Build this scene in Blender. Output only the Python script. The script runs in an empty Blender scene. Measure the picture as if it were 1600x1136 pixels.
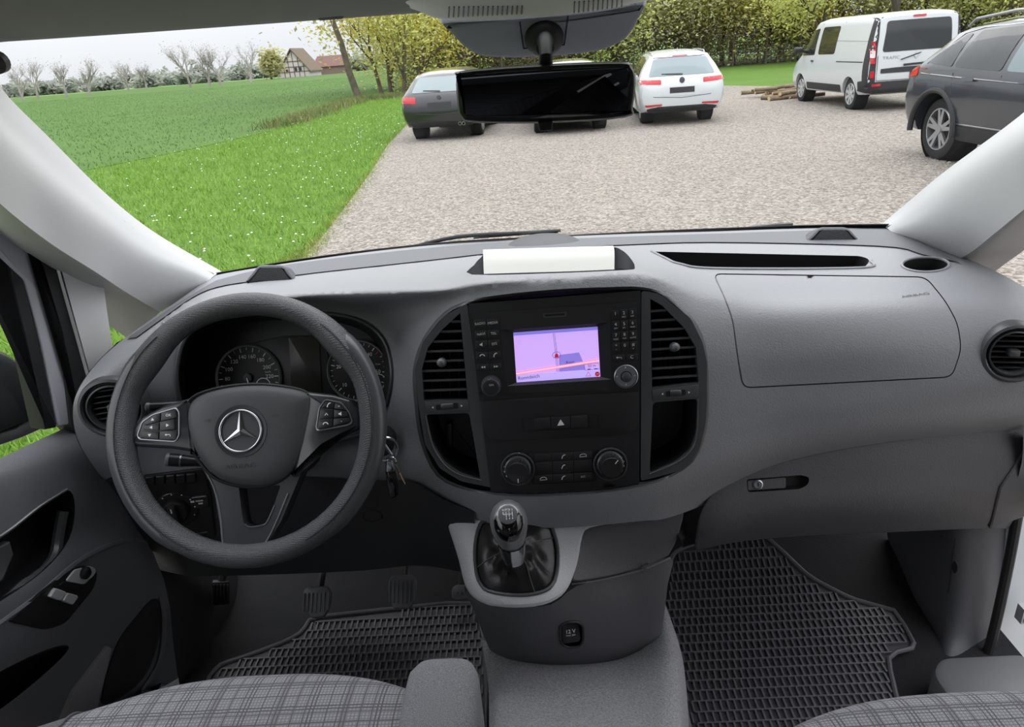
import bpy, bmesh, math, random
import numpy as np
from math import radians, sin, cos, tan, pi, sqrt, atan2
from mathutils import Vector, Matrix, geometry
from mathutils.bvhtree import BVHTree

# ------------------------------------------------------------------ camera, sky, sun, exposure
S = bpy.context.scene
COL = S.collection
FPX = 1109.0
CAM = Vector((-0.035, 0.0, 1.55))
_yaw, _pit, _rol = radians(2.2), radians(23.5), radians(4.4)
FW = Vector((-sin(_yaw) * cos(_pit), cos(_yaw) * cos(_pit), -sin(_pit)))
_r0 = Vector((cos(_yaw), sin(_yaw), 0)); _u0 = _r0.cross(FW)
RT = _r0 * cos(_rol) - _u0 * sin(_rol)
UP = _u0 * cos(_rol) + _r0 * sin(_rol)
cd = bpy.data.cameras.new('camera'); cam = bpy.data.objects.new('camera', cd); COL.objects.link(cam)
m = Matrix((RT, UP, -FW)).transposed().to_4x4(); m.translation = CAM
cam.matrix_world = m
cd.sensor_width = 36.0; cd.sensor_fit = 'HORIZONTAL'; cd.lens = FPX / 1600 * 36; cd.clip_start = 0.02; cd.clip_end = 2000
S.camera = cam

W = bpy.data.worlds.new('overcast'); S.world = W; W.use_nodes = True
nt = W.node_tree; nt.nodes.clear()
tc = nt.nodes.new('ShaderNodeTexCoord'); nz = nt.nodes.new('ShaderNodeTexNoise'); rp = nt.nodes.new('ShaderNodeValToRGB')
bg = nt.nodes.new('ShaderNodeBackground'); wo = nt.nodes.new('ShaderNodeOutputWorld')
nz.inputs['Scale'].default_value = 2.2; nz.inputs['Detail'].default_value = 4
rp.color_ramp.elements[0].position = .3; rp.color_ramp.elements[0].color = (.79, .81, .855, 1)
rp.color_ramp.elements[1].position = .7; rp.color_ramp.elements[1].color = (.88, .89, .915, 1)
bg.inputs['Strength'].default_value = 1.0
nt.links.new(tc.outputs['Generated'], nz.inputs['Vector']); nt.links.new(nz.outputs['Fac'], rp.inputs['Fac'])
sx = nt.nodes.new('ShaderNodeSeparateXYZ'); ov = nt.nodes.new('ShaderNodeMath'); ov.operation = 'MULTIPLY_ADD'; ov.use_clamp = False
mxz = nt.nodes.new('ShaderNodeMath'); mxz.operation = 'MAXIMUM'; mxz.inputs[1].default_value = 0.0
ov.inputs[1].default_value = 2.2; ov.inputs[2].default_value = .80     # overcast sky: zenith about three times the horizon
nt.links.new(tc.outputs['Generated'], sx.inputs[0]); nt.links.new(sx.outputs['Z'], mxz.inputs[0]); nt.links.new(mxz.outputs[0], ov.inputs[0]); nt.links.new(ov.outputs[0], bg.inputs['Strength'])
nt.links.new(rp.outputs['Color'], bg.inputs['Color']); nt.links.new(bg.outputs['Background'], wo.inputs['Surface'])

sl = bpy.data.lights.new('sun', 'SUN'); sun = bpy.data.objects.new('sun', sl); COL.objects.link(sun)
sl.energy = 0.8; sl.angle = radians(70); sl.color = (1.0, .97, .92)
sun.rotation_euler = (radians(-35), radians(14), radians(0))   # soft sun, high ahead-right behind cloud
sun.location = (6, 10, 30)
S.view_settings.view_transform = 'Standard'; S.view_settings.look = 'None'
S.view_settings.gamma = 1.0; S.view_settings.use_curve_mapping = False
S.view_settings.exposure = 0.35

# ------------------------------------------------------------------ pixel -> place (1600 x 1136 frame)
def ray(x, y): return FW * FPX + RT * (x - 800) - UP * (y - 568)
def PY(x, y, Y): d = ray(x, y); return CAM + d * ((Y - CAM.y) / d.y)
def PZ(x, y, Z): d = ray(x, y); return CAM + d * ((Z - CAM.z) / d.z)
def PX(x, y, X): d = ray(x, y); return CAM + d * ((X - CAM.x) / d.x)
def proj(p):
    v = Vector(p) - CAM; z = v.dot(FW); return (800 + FPX * v.dot(RT) / z, 568 - FPX * v.dot(UP) / z)
def PN(x, y, O, N): d = ray(x, y); return CAM + d * ((O - CAM).dot(N) / d.dot(N))

# ------------------------------------------------------------------ materials
def lin(c):
    return tuple(((v / 255) / 12.92 if v / 255 <= .04045 else ((v / 255 + .055) / 1.055) ** 2.4) for v in c) + (1,)
MATS = {}
def mat(name, c, rough=.5, metal=0.0, bump=None, spec=.5, var=None, coat=0, emit=None, dots=None):
    """bump=(scale,strength,distance); var=(scale,colour2,low,high); dots=(scale,strength)"""
    if name in MATS: return MATS[name]
    M = bpy.data.materials.new(name); M.use_nodes = True; MATS[name] = M
    n = M.node_tree; b = n.nodes['Principled BSDF']; L = n.links.new
    b.inputs['Base Color'].default_value = lin(c); b.inputs['Roughness'].default_value = rough
    b.inputs['Metallic'].default_value = metal; b.inputs['Specular IOR Level'].default_value = spec
    b.inputs['Coat Weight'].default_value = coat; b.inputs['Coat Roughness'].default_value = .05
    t = n.nodes.new('ShaderNodeTexCoord')
    if emit:
        b.inputs['Emission Color'].default_value = lin(c); b.inputs['Emission Strength'].default_value = emit
    if var:
        nz = n.nodes.new('ShaderNodeTexNoise'); nz.inputs['Scale'].default_value = var[0]; nz.inputs['Detail'].default_value = 6
        r = n.nodes.new('ShaderNodeValToRGB'); r.color_ramp.elements[0].position = var[2]; r.color_ramp.elements[1].position = var[3]
        r.color_ramp.elements[0].color = lin(c); r.color_ramp.elements[1].color = lin(var[1])
        L(t.outputs['Object'], nz.inputs['Vector']); L(nz.outputs['Fac'], r.inputs['Fac']); L(r.outputs['Color'], b.inputs['Base Color'])
    if bump:
        nz = n.nodes.new('ShaderNodeTexNoise'); nz.inputs['Scale'].default_value = bump[0]; nz.inputs['Detail'].default_value = 3
        bp = n.nodes.new('ShaderNodeBump'); bp.inputs['Strength'].default_value = bump[1]; bp.inputs['Distance'].default_value = bump[2]
        L(t.outputs['Object'], nz.inputs['Vector']); L(nz.outputs['Fac'], bp.inputs['Height']); L(bp.outputs['Normal'], b.inputs['Normal'])
    if dots:
        vo = n.nodes.new('ShaderNodeTexVoronoi'); vo.inputs['Scale'].default_value = dots[0]; vo.inputs['Randomness'].default_value = .25
        bp = n.nodes.new('ShaderNodeBump'); bp.inputs['Strength'].default_value = dots[1]; bp.inputs['Distance'].default_value = .002
        L(t.outputs['Object'], vo.inputs['Vector']); L(vo.outputs['Distance'], bp.inputs['Height']); L(bp.outputs['Normal'], b.inputs['Normal'])
    return M

def glass(name, tint=(1, 1, 1), amount=1.0, rough=.0):
    M = bpy.data.materials.new(name); M.use_nodes = True; MATS[name] = M
    n = M.node_tree; n.nodes.clear(); L = n.links.new
    o = n.nodes.new('ShaderNodeOutputMaterial'); t = n.nodes.new('ShaderNodeBsdfTransparent'); g = n.nodes.new('ShaderNodeBsdfGlossy')
    f = n.nodes.new('ShaderNodeLayerWeight'); f.inputs['Blend'].default_value = .5; mx = n.nodes.new('ShaderNodeMixShader')
    pw = n.nodes.new('ShaderNodeMath'); pw.operation = 'POWER'; pw.inputs[1].default_value = 5.0
    k = n.nodes.new('ShaderNodeMath'); k.operation = 'MULTIPLY_ADD'; k.inputs[1].default_value = .9 * amount; k.inputs[2].default_value = .045 * amount
    t.inputs['Color'].default_value = (*tint, 1); g.inputs['Roughness'].default_value = rough
    L(f.outputs['Facing'], pw.inputs[0]); L(pw.outputs[0], k.inputs[0]); L(k.outputs[0], mx.inputs['Fac']); L(t.outputs[0], mx.inputs[1]); L(g.outputs[0], mx.inputs[2]); L(mx.outputs[0], o.inputs['Surface'])
    return M

GR = (900, .35, .0012)
DASH = mat('dash_plastic', (134, 135, 139), .48, bump=(420, .5, .0012))
DASHD = mat('dash_rear_plastic', (92, 93, 98), .55, bump=(420, .5, .0012))
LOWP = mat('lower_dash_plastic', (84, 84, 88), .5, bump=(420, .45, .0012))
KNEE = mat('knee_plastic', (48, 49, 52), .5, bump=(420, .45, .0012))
BEZEL = mat('satin_bezel', (72, 73, 75), .36, bump=(600, .1, .0006))
PANEL = mat('panel_black', (36, 36, 38), .38, bump=(900, .12, .0005))
BUTTON = mat('button_black', (40, 40, 42), .32)
BLACK = mat('deep_black', (13, 13, 14), .6)
RUBBER = mat('rubber_black', (28, 28, 30), .55)
GLOSS = mat('gloss_black', (10, 10, 11), .08, coat=.6)
CHROME = mat('chrome', (205, 207, 210), .16, 1.0)
SATIN = mat('satin_silver', (165, 168, 172), .32, .9)
WHITE = mat('white_print', (240, 240, 240), .5)
PRINT = mat('grey_print', (215, 216, 218), .5)
REDP = mat('red_print', (190, 30, 35), .5)
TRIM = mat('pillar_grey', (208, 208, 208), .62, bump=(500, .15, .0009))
TRIMD = mat('pillar_grey_shaded', (160, 160, 160), .62, bump=(700, .3, .0009))  # same trim darkened: shade of the turned-away face is in the colour
LINER = mat('headliner_grey', (140, 140, 135), .9, bump=(900, .4, .001))
RIMM = mat('rim_leather', (74, 75, 78), .30, bump=(900, .2, .0006))
RIMP = mat('rim_perforated', (76, 77, 80), .27, dots=(620, .6))
HUB = mat('hub_plastic', (66, 67, 70), .5, bump=(1100, .3, .0006))
SPOKE = mat('spoke_satin', (54, 55, 58), .20)
LEATHER = mat('boot_leather', (32, 31, 33), .34, bump=(300, .2, .001))
MATR = mat('mat_rubber', (88, 87, 91), .42)
CARPET = mat('carpet_grey', (164, 163, 167), .85, bump=(260, 1.0, .003), var=(380, (126, 126, 130), .35, .65))
CARPETD = mat('carpet_dark', (27, 27, 29), .9, bump=(300, .8, .002))
GLASSW = glass('windscreen_glass', (.97, .985, .98), .2)

# ------------------------------------------------------------------ mesh helpers
def tag(o, label=None, cat=None, group=None, kind=None):
    if label: o['label'] = label
    if cat: o['category'] = cat
    if group: o['group'] = group
    if kind: o['kind'] = kind
    return o
def empty(name, loc, label=None, cat=None, group=None, rotz=0.0, kind=None):
    o = bpy.data.objects.new(name, None); COL.objects.link(o); o.location = loc; o.rotation_euler = (0, 0, rotz)
    o.empty_display_size = .05
    return tag(o, label, cat, group, kind)
def wloc(p):
    v = Vector((0, 0, 0))
    while p: v += p.location; p = p.parent
    return v
def obj(name, V, F, mt, parent=None, local=False, ang=35, label=None, cat=None, group=None, kind=None):
    V = [Vector(v) for v in V]
    if parent is not None and not local:
        off = wloc(parent); V = [v - off for v in V]; loc = Vector((0, 0, 0))
    elif parent is None:
        c = Vector((0, 0, 0)); 
        for v in V: c += v
        loc = c / max(1, len(V)); V = [v - loc for v in V]
    else: loc = Vector((0, 0, 0))
    me = bpy.data.meshes.new(name); me.from_pydata([tuple(v) for v in V], [], F); me.validate(); me.update()
    if mt: me.materials.append(mt)
    if ang is not None:
        me.shade_smooth(); me.set_sharp_from_angle(angle=radians(ang))
    o = bpy.data.objects.new(name, me); COL.objects.link(o); o.location = loc
    if parent is not None: o.parent = parent
    return tag(o, label, cat, group, kind)
def fixn(V, F):
    bm = bmesh.new(); vs = [bm.verts.new(v) for v in V]
    for f in F:
        try: bm.faces.new([vs[i] for i in f])
        except ValueError: pass
    bmesh.ops.recalc_face_normals(bm, faces=bm.faces[:])
    bm.verts.index_update(); V2 = [v.co.copy() for v in bm.verts]; F2 = [[v.index for v in f.verts] for f in bm.faces]
    bm.free(); return V2, F2
class MB:
    def __init__(s): s.V = []; s.F = []
    def add(s, vf):
        n = len(s.V); s.V += [Vector(v) for v in vf[0]]; s.F += [[i + n for i in f] for f in vf[1]]; return s
    def obj(s, name, mt, parent=None, **k): return obj(name, s.V, s.F, mt, parent, **k)

def area2(p): return sum(p[i - 1][0] * p[i][1] - p[i][0] * p[i - 1][1] for i in range(len(p)))
def inset(p, d):
    """inset of a polygon (positive d = inwards), keeps vertex count"""
    n = len(p); s = 1 if area2(p) > 0 else -1; out = []
    for i in range(n):
        a, b, c = Vector(p[i - 1]), Vector(p[i]), Vector(p[(i + 1) % n])
        e1 = (b - a); e2 = (c - b)
        if e1.length < 1e-9 or e2.length < 1e-9: out.append(tuple(b)); continue
        e1.normalize(); e2.normalize()
        n1 = Vector((-e1.y, e1.x)) * s; n2 = Vector((-e2.y, e2.x)) * s
        h = n1 + n2
        if h.length < 1e-6: h = n1
        h.normalize(); k = 1 / max(.45, h.dot(n1)); out.append(tuple(b + h * d * k))
    return out
def rnd(p, r, n=4):
    """round the corners of a polygon"""
    out = []; N = len(p)
    for i in range(N):
        a, b, c = Vector(p[i - 1]), Vector(p[i]), Vector(p[(i + 1) % N])
        d1 = (a - b); d2 = (c - b); rr = min(r, d1.length * .49, d2.length * .49)
        q1 = b + d1.normalized() * rr; q2 = b + d2.normalized() * rr
        for k in range(n + 1):
            t = k / n; out.append(tuple(q1 * (1 - t) ** 2 + b * 2 * t * (1 - t) + q2 * t * t))
    return out
def smooth(p, k=4, closed=True):
    """Catmull-Rom through the points (any dimension)"""
    P = [np.array(q, float) for q in p]; n = len(P); out = []
    rng = range(n) if closed else range(n - 1)
    for i in rng:
        g = (lambda j: P[j % n]) if closed else (lambda j: P[j] if 0 <= j < n else (2 * P[0] - P[1] if j < 0 else 2 * P[-1] - P[-2]))
        p0, p1, p2, p3 = g(i - 1), g(i), g(i + 1), g(i + 2)
        for s in range(k):
            t = s / k
            out.append(.5 * (2 * p1 + (p2 - p0) * t + (2 * p0 - 5 * p1 + 4 * p2 - p3) * t * t + (3 * p1 - p0 - 3 * p2 + p3) * t ** 3))
    if not closed: out.append(P[-1])
    return [tuple(q) for q in out]
def ell(cx, cy, rx, ry=None, n=28, a0=0.0):
    ry = rx if ry is None else ry
    return [(cx + rx * cos(a0 + 2 * pi * i / n), cy + ry * sin(a0 + 2 * pi * i / n)) for i in range(n)]

class Fr:
    """a flat working frame in the van: origin, right, up, outward normal"""
    def __init__(s, O, N, up=Vector((0, 0, 1))):
        s.O = Vector(O); s.N = Vector(N).normalized()
        s.V = (Vector(up) - s.N * Vector(up).dot(s.N)).normalized(); s.U = s.V.cross(s.N).normalized()
    def P(s, u, v, h=0): return s.O + s.U * u + s.V * v + s.N * h
    def px(s, x, y, h=0):
        q = PN(x, y, s.O + s.N * h, s.N) - s.O; return (q.dot(s.U), q.dot(s.V))
    def pxs(s, pts, h=0): return [s.px(x, y, h) for x, y in pts]
    def at(s, x, y, h=0): return PN(x, y, s.O + s.N * h, s.N)
def prism(fr, poly, h0, h1, bev=0.0, close=True):
    """solid with the given outline in a frame, from height h0 to h1, with a rounded top edge"""
    if area2(poly) < 0: poly = poly[::-1]
    rings = [(poly, h0)]
    if bev: rings += [(poly, h1 - bev), (inset(poly, bev * .35), h1 - bev * .3), (inset(poly, bev), h1)]
    else: rings += [(poly, h1)]
    V = []; F = []; n = len(poly)
    for p, h in rings: V += [fr.P(u, v, h) for u, v in p]
    for r in range(len(rings) - 1):
        for i in range(n):
            j = (i + 1) % n; F.append([r * n + i, r * n + j, (r + 1) * n + j, (r + 1) * n + i])
    F.append([(len(rings) - 1) * n + i for i in range(n)])
    if close: F.append([i for i in range(n)][::-1])
    return V, F
def ringwall(fr, outer, inner, h0, h1, hi=None):
    """frame between two outlines of equal count (outer at h1, inner at hi), with side walls down to h0"""
    n = len(outer); hi = h1 if hi is None else hi; V = []; F = []
    if area2(outer) < 0: outer = outer[::-1]; inner = inner[::-1]
    for p, h in ((outer, h0), (outer, h1), (inner, hi), (inner, h0)): V += [fr.P(u, v, h) for u, v in p]
    for r in range(3):
        for i in range(n):
            j = (i + 1) % n; F.append([r * n + i, r * n + j, (r + 1) * n + j, (r + 1) * n + i])
    return V, F
def tube(pts, rad, n=8, closed=False, caps=True, flat=1.0, upv=None):
    pts = [Vector(p) for p in pts]; N = len(pts); R = rad if isinstance(rad, (list, tuple)) else [rad] * N
    V = []; F = []; prev = None
    for i, p in enumerate(pts):
        if closed: t = pts[(i + 1) % N] - pts[i - 1]
        else: t = pts[min(N - 1, i + 1)] - pts[max(0, i - 1)]
        if t.length < 1e-9: t = Vector((0, 0, 1))
        t.normalize()
        if upv is not None: a = Vector(upv)
        else:
            a = prev if prev is not None else (Vector((0, 0, 1)) if abs(t.z) < .9 else Vector((1, 0, 0)))
        a = a - t * a.dot(t)
        if a.length < 1e-6: a = t.orthogonal()
        a.normalize(); prev = a; b = t.cross(a)
        for k in range(n):
            w = 2 * pi * k / n; V.append(p + a * cos(w) * R[i] * flat + b * sin(w) * R[i])
    for i in range(N if closed else N - 1):
        j = (i + 1) % N
        for k in range(n):
            l = (k + 1) % n; F.append([i * n + k, i * n + l, j * n + l, j * n + k])
    if caps and not closed: F += [list(range(n))[::-1], [(N - 1) * n + k for k in range(n)]]
    return V, F
def lathe(O, axis, prof, n=32, caps=True, up=None):
    """prof = [(radius, height)] turned about axis at O"""
    ax = Vector(axis).normalized(); a = (Vector(up) if up is not None else ax.orthogonal()); a = (a - ax * a.dot(ax)).normalized(); b = ax.cross(a)
    V = []; F = []
    for r, h in prof:
        for k in range(n):
            w = 2 * pi * k / n; V.append(Vector(O) + ax * h + (a * cos(w) + b * sin(w)) * r)
    for i in range(len(prof) - 1):
        for k in range(n):
            l = (k + 1) % n; F.append([i * n + k, i * n + l, (i + 1) * n + l, (i + 1) * n + k])
    if caps: F += [list(range(n))[::-1], [(len(prof) - 1) * n + k for k in range(n)]]
    return V, F
def box(a, b):
    (x0, y0, z0), (x1, y1, z1) = a, b
    V = [(x0, y0, z0), (x1, y0, z0), (x1, y1, z0), (x0, y1, z0), (x0, y0, z1), (x1, y0, z1), (x1, y1, z1), (x0, y1, z1)]
    return V, [[0, 3, 2, 1], [4, 5, 6, 7], [0, 1, 5, 4], [1, 2, 6, 5], [2, 3, 7, 6], [3, 0, 4, 7]]
def loft(rings, closed=True, caps=False):
    V = []; F = []; n = len(rings[0])
    for r in rings: V += [Vector(p) for p in r]
    for i in range(len(rings) - 1):
        for k in range(n if closed else n - 1):
            l = (k + 1) % n; F.append([i * n + k, i * n + l, (i + 1) * n + l, (i + 1) * n + k])
    if caps: F += [list(range(n))[::-1], [(len(rings) - 1) * n + k for k in range(n)]]
    return V, F
def crgrid(G, s):
    """bicubic Catmull-Rom surface through a grid of 3D points -> rows of points"""
    rows = [smooth([tuple(p) for p in r], s, False) for r in G]
    cols = [smooth([r[j] for r in rows], s, False) for j in range(len(rows[0]))]
    return [[Vector(cols[j][i]) for j in range(len(cols))] for i in range(len(cols[0]))]
def gridmesh(R):
    n = len(R[0]); V = [p for r in R for p in r]; F = []
    for i in range(len(R) - 1):
        for j in range(n - 1): F.append([i * n + j, (i + 1) * n + j, (i + 1) * n + j + 1, i * n + j + 1])
    return V, F
def gsurf(G, s=6): return gridmesh(crgrid([[PY(*p) if not isinstance(p, Vector) else p for p in r] for r in G], s))
def solid(VF, d):
    """give a sheet thickness d along a fixed direction vector"""
    V, F = VF; n = len(V); V2 = list(V) + [Vector(v) + d for v in V]; F2 = [list(f) for f in F] + [[i + n for i in f][::-1] for f in F]
    cnt = {}
    for f in F:
        for i in range(len(f)):
            e = (f[i], f[(i + 1) % len(f)]); cnt[e] = 1
    for (a, b) in list(cnt):
        if (b, a) not in cnt: F2.append([b, a, a + n, b + n])
    return V2, F2

def inpoly(x, y, p):
    c = False; j = len(p) - 1
    for i in range(len(p)):
        if (p[i][1] > y) != (p[j][1] > y) and x < (p[j][0] - p[i][0]) * (y - p[i][1]) / (p[j][1] - p[i][1]) + p[i][0]: c = not c
        j = i
    return c
def resample(p, step):
    out = []
    for i in range(len(p)):
        a = Vector(p[i]); b = Vector(p[(i + 1) % len(p)]); k = max(1, int((b - a).length / step))
        for s in range(k): out.append(tuple(a.lerp(b, s / k)))
    return out
def cdt(outline, holes=(), step=9, lines=()):
    """flat triangulation of an outline with holes; returns points, triangles, loops of point ids"""
    loops = [resample(l, step) for l in [outline] + list(holes)]
    pts = []; edges = []
    for l in loops:
        n0 = len(pts); pts += l; edges += [(n0 + i, n0 + (i + 1) % len(l)) for i in range(len(l))]
    for ln in lines:                    # crease lines kept as mesh edges
        keep = [inpoly(x, y, loops[0]) and not any(inpoly(x, y, h) for h in loops[1:]) and min((x - a) ** 2 + (y - b) ** 2 for a, b in pts[:400 * 99]) > 9 for x, y in ln]
        ids = []
        for q, k in zip(ln, keep): ids.append(len(pts) if k else None); pts += [q] if k else []
        edges += [(a, b) for a, b in zip(ids, ids[1:]) if a is not None and b is not None]
    B = np.array(pts); xs = [p[0] for p in loops[0]]; ys = [p[1] for p in loops[0]]
    y = min(ys); r = 0
    while y < max(ys):
        x = min(xs) + (r % 2) * step / 2
        while x < max(xs):
            if inpoly(x, y, loops[0]) and not any(inpoly(x, y, h) for h in loops[1:]):
                if np.min(np.sum((B - (x, y)) ** 2, 1)) > (step * .45) ** 2: pts.append((x, y))
            x += step
        y += step * .866; r += 1
    vo, eo, fo, *_ = geometry.delaunay_2d_cdt([Vector(p) for p in pts], edges, [], 0, 1e-5)
    tris = []
    for f in fo:
        c = (vo[f[0]] + vo[f[1]] + vo[f[2]]) / 3
        if inpoly(c.x, c.y, loops[0]) and not any(inpoly(c.x, c.y, h) for h in loops[1:]): tris.append(list(f))
    return [tuple(v) for v in vo], tris, loops
class Guide:
    def __init__(s, V, F): s.b = BVHTree.FromPolygons([Vector(v) for v in V], F)
    def hit(s, x, y):
        d = ray(x, y).normalized(); co, no, i, t = s.b.ray_cast(CAM, d)
        if co is None:
            q = CAM + d * 1.05; best = s.b.find_nearest(q); t = (best[0] - CAM).dot(d); q = CAM + d * t
            best = s.b.find_nearest(q); return CAM + d * t, (best[1] if best[1].dot(d) < 0 else -best[1])
        return co, (no if no.dot(d) < 0 else -no)
def skin(gd, outline, holes=(), step=9, lift=0.0, lines=()):
    p, t, _ = cdt(outline, holes, step, lines); V = []
    for x, y in p:
        co, no = gd.hit(x, y); V.append(co + no * lift)
    F = []
    for a, b, c in t:
        (ax, ay), (bx, by), (cx, cy) = p[a], p[b], p[c]
        F.append([a, c, b] if (bx - ax) * (cy - ay) - (by - ay) * (cx - ax) > 0 else [a, b, c])
    return V, F
def patch(gd, outline, lift=.0015, thick=.006, bevpx=1.5, step=9, holes=()):
    """a panel lying on a guide surface with a rolled edge"""
    inn = inset(outline, bevpx); V, F = skin(gd, inn, holes, step, lift)
    lp = resample(inn, step); n = len(lp)
    if area2(inn) < 0: lp = lp[::-1]
    cx = sum(q[0] for q in outline) / len(outline); base = len(V)
    out = inset(lp, -bevpx)
    r0 = []; r1 = []; r2 = []
    for (x, y), (X, Y) in zip(lp, out):
        co, no = gd.hit(x, y); r0.append(co + no * lift); co2, no2 = gd.hit(X, Y); r1.append(co2 + no2 * (lift - .0012)); r2.append(co2 + no2 * (lift - thick))
    W, G = loft([r0, r1, r2]); V += W
    for f in G:
        nn = (W[f[1]] - W[f[0]]).cross(W[f[2]] - W[f[0]]); F.append([i + base for i in f][::-1])
    return V, F
def well(gd, outline, d, step=6, shrink=0.0, lift=0.0):
    """walls and bottom of a recess sunk below a guide surface along direction d"""
    lp = resample(outline, step); 
    if area2(lp) < 0: lp = lp[::-1]
    top = [(lambda h_: h_[0] + h_[1] * lift)(gd.hit(x, y)) for x, y in lp]; c = sum(top, Vector()) / len(top)
    bot = [c + (p - c) * (1 - shrink) + Vector(d) for p in top]
    V, F = loft([top, bot]); F.append([len(top) + i for i in range(len(top))])
    return V, F
def onguide(gd, pts, lift=0.0): 
    r = []
    for x, y in pts:
        co, no = gd.hit(x, y); r.append(co + no * lift)
    return r
_tx = {}
def text(fr, s, u, v, size, h, align='CENTER', rot=0.0, extr=.00015, stretch=1.0, bold=0.0):
    key = (s, align, bold)
    if key not in _tx:
        c = bpy.data.curves.new('t', 'FONT'); c.body = s; c.align_x = align; c.align_y = 'CENTER'; c.size = 1; c.resolution_u = 2; c.offset = bold
        o = bpy.data.objects.new('t', c); me = bpy.data.meshes.new_from_object(o)
        _tx[key] = ([tuple(q.co) for q in me.vertices], [list(f.vertices) for f in me.polygons])
        bpy.data.objects.remove(o); bpy.data.meshes.remove(me)
    V, F = _tx[key]; cr, sr = cos(rot), sin(rot); out = []
    for x, y, z in V:
        x *= size * stretch; y *= size; out.append(fr.P(u + x * cr - y * sr, v + x * sr + y * cr, h))
    return out, [list(f) for f in F]
def lit(fr, poly, h): 
    if area2(poly) < 0: poly = poly[::-1]
    return [fr.P(u, v, h) for u, v in poly], [list(range(len(poly)))]
def stroke(fr, pts, w, h, closed=False):
    """flat printed line in a frame"""
    V = []; F = []; n = len(pts)
    for i in range(n):
        if closed: a, b = Vector(pts[i - 1]), Vector(pts[(i + 1) % n])
        else: a, b = Vector(pts[max(0, i - 1)]), Vector(pts[min(n - 1, i + 1)])
        t = (b - a).normalized(); q = Vector((-t.y, t.x)) * w / 2; p = Vector(pts[i])
        V += [fr.P(*(p - q), h), fr.P(*(p + q), h)]
    for i in range(n if closed else n - 1):
        j = (i + 1) % n; F.append([2 * i, 2 * j, 2 * j + 1, 2 * i + 1])
    return V, F
# ------------------------------------------------------------------ the van's shell (the setting)
def st(o): o['kind'] = 'structure'; return o
# floor of the cab
obj('floor', *solid(gridmesh([[Vector((x, y, .5)) for x in np.linspace(-.84, .80, 12)] for y in np.linspace(-.9, 1.55, 12)]), Vector((0, 0, -.03))), CARPETD, kind='structure')
# bulkhead in front of the feet, toe board rising to it
G = [[Vector((x, y, z)) for x in (-.86, -.4, 0, .4, .86)] for y, z in ((1.12, .50), (1.30, .53), (1.45, .66), (1.52, .85), (1.53, 1.10))]
obj('wall_front', *solid(gridmesh(crgrid(G, 4)), Vector((0, .02, -.02))), CARPETD, kind='structure')
# roof with headliner: front edge bows forwards in the middle
edge = smooth([(-.74, .62), (-.60, .735), (-.45, .785), (-.24, .815), (0, .84), (.24, .815), (.45, .785), (.60, .735), (.74, .62)], 4, False)
R = []
for k, (dy, z) in enumerate(((.012, 1.612), (0, 1.600), (-.012, 1.5955), (-.04, 1.597), (-.25, 1.62), (-.6, 1.66), (-1.2, 1.70), (-1.75, 1.70))):
    R.append([Vector((x, y + dy, z - .10 * max(0, abs(x) - .55) ** 1.0 * (k > 1))) for x, y in edge])
obj('ceiling', *solid(gridmesh(R), Vector((0, 0, .05))), LINER, kind='structure')
# right-hand side, rear and left-hand side behind the camera: only closes the cab so that light comes through its windows
SIDE = mat('cargo_side_grey', (120, 121, 122), .7, bump=(40, .3, .003))
_rw = MB()
for a_, b_ in (((-.86, .45), (.86, 1.12)), ((-.86, 1.52), (.86, 1.72)), ((-.86, 1.12), (.10, 1.52)), ((.22, 1.12), (.52, 1.52)), ((.60, 1.12), (.86, 1.52))): _rw.add(box((a_[0], -1.72, a_[1]), (b_[0], -1.68, b_[1])))
st(obj('wall_rear', _rw.V, _rw.F, mat('bulkhead_dark', (46, 47, 49), .6, bump=(30, .2, .003))))
def side_wall(x0, x1, name):
    b = MB()
    b.add(box((x0, -1.70, .45), (x1, -.02, 1.70))); b.add(box((x0, -.02, .45), (x1, .62, 1.0))); b.add(box((x0, -1.70, 1.60), (x1, .66, 1.72)))
    return st(b.obj(name, SIDE))
side_wall(-.86, -.82, 'wall_left')
st(obj('wall_right', *box((.82, -1.70, .45), (.86, .30, 1.70)), SIDE))   # front door open ahead of it; wall drawn forward to shade the driver's side

# windscreen: bonded pane with black ceramic edge
WB = [(318, 437, 1.36), (500, 407, 1.462), (680, 386, 1.49), (850, 376, 1.50), (1050, 366, 1.49), (1250, 359, 1.448), (1402, 357, 1.36)]
base = [PY(*q) for q in WB]
top = [Vector((x, y + .012, 1.606)) for x, y in ((-.66, .69), (-.45, .79), (-.22, .822), (0, .845), (.22, .822), (.45, .79), (.66, .69))]
ws = empty('window_1', (0, 1.15, 1.4), kind='structure')
mid = [(a + b) / 2 + Vector((0, .012, .02)) for a, b in zip(base, top)]
WS = crgrid([base, mid, top], 8)
obj('glass', *gridmesh(WS), GLASSW, ws)
FRIT = mat('black_frit', (12, 12, 13), .35)
fr_ = []
for line, dv in ((WS[0], .014), ):
    fr_.append(loft([[p + Vector((0, -.001, 0)) for p in WS[0]], [WS[0][i].lerp(WS[1][i], .55) + Vector((0, -.002, -.001)) for i in range(len(WS[0]))]], closed=False))
b = MB()
for q in fr_: b.add(solid(q, Vector((0, -.001, -.001))))
b.obj('frit_band', FRIT, ws)
c0 = [r[0] for r in WS]; c1 = [r[-1] for r in WS]

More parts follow.
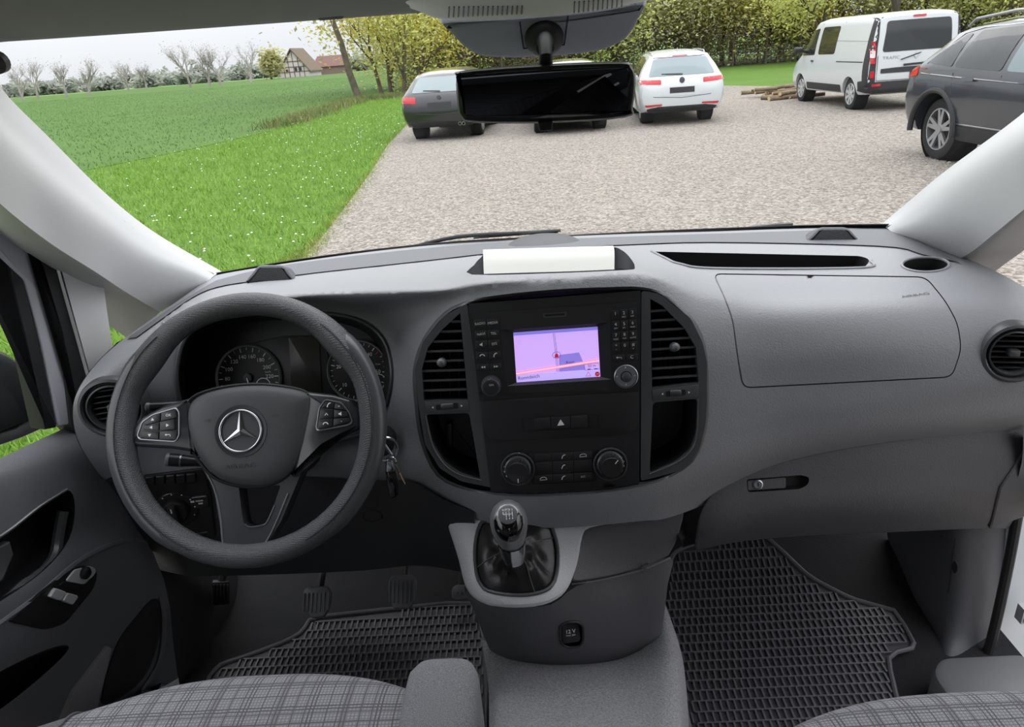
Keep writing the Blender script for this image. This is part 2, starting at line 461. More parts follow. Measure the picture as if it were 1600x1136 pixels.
# A-pillars
TOPS = [(.60, .70, 1.63), (.583, .67, 1.612), (.587, .645, 1.60), (.645, .60, 1.57), (.665, .62, 1.57), (.745, .66, 1.56)]   # where the pillar meets the roof
def pillar(name, E, mt=TRIM, s=5, sd=0, k0=0):
    """E: list of edges, each a list of (px,py,Y)"""
    V, F = gsurf([[Vector((sd * q[0], q[1], q[2]))] + r for q, r in zip(TOPS[k0:], E)] if sd else E, s)
    F = [f if (V[f[1]] - V[f[0]]).cross(V[f[2]] - V[f[0]]).dot(CAM - V[f[0]]) > 0 else f[::-1] for f in F]
    return st(obj(name, V, F, mt, ang=60))
E0 = [(-45, 80, .80), (14, 152, .88), (74, 212, .955), (168, 305, 1.09), (246, 366, 1.21), (346, 424, 1.40)]
E1 = [(-60, 110, .77), (0, 180, .84), (60, 237, .91), (160, 324, 1.04), (240, 384, 1.16), (333, 432, 1.32)]
E1b = [(-62, 150, .755), (0, 222, .81), (66, 286, .885), (160, 358, 1.01), (230, 408, 1.12), (318, 445, 1.28)]
E2 = [(-62, 250, .745), (0, 318, .79), (80, 381, .90), (151, 426, 1.00), (196, 456, 1.09), (250, 488, 1.20)]
pillar('trim_1', [E0, E1, E1b, E2], sd=-1)
E3 = [(-62, 262, .79), (0, 330, .83), (80, 392, .94), (151, 440, 1.04), (170, 470, 1.12), (215, 520, 1.25)]
E4 = [(-90, 290, .95), (-10, 362, .99), (60, 426, 1.05), (120, 478, 1.12), (158, 500, 1.2), (198, 528, 1.28)]
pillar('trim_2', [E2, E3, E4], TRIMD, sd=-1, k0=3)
obj('trim_3', *tube([PY(*q) for q in smooth([(x - 1, y - 2, Y + .012) for x, y, Y in E1], 6, False)], .0042, 6), FRIT, kind='structure')
# right pillar
E0 = [(1670, 110, .95), (1592, 182, 1.0), (1476, 268, 1.17), (1416, 318, 1.30), (1378, 350, 1.42)]
E1 = [(1680, 140, .90), (1602, 204, .95), (1486, 288, 1.12), (1426, 336, 1.24), (1388, 358, 1.335)]
E1b = [(1680, 175, .88), (1606, 238, .93), (1500, 318, 1.09), (1444, 357, 1.20), (1408, 372, 1.29)]
E2 = [(1690, 262, .87), (1612, 318, .92), (1555, 364, 1.02), (1520, 392, 1.12), (1490, 410, 1.2)]
pillar('trim_4', [E0, E1, E1b, E2], sd=1)
E3 = [(1690, 275, .9), (1614, 330, .95), (1560, 376, 1.05), (1532, 402, 1.15), (1506, 420, 1.24)]
E4 = [(1710, 310, 1.02), (1650, 352, 1.06), (1600, 391, 1.13), (1575, 409, 1.2), (1550, 428, 1.28)]
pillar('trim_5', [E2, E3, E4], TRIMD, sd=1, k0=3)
obj('trim_6', *tube([PY(x + 1, y - 2, Y + .012) for x, y, Y in smooth(E1, 6, False)], .0042, 6), FRIT, kind='structure')

# driver's door: window frame, post, seal, quarter light
SFr = Fr(PX(120, 520, -.74), (1, -.35, 0))
def sp(name, pts, h0, h1, mt, r=3, bev=.002, parent=None, **k):
    V, F = prism(SFr, SFr.pxs(rnd(pts, r) if r else pts), h0, h1, bev); return obj(name, V, F, mt, parent, **k)
sp('trim_7', [(70, 372), (106, 392), (152, 424), (160, 486), (170, 552), (131, 590), (100, 480)], -.03, .012, TRIM, 2, .003, kind='structure')
sp('trim_8', [(20, 325), (78, 378), (100, 470), (134, 582), (142, 600), (128, 690), (106, 664), (90, 520), (60, 420)], -.03, .006, RUBBER, 3, .004, kind='structure')
DOORG = mat('door_frame_paint', (186, 187, 196), .45)
door = empty('door_1', (-.80, .75, .5), kind='structure')
sp('frame', [(-80, 300), (20, 352), (44, 380), (76, 470), (101, 560), (116, 662), (90, 666), (64, 540), (38, 440), (-80, 330)], -.03, .002, DOORG, 6, .004, door)
sp('window_rubber', [(-80, 325), (0, 362), (22, 385), (52, 490), (90, 668), (70, 672), (36, 520), (0, 372), (-80, 345)], -.03, .0, RUBBER, 3, .003, door)
V, F = lit(SFr, SFr.pxs([(-90, 330), (2, 370), (40, 520), (72, 672), (-90, 760)]), -.02)
obj('window_pane', V, F, GLASSW, door)
V, F = lit(SFr, SFr.pxs([(140, 470), (180, 500), (215, 522), (160, 560)]), -.028)
wq = obj('window_2', V, F, GLASSW, kind='structure')

# driver's door panel
G = [[(-160, 790, .66), (-60, 740, .76), (0, 714, .83), (60, 686, .92), (117, 660, 1.0), (150, 690, 1.01), (172, 718, 1.02)],
     [(-160, 815, .64), (-60, 772, .73), (10, 745, .80), (85, 712, .89), (140, 690, .965), (168, 712, .985), (190, 745, 1.01)],
     [(-160, 890, .62), (-60, 850, .70), (20, 815, .775), (100, 775, .86), (160, 755, .93), (190, 770, .955), (215, 800, .99)],
     [(-160, 960, .60), (-60, 920, .68), (30, 880, .76), (110, 840, .845), (175, 820, .92), (208, 830, .95), (238, 855, .98)],
     [(-160, 1010, .57), (-60, 975, .645), (40, 925, .735), (120, 885, .82), (185, 862, .90), (225, 875, .94), (258, 905, .97)],
     [(-160, 1090, .56), (-60, 1060, .64), (50, 1005, .73), (130, 965, .81), (190, 930, .88), (232, 935, .93), (268, 950, .96)],
     [(-160, 1160, .57), (-60, 1140, .65), (40, 1100, .735), (120, 1060, .81), (190, 1010, .89), (238, 1000, .94), (272, 1000, .97)],
     [(-160, 1260, .58), (-60, 1240, .66), (40, 1200, .74), (120, 1160, .81), (190, 1110, .89), (242, 1080, .94), (280, 1060, .98)]]
DV, DF = gsurf(G, 6); DG = Guide(DV, DF)
DOORP = mat('door_panel_plastic', (104, 105, 110), .46, bump=(420, .45, .0012))
pock = smooth([(-120, 900), (-20, 852), (60, 795), (104, 766), (117, 790), (108, 842), (70, 890), (0, 940), (-120, 1010)], 4)
store = smooth([(-120, 1120), (-20, 1060), (60, 1020), (104, 1008), (98, 1026), (40, 1078), (-30, 1130), (-120, 1190)], 4)
obj('door_panel', *skin(DG, [(-150, 789), (-60, 742), (0, 716), (60, 688), (116, 662), (150, 692), (171, 720), (190, 750), (213, 800), (236, 856), (256, 905), (266, 950), (270, 1000), (278, 1060), (240, 1082), (190, 1110), (120, 1158), (40, 1198), (-150, 1250)], [pock, store], 12), DOORP, door, ang=50)
obj('handle_pocket', *well(DG, pock, Vector((-.045, .01, -.01)), 8, .08), mat('pocket_black', (26, 26, 29), .4), door)
obj('storage_pocket', *well(DG, store, Vector((-.05, .01, -.03)), 8, .08), BLACK, door)
obj('pocket_trim', *tube(onguide(DG, smooth([(-60, 862), (0, 838), (60, 793), (104, 765)], 6, False), .001), .0022, 6), SATIN, door, label='thin bright trim line along pocket edge')
obj('inner_grip', *tube(onguide(DG, smooth([(-30, 985), (40, 920), (90, 868), (108, 800)], 6, False), -.01), .008, 8), BEZEL, door)
hb = MB(); hb.add(patch(DG, [(-10, 858), (14, 846), (20, 866), (4, 905), (-10, 915)], .002, .01, 2, 6)); hb.obj('door_handle', BEZEL, door)
obj('armrest_ridge', *tube(onguide(DG, smooth([(-60, 1016), (0, 974), (60, 930), (114, 884), (165, 855), (213, 843), (232, 850)], 6, False), -.002), [.003] * 6 + [.005] * 25 + [.004] * 6, 8), DOORP, door)
SWS = mat('switch_silver', (196, 197, 200), .3, .15)
# window switch panel on the armrest
sw = rnd([(8, 970), (60, 925), (100, 893), (132, 882), (152, 892), (146, 918), (100, 974), (70, 984)], 10)
o = obj('switch_panel', *patch(DG, sw, .003, .008, 2.5, 7), mat('switch_panel_black', (30, 30, 32), .4), door)
obj('mirror_switch_plate', *patch(DG, rnd([(98, 908), (112, 890), (138, 884), (147, 890), (144, 898), (128, 913)], 5), .005, .003, 1, 5), SWS, o)
co, no = DG.hit(127, 895); obj('mirror_joystick', *lathe(co, no, [(.009, .002), (.009, .009), (.006, .012), (.001, .012)], 20), mat('dark_chrome', (60, 62, 64), .25, .6), o)
obj('window_switch', *patch(DG, rnd([(70, 932), (80, 918), (98, 924), (90, 938)], 3), .007, .006, 1.5, 5), SWS, o)
obj('window_switch', *patch(DG, rnd([(91, 938), (99, 925), (118, 930), (108, 944)], 3), .007, .006, 1.5, 5), SWS, o)
obj('switch_well', *patch(DG, rnd([(88, 914), (96, 908), (130, 918), (122, 926)], 3), .0045, .003, 1, 5), BLACK, o)
# lower door: speaker grille and pale pocket side
SPK = mat('speaker_mesh', (36, 36, 39), .55, dots=(420, 1.0))
obj('speaker_grille', *patch(DG, smooth([(180, 1010), (215, 960), (238, 936), (250, 946), (246, 1000), (228, 1050), (196, 1082), (158, 1098)], 4), .004, .01, 3, 8), SPK, door)
obj('speaker_rim', *tube(onguide(DG, smooth([(250, 932), (256, 970), (248, 1030), (220, 1078)], 6, False), .004), .004, 6), DOORP, door)
obj('pocket_panel', *patch(DG, [(80, 1150), (110, 1080), (165, 1008), (171, 1012), (150, 1100), (130, 1160)], .006, .012, 2, 8), mat('pocket_panel_grey', (140, 137, 140), .5, bump=(420, .3, .001)), door, label='paler grey pocket panel')

# driver's side kick panel and floor rise
G = [[(236, 850, .99), (280, 880, 1.06), (330, 890, 1.18), (380, 880, 1.32), (450, 875, 1.45)],
     [(255, 950, .975), (300, 940, 1.05), (345, 950, 1.14), (400, 945, 1.26), (470, 930, 1.38)],
     [(285, 1090, .98), (318, 1060, 1.04), (335, 1062, 1.08), (380, 1010, 1.18), (470, 985, 1.26)]]
st(obj('trim_9', *gsurf(G, 6), mat('kick_panel_black', (42, 42, 45), .6, bump=(420, .4, .001))))
# passenger side: kick panel, sill, seal and the open door's pillar
G = [[(1385, 828, 1.28), (1430, 826, 1.15), (1482, 822, 1.06), (1530, 818, 1.04), (1560, 815, 1.05), (1590, 808, 1.06)],
     [(1398, 900, 1.25), (1430, 905, 1.12), (1480, 908, 1.04), (1522, 908, 1.02), (1556, 906, 1.035), (1576, 905, 1.05)],
     [(1416, 965, 1.20), (1440, 975, 1.08), (1476, 985, 1.01), (1512, 992, .995), (1545, 1000, 1.01), (1560, 1005, 1.03)],
     [(1428, 1008, 1.14), (1450, 1016, 1.04), (1470, 1022, .98), (1500, 1032, .965), (1532, 1040, .985), (1546, 1046, 1.0)]]
kp = obj('trim_10', *gsurf(G, 6), mat('kick_panel_grey', (76, 76, 80), .55, bump=(420, .4, .001)), kind='structure')
KG = Guide(*gsurf(G, 6))
obj('access_hole', *patch(KG, ell(1492, 886, 5, 10, 14), .001, .002, .8, 3), BLACK, kp)
obj('access_flap_line', *tube(onguide(KG, [(1482, 926), (1487, 880), (1493, 842), (1470, 838)], .0005), .0008, 5), BLACK, kp)
# carpet behind the passenger's mat
G = [[(1180, 820, 1.47), (1260, 815, 1.50), (1340, 810, 1.48), (1400, 806, 1.38)],
     [(1215, 850, 1.40), (1280, 860, 1.42), (1345, 860, 1.38), (1405, 860, 1.30)],
     [(1270, 905, 1.26), (1310, 915, 1.26), (1360, 925, 1.22), (1415, 930, 1.2)],
     [(1340, 960, 1.12), (1370, 965, 1.11), (1400, 968, 1.10), (1430, 985, 1.10)],
     [(1385, 1010, 1.01), (1410, 1012, 1.01), (1440, 1015, 1.01), (1470, 1030, .99)]]
st(obj('trim_11', *gsurf(G, 5), mat('footwell_carpet', (104, 104, 108), .9, bump=(500, .9, .002))))
G = [[(1372, 1020, .985), (1400, 1006, 1.0), (1440, 1004, 1.0), (1500, 1000, .99), (1560, 1004, 1.0)],
     [(1380, 1050, .955), (1400, 1034, .965), (1440, 1030, .96), (1500, 1032, .955), (1560, 1040, .965)],
     [(1400, 1090, .90), (1420, 1075, .915), (1450, 1072, .90), (1500, 1074, .89), (1560, 1078, .90)]]
obj('trim_12', *gsurf([[(x, y + 2, Y + .04) for x, y, Y in r] for r in G], 4), CARPET, kind='structure')
V, F = prism(Fr(Vector((.66, .90, .565)), (0, 0, 1), (0, 1, 0)), rnd([(-.075, -.10), (.10, -.10), (.10, .012), (-.045, .012), (-.075, -.02)], .02), -.07, 0, .012)
st(obj('trim_13', V, F, mat('sill_plastic', (100, 100, 102), .45, bump=(420, .3, .001))))
st(obj('trim_14', *tube([PY(*q) for q in smooth([(1622, 560, 1.06), (1606, 690, 1.03), (1592, 790, 1.015), (1574, 890, 1.0), (1552, 990, .98), (1536, 1044, .97)], 6, False)], .0085, 10), RUBBER))
PAINT = mat('pale_body_paint', (206, 211, 216), .3, coat=.5)
post = empty('door_2', (.9, 1.1, .5), kind='structure')
pfr = Fr(PY(1580, 900, 1.035), (.2, -1, .05)); obj('door_sill', *prism(pfr, pfr.pxs([(1536, 1060), (1560, 960), (1580, 860), (1596, 740), (1604, 640), (1760, 640), (1760, 1130), (1540, 1130)]), -.04, 0, .006), PAINT, post)
hp = PY(1590, 944, 1.01)
hb = MB(); hb.add(box((hp.x - .010, hp.y - .03, hp.z - .018), (hp.x + .03, hp.y - .012, hp.z + .014))); hb.add(lathe((hp.x + .012, hp.y - .035, hp.z - .005), (0, 0, 1), [(.009, 0), (.009, .035)], 14))
hb.obj('hinge', mat('hinge_paint', (190, 194, 198), .4), post)
obj('hinge_bolt', *lathe((hp.x - .002, hp.y - .03, hp.z - .009), (0, -1, 0), [(.005, 0), (.005, .004)], 6), BLACK, post)

# overhead console, sensor cover, sun visor clip
oc = empty('overhead_console', (0, .76, 1.6), 'pale grey overhead console with ribbed microphone grilles above the mirror', 'console')
G = [[(600, -40, .70), (700, -40, .70), (840, -46, .71), (960, -52, .70), (1050, -60, .69)],
     [(612, -4, .735), (700, 2, .74), (840, -4, .745), (960, -12, .74), (1045, -30, .735)],
     [(628, 6, .765), (700, 22, .77), (840, 20, .775), (960, 8, .77), (1038, -14, .765)],
     [(650, 16, .785), (704, 31, .79), (850, 26, .795), (960, 12, .79), (1020, -2, .785)],
     [(662, 13, .80), (706, 27, .81), (850, 22, .815), (960, 8, .81), (1015, -5, .80)]]
OV, OF = gsurf(G, 6); OG = Guide(OV, OF)
obj('housing', *solid((OV, OF), Vector((0, 0, .012))), mat('console_grey', (240, 240, 236), .55), oc, ang=50)
GRL = mat('grille_rib_grey', (120, 121, 119), .6)
for i in range(16):
    x = 702 + i * 7.6; V, F = tube(onguide(OG, [(x, 10 - i * .1), (x - 1, 26 - i * .35)], .0004), .0008, 6); obj('grille_rib', V, F, GRL, oc)
for i in range(14):
    x = 898 + i * 7.4; V, F = tube(onguide(OG, [(x, 2 - i * .5), (x - 1, 19 - i * .95)], .0004), .0008, 6); obj('grille_rib', V, F, GRL, oc)
SC = Fr(PY(850, 50, .865), (0, -.75, -.66))
so = empty('sensor_cover', PY(850, 50, .87), 'dark grey sensor cover behind the mirror stem at the top of the windscreen', 'cover')
out = smooth([(690, 36), (760, 32), (850, 27), (940, 17), (1008, 6), (1000, 34), (982, 62), (950, 80), (905, 89), (850, 93), (790, 95), (745, 90), (718, 72), (700, 52)], 3)
obj('shell', *prism(SC, SC.pxs(out), -.03, 0, .008), mat('sensor_grey', (156, 160, 170), .55, bump=(420, .2, .001)), so)
for pts in ([(812, 34), (818, 76)], [(888, 24), (882, 70)], [(818, 76), (882, 70)]):
    obj('seam', *tube([SC.at(x, y, .0002) for x, y in pts], .0007, 5), BLACK, so)
vc = PY(515, 18, .79)
obj('sun_visor_clip', *prism(Fr(vc, (0, -.4, -1), (0, 1, 0)), rnd([(-.014, -.008), (.014, -.008), (.014, .008), (-.014, .008)], .006), -.01, .006, .003), RUBBER, label='small black visor clip at the headliner front edge', cat='clip')

# interior mirror
MF = Fr(PY(853, 146, .80), (-.03, -1, .045))
mr = empty('rear_view_mirror', PY(853, 146, .80), 'black framed rear view mirror hanging in front of the windscreen', 'mirror')
mo = smooth([(712, 122), (722, 110), (850, 100), (970, 96), (988, 104), (994, 124), (990, 165), (978, 184), (850, 193), (740, 192), (720, 184), (714, 166)], 4)
mp = MF.pxs(mo)
obj('housing', *prism(MF, mp, -.03, 0, .006), mat('mirror_housing', (20, 20, 21), .4), mr)
obj('mirror_glass', *prism(MF, inset(mp, .0052), -.002, .0012, .0006), mat('mirror_silver', (70, 71, 74), .02, 1.0), mr)
obj('dip_tab', *prism(MF, rnd(MF.pxs([(840, 190), (864, 189), (863, 204), (843, 205)]), .002), -.012, .004, .002), BLACK, mr)
obj('stem', *tube([MF.at(853, 110, -.02), PY(853, 88, .81), PY(852, 68, .835), SC.at(851, 58, 0)], [.008, .0065, .008, .011], 14), BLACK, mr)
obj('mount', *lathe(SC.at(850, 56, -.002), SC.N, [(.022, 0), (.021, .008), (.015, .016), (.010, .02)], 24), BLACK, mr)

# tiny hanging hook at the left roof edge
obj('coat_hook', *lathe(PY(0, 96, .74), (0, -1, -.2), [(.010, 0), (.010, .008), (.006, .012)], 16), mat('hook_grey', (70, 70, 72), .5), label='round dark grey visor pivot at the left headliner corner', cat='pivot')
# ------------------------------------------------------------------ dashboard: one sculpted surface, control points (px,py,Y)
DC = [
 [(318,440,1.28),(262,480,1.17),(222,508,1.08),(185,535,1.01),(150,568,.96),(122,608,.92),(113,645,.905),(122,690,.91),(150,735,.93),(200,800,.97)],
 [(335,430,1.34),(330,452,1.2),(285,482,1.09),(240,512,1.01),(205,540,.965),(180,580,.93),(170,635,.915),(178,690,.92),(205,740,.94),(240,820,.99)],
 [(400,418,1.39),(400,440,1.22),(360,458,1.1),(300,482,1.0),(285,510,.985),(272,560,.97),(265,620,.955),(258,700,.95),(262,770,.96),(285,880,1.02)],
 [(500,403,1.43),(490,432,1.24),(470,447,1.08),(455,463,.98),(450,490,1.03),(440,540,1.05),(430,600,1.02),(420,690,.98),(415,770,.98),(415,880,1.04)],
 [(600,390,1.46),(590,420,1.25),(585,437,1.08),(580,457,.965),(578,490,1.015),(578,540,1.025),(580,600,1.005),(585,690,.975),(590,780,.96),(590,880,1.02)],
 [(690,381,1.47),(690,409,1.26),(690,428,1.08),(690,450,.955),(672,475,.968),(650,520,.966),(640,585,.947),(645,680,.918),(665,765,.895),(690,870,.95)],
 [(770,376,1.48),(770,400,1.26),(765,418,1.08),(762,437,.95),(755,458,.935),(745,520,.92),(745,600,.90),(752,700,.88),(762,780,.865),(769,830,.88)],
 [(880,369,1.48),(880,392,1.26),(880,410,1.08),(880,430,.95),(880,447,.925),(880,515,.905),(880,600,.885),(882,700,.865),(885,782,.85),(888,825,.865)],
 [(1000,364,1.47),(1000,386,1.25),(1000,405,1.08),(1005,425,.96),(1008,444,.935),(1010,515,.91),(1010,600,.89),(1010,690,.87),(1005,765,.86),(1000,815,.875)],
 [(1110,361,1.46),(1115,383,1.25),(1115,408,1.10),(1100,450,.985),(1110,485,.95),(1120,540,.925),(1122,600,.91),(1115,680,.895),(1090,745,.885),(1060,805,.90)],
 [(1220,357,1.44),(1220,380,1.25),(1218,412,1.1),(1215,460,1.0),(1215,490,.955),(1218,545,.93),(1220,600,.92),(1222,660,.912),(1222,712,.92),(1215,745,.985)],
 [(1330,354,1.41),(1335,380,1.23),(1340,415,1.09),(1350,458,1.0),(1355,485,.955),(1360,540,.925),(1360,600,.915),(1360,645,.91),(1360,682,.92),(1360,712,.985)],
 [(1400,356,1.36),(1430,385,1.2),(1455,418,1.08),(1480,458,.99),(1490,485,.95),(1500,535,.92),(1500,590,.905),(1495,630,.905),(1490,665,.915),(1490,692,.98)],
 [(1440,376,1.27),(1500,405,1.16),(1550,432,1.05),(1580,465,.97),(1590,490,.935),(1600,540,.905),(1602,590,.895),(1600,620,.9),(1598,652,.91),(1600,678,.975)],
 [(1480,390,1.22),(1560,425,1.1),(1620,460,1.0),(1660,490,.95),(1690,520,.92),(1700,550,.9),(1705,590,.89),(1700,620,.895),(1700,645,.905),(1700,668,.97)]]
GR_ = [[PY(*DC[c][r]) for c in range(len(DC))] for r in range(10)]
DR = crgrid(GR_, 8)
DGV, DGF = gridmesh(DR)
DG2 = Guide(DGV, DGF)
def rowpx(r): return [DC[c][r][:2] for c in range(len(DC))]
dash = empty('dashboard', (0, 1.2, .9), 'wide dark grey moulded plastic dashboard under the windscreen', 'dashboard')
left_e = [DC[0][r][:2] for r in range(10)]; right_e = [DC[-1][r][:2] for r in range(10)]
_b = [proj(p) for p in DR[0]] + [proj(r[-1]) for r in DR[1:]] + [proj(p) for p in DR[-1][::-1][1:]] + [proj(r[0]) for r in DR[::-1][1:-1]]
outline = inset(_b, .8)
STACK = smooth([(731,470),(694,488),(661,529),(646,577),(648,629),(657,690),(683,744),(731,766),(800,775),(879,774),(960,767),(1030,752),(1082,722),(1104,670),(1107,600),(1102,540),(1082,497),(1042,462),(1004,449),(940,449),(860,453),(780,461)], 3)
CLUST = smooth([(277,600),(279,560),(290,528),(318,504),(370,492),(440,486),(520,489),(570,503),(600,530),(612,566),(612,602),(600,640),(560,680),(440,700),(340,690),(292,650)], 3)
TRAY = smooth([(737,429),(741,414),(752,402),(768,393),(860,388),(950,386),(970,390),(984,402),(992,418),(975,422),(860,427)], 3)
SLOT = rnd([(1018,393),(1345,400),(1361,406),(1350,419),(1120,420),(1060,412)], 8)
CUP = ell(1446, 414, 37, 11.5, 32)
LV = ell(175, 637, 43, 47, 36); RV = ell(1585, 552, 45, 44, 36)
AIRB = rnd([(1113,427),(1130,462),(1144,500),(1152,560),(1160,607),(1488,590),(1503,545),(1497,505),(1478,470),(1447,432)], 14)
HOLES = [STACK, CLUST, TRAY, SLOT, CUP, LV, RV, AIRB]
obj('main_shell', *skin(DG2, outline, HOLES, 8, 0.0, [[proj(p) for p in DR[k]] for k in (22, 23, 24, 25, 26, 28)]), DASH, dash, ang=80)
for k_, sx_ in ((0, -.02), (-1, .02)):
    e_ = [r[k_] for r in DR[26:]]; obj('end_panel', *loft([e_, [p + Vector((sx_ * .2, .02, 0)) for p in e_], [p + Vector((sx_, .30, -.03)) for p in e_]], closed=False), DASH, dash, ang=60)
obj('light_blocker', *gridmesh([[p + Vector((0, .15, -.03)) for p in r] for r in DR[30:]]), BLACK, dash, ang=60)  # added unseen black sheet that stops daylight leaking through the dash openings
# rear strip below the glass is a darker piece lying on the surface
RS = smooth([(338,440),(400,424),(500,408),(690,387),(880,375),(1110,367),(1330,360),(1398,362),(1436,379)], 3, False) + smooth([(1500,412),(1440,399),(1400,388),(1290,383),(1110,380),(1000,383),(880,389),(770,397),(690,406),(590,417),(490,428),(400,440),(340,450),(302,466),(258,497),(214,529)], 3, False) + smooth([(200,530),(232,508),(272,480),(322,449)], 3, False)
V, F = skin(DG2, RS, (), 8, .0022); obj('rear_strip', V, F, DASHD, dash, ang=80, label='darker grey strip along the windscreen base')
# airbag cover, flush with a dark joint
sm = lambda d: inset(AIRB, d)
V, F = patch(DG2, sm(1.0 if area2(AIRB) > 0 else 1.0), .0004, .008, 1.2, 9); ab = obj('airbag_cover', V, F, DASH, dash, ang=60)
obj('joint_floor', *well(DG2, inset(AIRB, -1.5), Vector((0, .035, -.012)), 5, 0.0, -.0016), BLACK, ab)
co, no = DG2.hit(1430, 462)
tf = Fr(co, no); 
b = MB(); b.add(text(tf, 'AIRBAG', 0, 0, .0085, .0012, rot=.02, stretch=1.5)); b.obj('embossed_lettering', mat('emboss_grey', (70, 71, 74), .5), ab)
# recesses
PIT = mat('tray_black', (30, 30, 32), .6)
obj('long_tray', *well(DG2, SLOT, Vector((0, .02, -.06)), 7, .03), PIT, dash)
obj('cup_recess', *well(DG2, CUP, Vector((0, .01, -.07)), 5, .10), PIT, dash)
obj('centre_tray', *well(DG2, TRAY, Vector((0, .03, -.05)), 6, .04), mat('tray_grey', (60, 61, 64), .6), dash)
obj('cup_rim', *tube(onguide(DG2, CUP, .0005), .0022, 6, True), DASH, dash)
obj('tray_rim', *tube(onguide(DG2, smooth([(1018,393),(1040,404),(1062,413),(1120,420),(1345,419),(1361,408)], 6, False), .0005), .0025, 6), DASH, dash)
# sensor dome behind the tray and the two tweeter pods
ds = PY(850, 387, 1.36); V, F = lathe(ds, (0, -.12, 1), [(.075, -.01), (.073, .003), (.055, .009), (.02, .012), (.002, .0125)], 40)
obj('sensor_dome', V, F, mat('dome_grey', (56, 57, 61), .5, bump=(900, .2, .001)), dash)
def tweeter(x, y, Y, w, h, lab, rot):
    f = Fr(PY(x, y, Y), (rot, -1, .35)); e = empty('tweeter', f.O, lab, 'speaker', 'tweeters at both ends of the windscreen base')
    p = f.pxs([(x - w, y + h), (x - w * .96, y + h * .5), (x - w * .55, y - h * .8), (x - w * .4, y - h), (x + w * .45, y - h), (x + w * .62, y - h * .75), (x + w, y + h * .6), (x + w * 1.02, y + h)])
    p = rnd(p, .006); obj('pod', *prism(f, p, -.05, .002, .004), DASHD, e)
    obj('grille', *prism(f, inset(p, .0045), .0, .003, .0015), mat('tweeter_mesh', (18, 18, 19), .5, dots=(800, .8)), e)
tweeter(423, 429, 1.22, 39, 15, 'black trapezoid tweeter pod at the left end of the windscreen base', .15)
tweeter(1301, 369, 1.26, 44, 14, 'black trapezoid tweeter pod at the right end of the windscreen base', -.1)

# ------------------------------------------------------------------ round side vents
def side_vent(x, y, Y, n, rpx, lab):
    c, no = DG2.hit(x, y) if False else (PY(x, y, Y), Vector(n).normalized())
    f = Fr(c, n); r = Vector(f.px(x + rpx, y)).length
    e = empty('side_vent', c, lab, 'air vent', 'round air vents at the dashboard ends')
    obj('outer_ring', *lathe(c, n, [(r * .98, -.06), (r * 1.12, -.02), (r * 1.12, -.002), (r * 1.07, .005), (r * .98, .0065), (r * .93, .003), (r * .9, -.004), (r * .86, -.004), (r * .83, .003), (r * .78, .004), (r * .74, -.002), (r * .72, -.03)], 48, False), BEZEL, e, ang=50)
    obj('barrel', *lathe(c, n, [(r * .9, -.01), (r * .74, -.012), (r * .72, -.05), (.001, -.052)], 36, False), BLACK, e)
    for k in range(-3, 4):
        v = k * r * .2; hw = sqrt(max(0, (r * .72) ** 2 - v * v))
        obj('slat', *prism(f, [(-hw, v - .0012), (hw, v - .0012), (hw, v + .0012), (-hw, v + .0012)], -.03, -.006, .0006), BUTTON, e)
    for k in (-1, 0, 1): 
        u = k * r * .3; hw = sqrt((r * .7) ** 2 - u * u); obj('guide_vane', *prism(f, [(u - .0009, -hw), (u + .0009, -hw), (u + .0009, hw), (u - .0009, hw)], -.045, -.031), BLACK, e)
    V, F = prism(f, rnd([(-r * .18, -.005), (r * .18, -.005), (r * .18, .005), (-r * .18, .005)], .003), -.012, .003, .002); obj('vent_tab', V, F, BEZEL, e)
    return e
side_vent(176, 637, .912, (.25, -1, .12), 49, 'round air vent at the driver end of the dashboard, half behind the wheel')
side_vent(1585, 552, .903, (-.22, -1, .12), 50, 'round air vent at the passenger end of the dashboard')

# ------------------------------------------------------------------ glove box below the passenger dash
G = [[(1040,790,.935),(1100,765,.925),(1160,732,.935),(1230,706,.943),(1400,676,.948),(1600,656,.958),(1680,643,.968)],
     [(1050,815,.918),(1112,795,.908),(1180,770,.918),(1260,750,.925),(1400,735,.93),(1580,722,.945),(1660,715,.96)],
     [(1060,840,.92),(1112,832,.91),(1180,815,.915),(1280,800,.92),(1400,790,.93),(1560,780,.95),(1640,775,.97)],
     [(1070,868,.955),(1120,855,.955),(1190,845,.965),(1290,838,.975),(1400,834,.985),(1550,828,1.0),(1620,822,1.02)]]
GV, GF = gsurf(G, 7); GG = Guide(GV, GF)
gb = empty('glove_box', (.35, .93, .95), 'dark grey glove box below the passenger dashboard with key lock and latch', 'glove box')
lidp = smooth([(1086,850),(1096,800),(1118,765),(1150,743)], 4, False) + smooth([(1175,735),(1260,712),(1400,688),(1600,666),(1640,664)], 4, False) + [(1640,700),(1600,745),(1560,800),(1538,826)] + smooth([(1480,828),(1390,832),(1280,836),(1160,846),(1088,860)], 4, False)
LATCH = rnd([(1166,749),(1252,742),(1265,746),(1262,757),(1250,764),(1168,769)], 5)
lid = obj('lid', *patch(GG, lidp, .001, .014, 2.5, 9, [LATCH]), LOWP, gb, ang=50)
obj('lid_side', *patch(GG, [(1560,760),(1600,700),(1640,700),(1640,790),(1545,824)], .004, .01, 2, 9), LOWP, gb)
pass
la = obj('latch_recess', *well(GG, LATCH, Vector((0, .014, -.002)), 4), PIT, gb)
obj('latch_handle', *patch(GG, rnd([(1167,751),(1228,746),(1228,763),(1168,767)], 3), .0005, .008, 1.3, 5), LOWP, gb)
co, no = GG.hit(1184, 757); obj('key_lock', *lathe(co, no, [(.0075, 0), (.0075, .0022), (.0055, .003), (.0045, .0018), (.001, .0018)], 24), SATIN, gb)
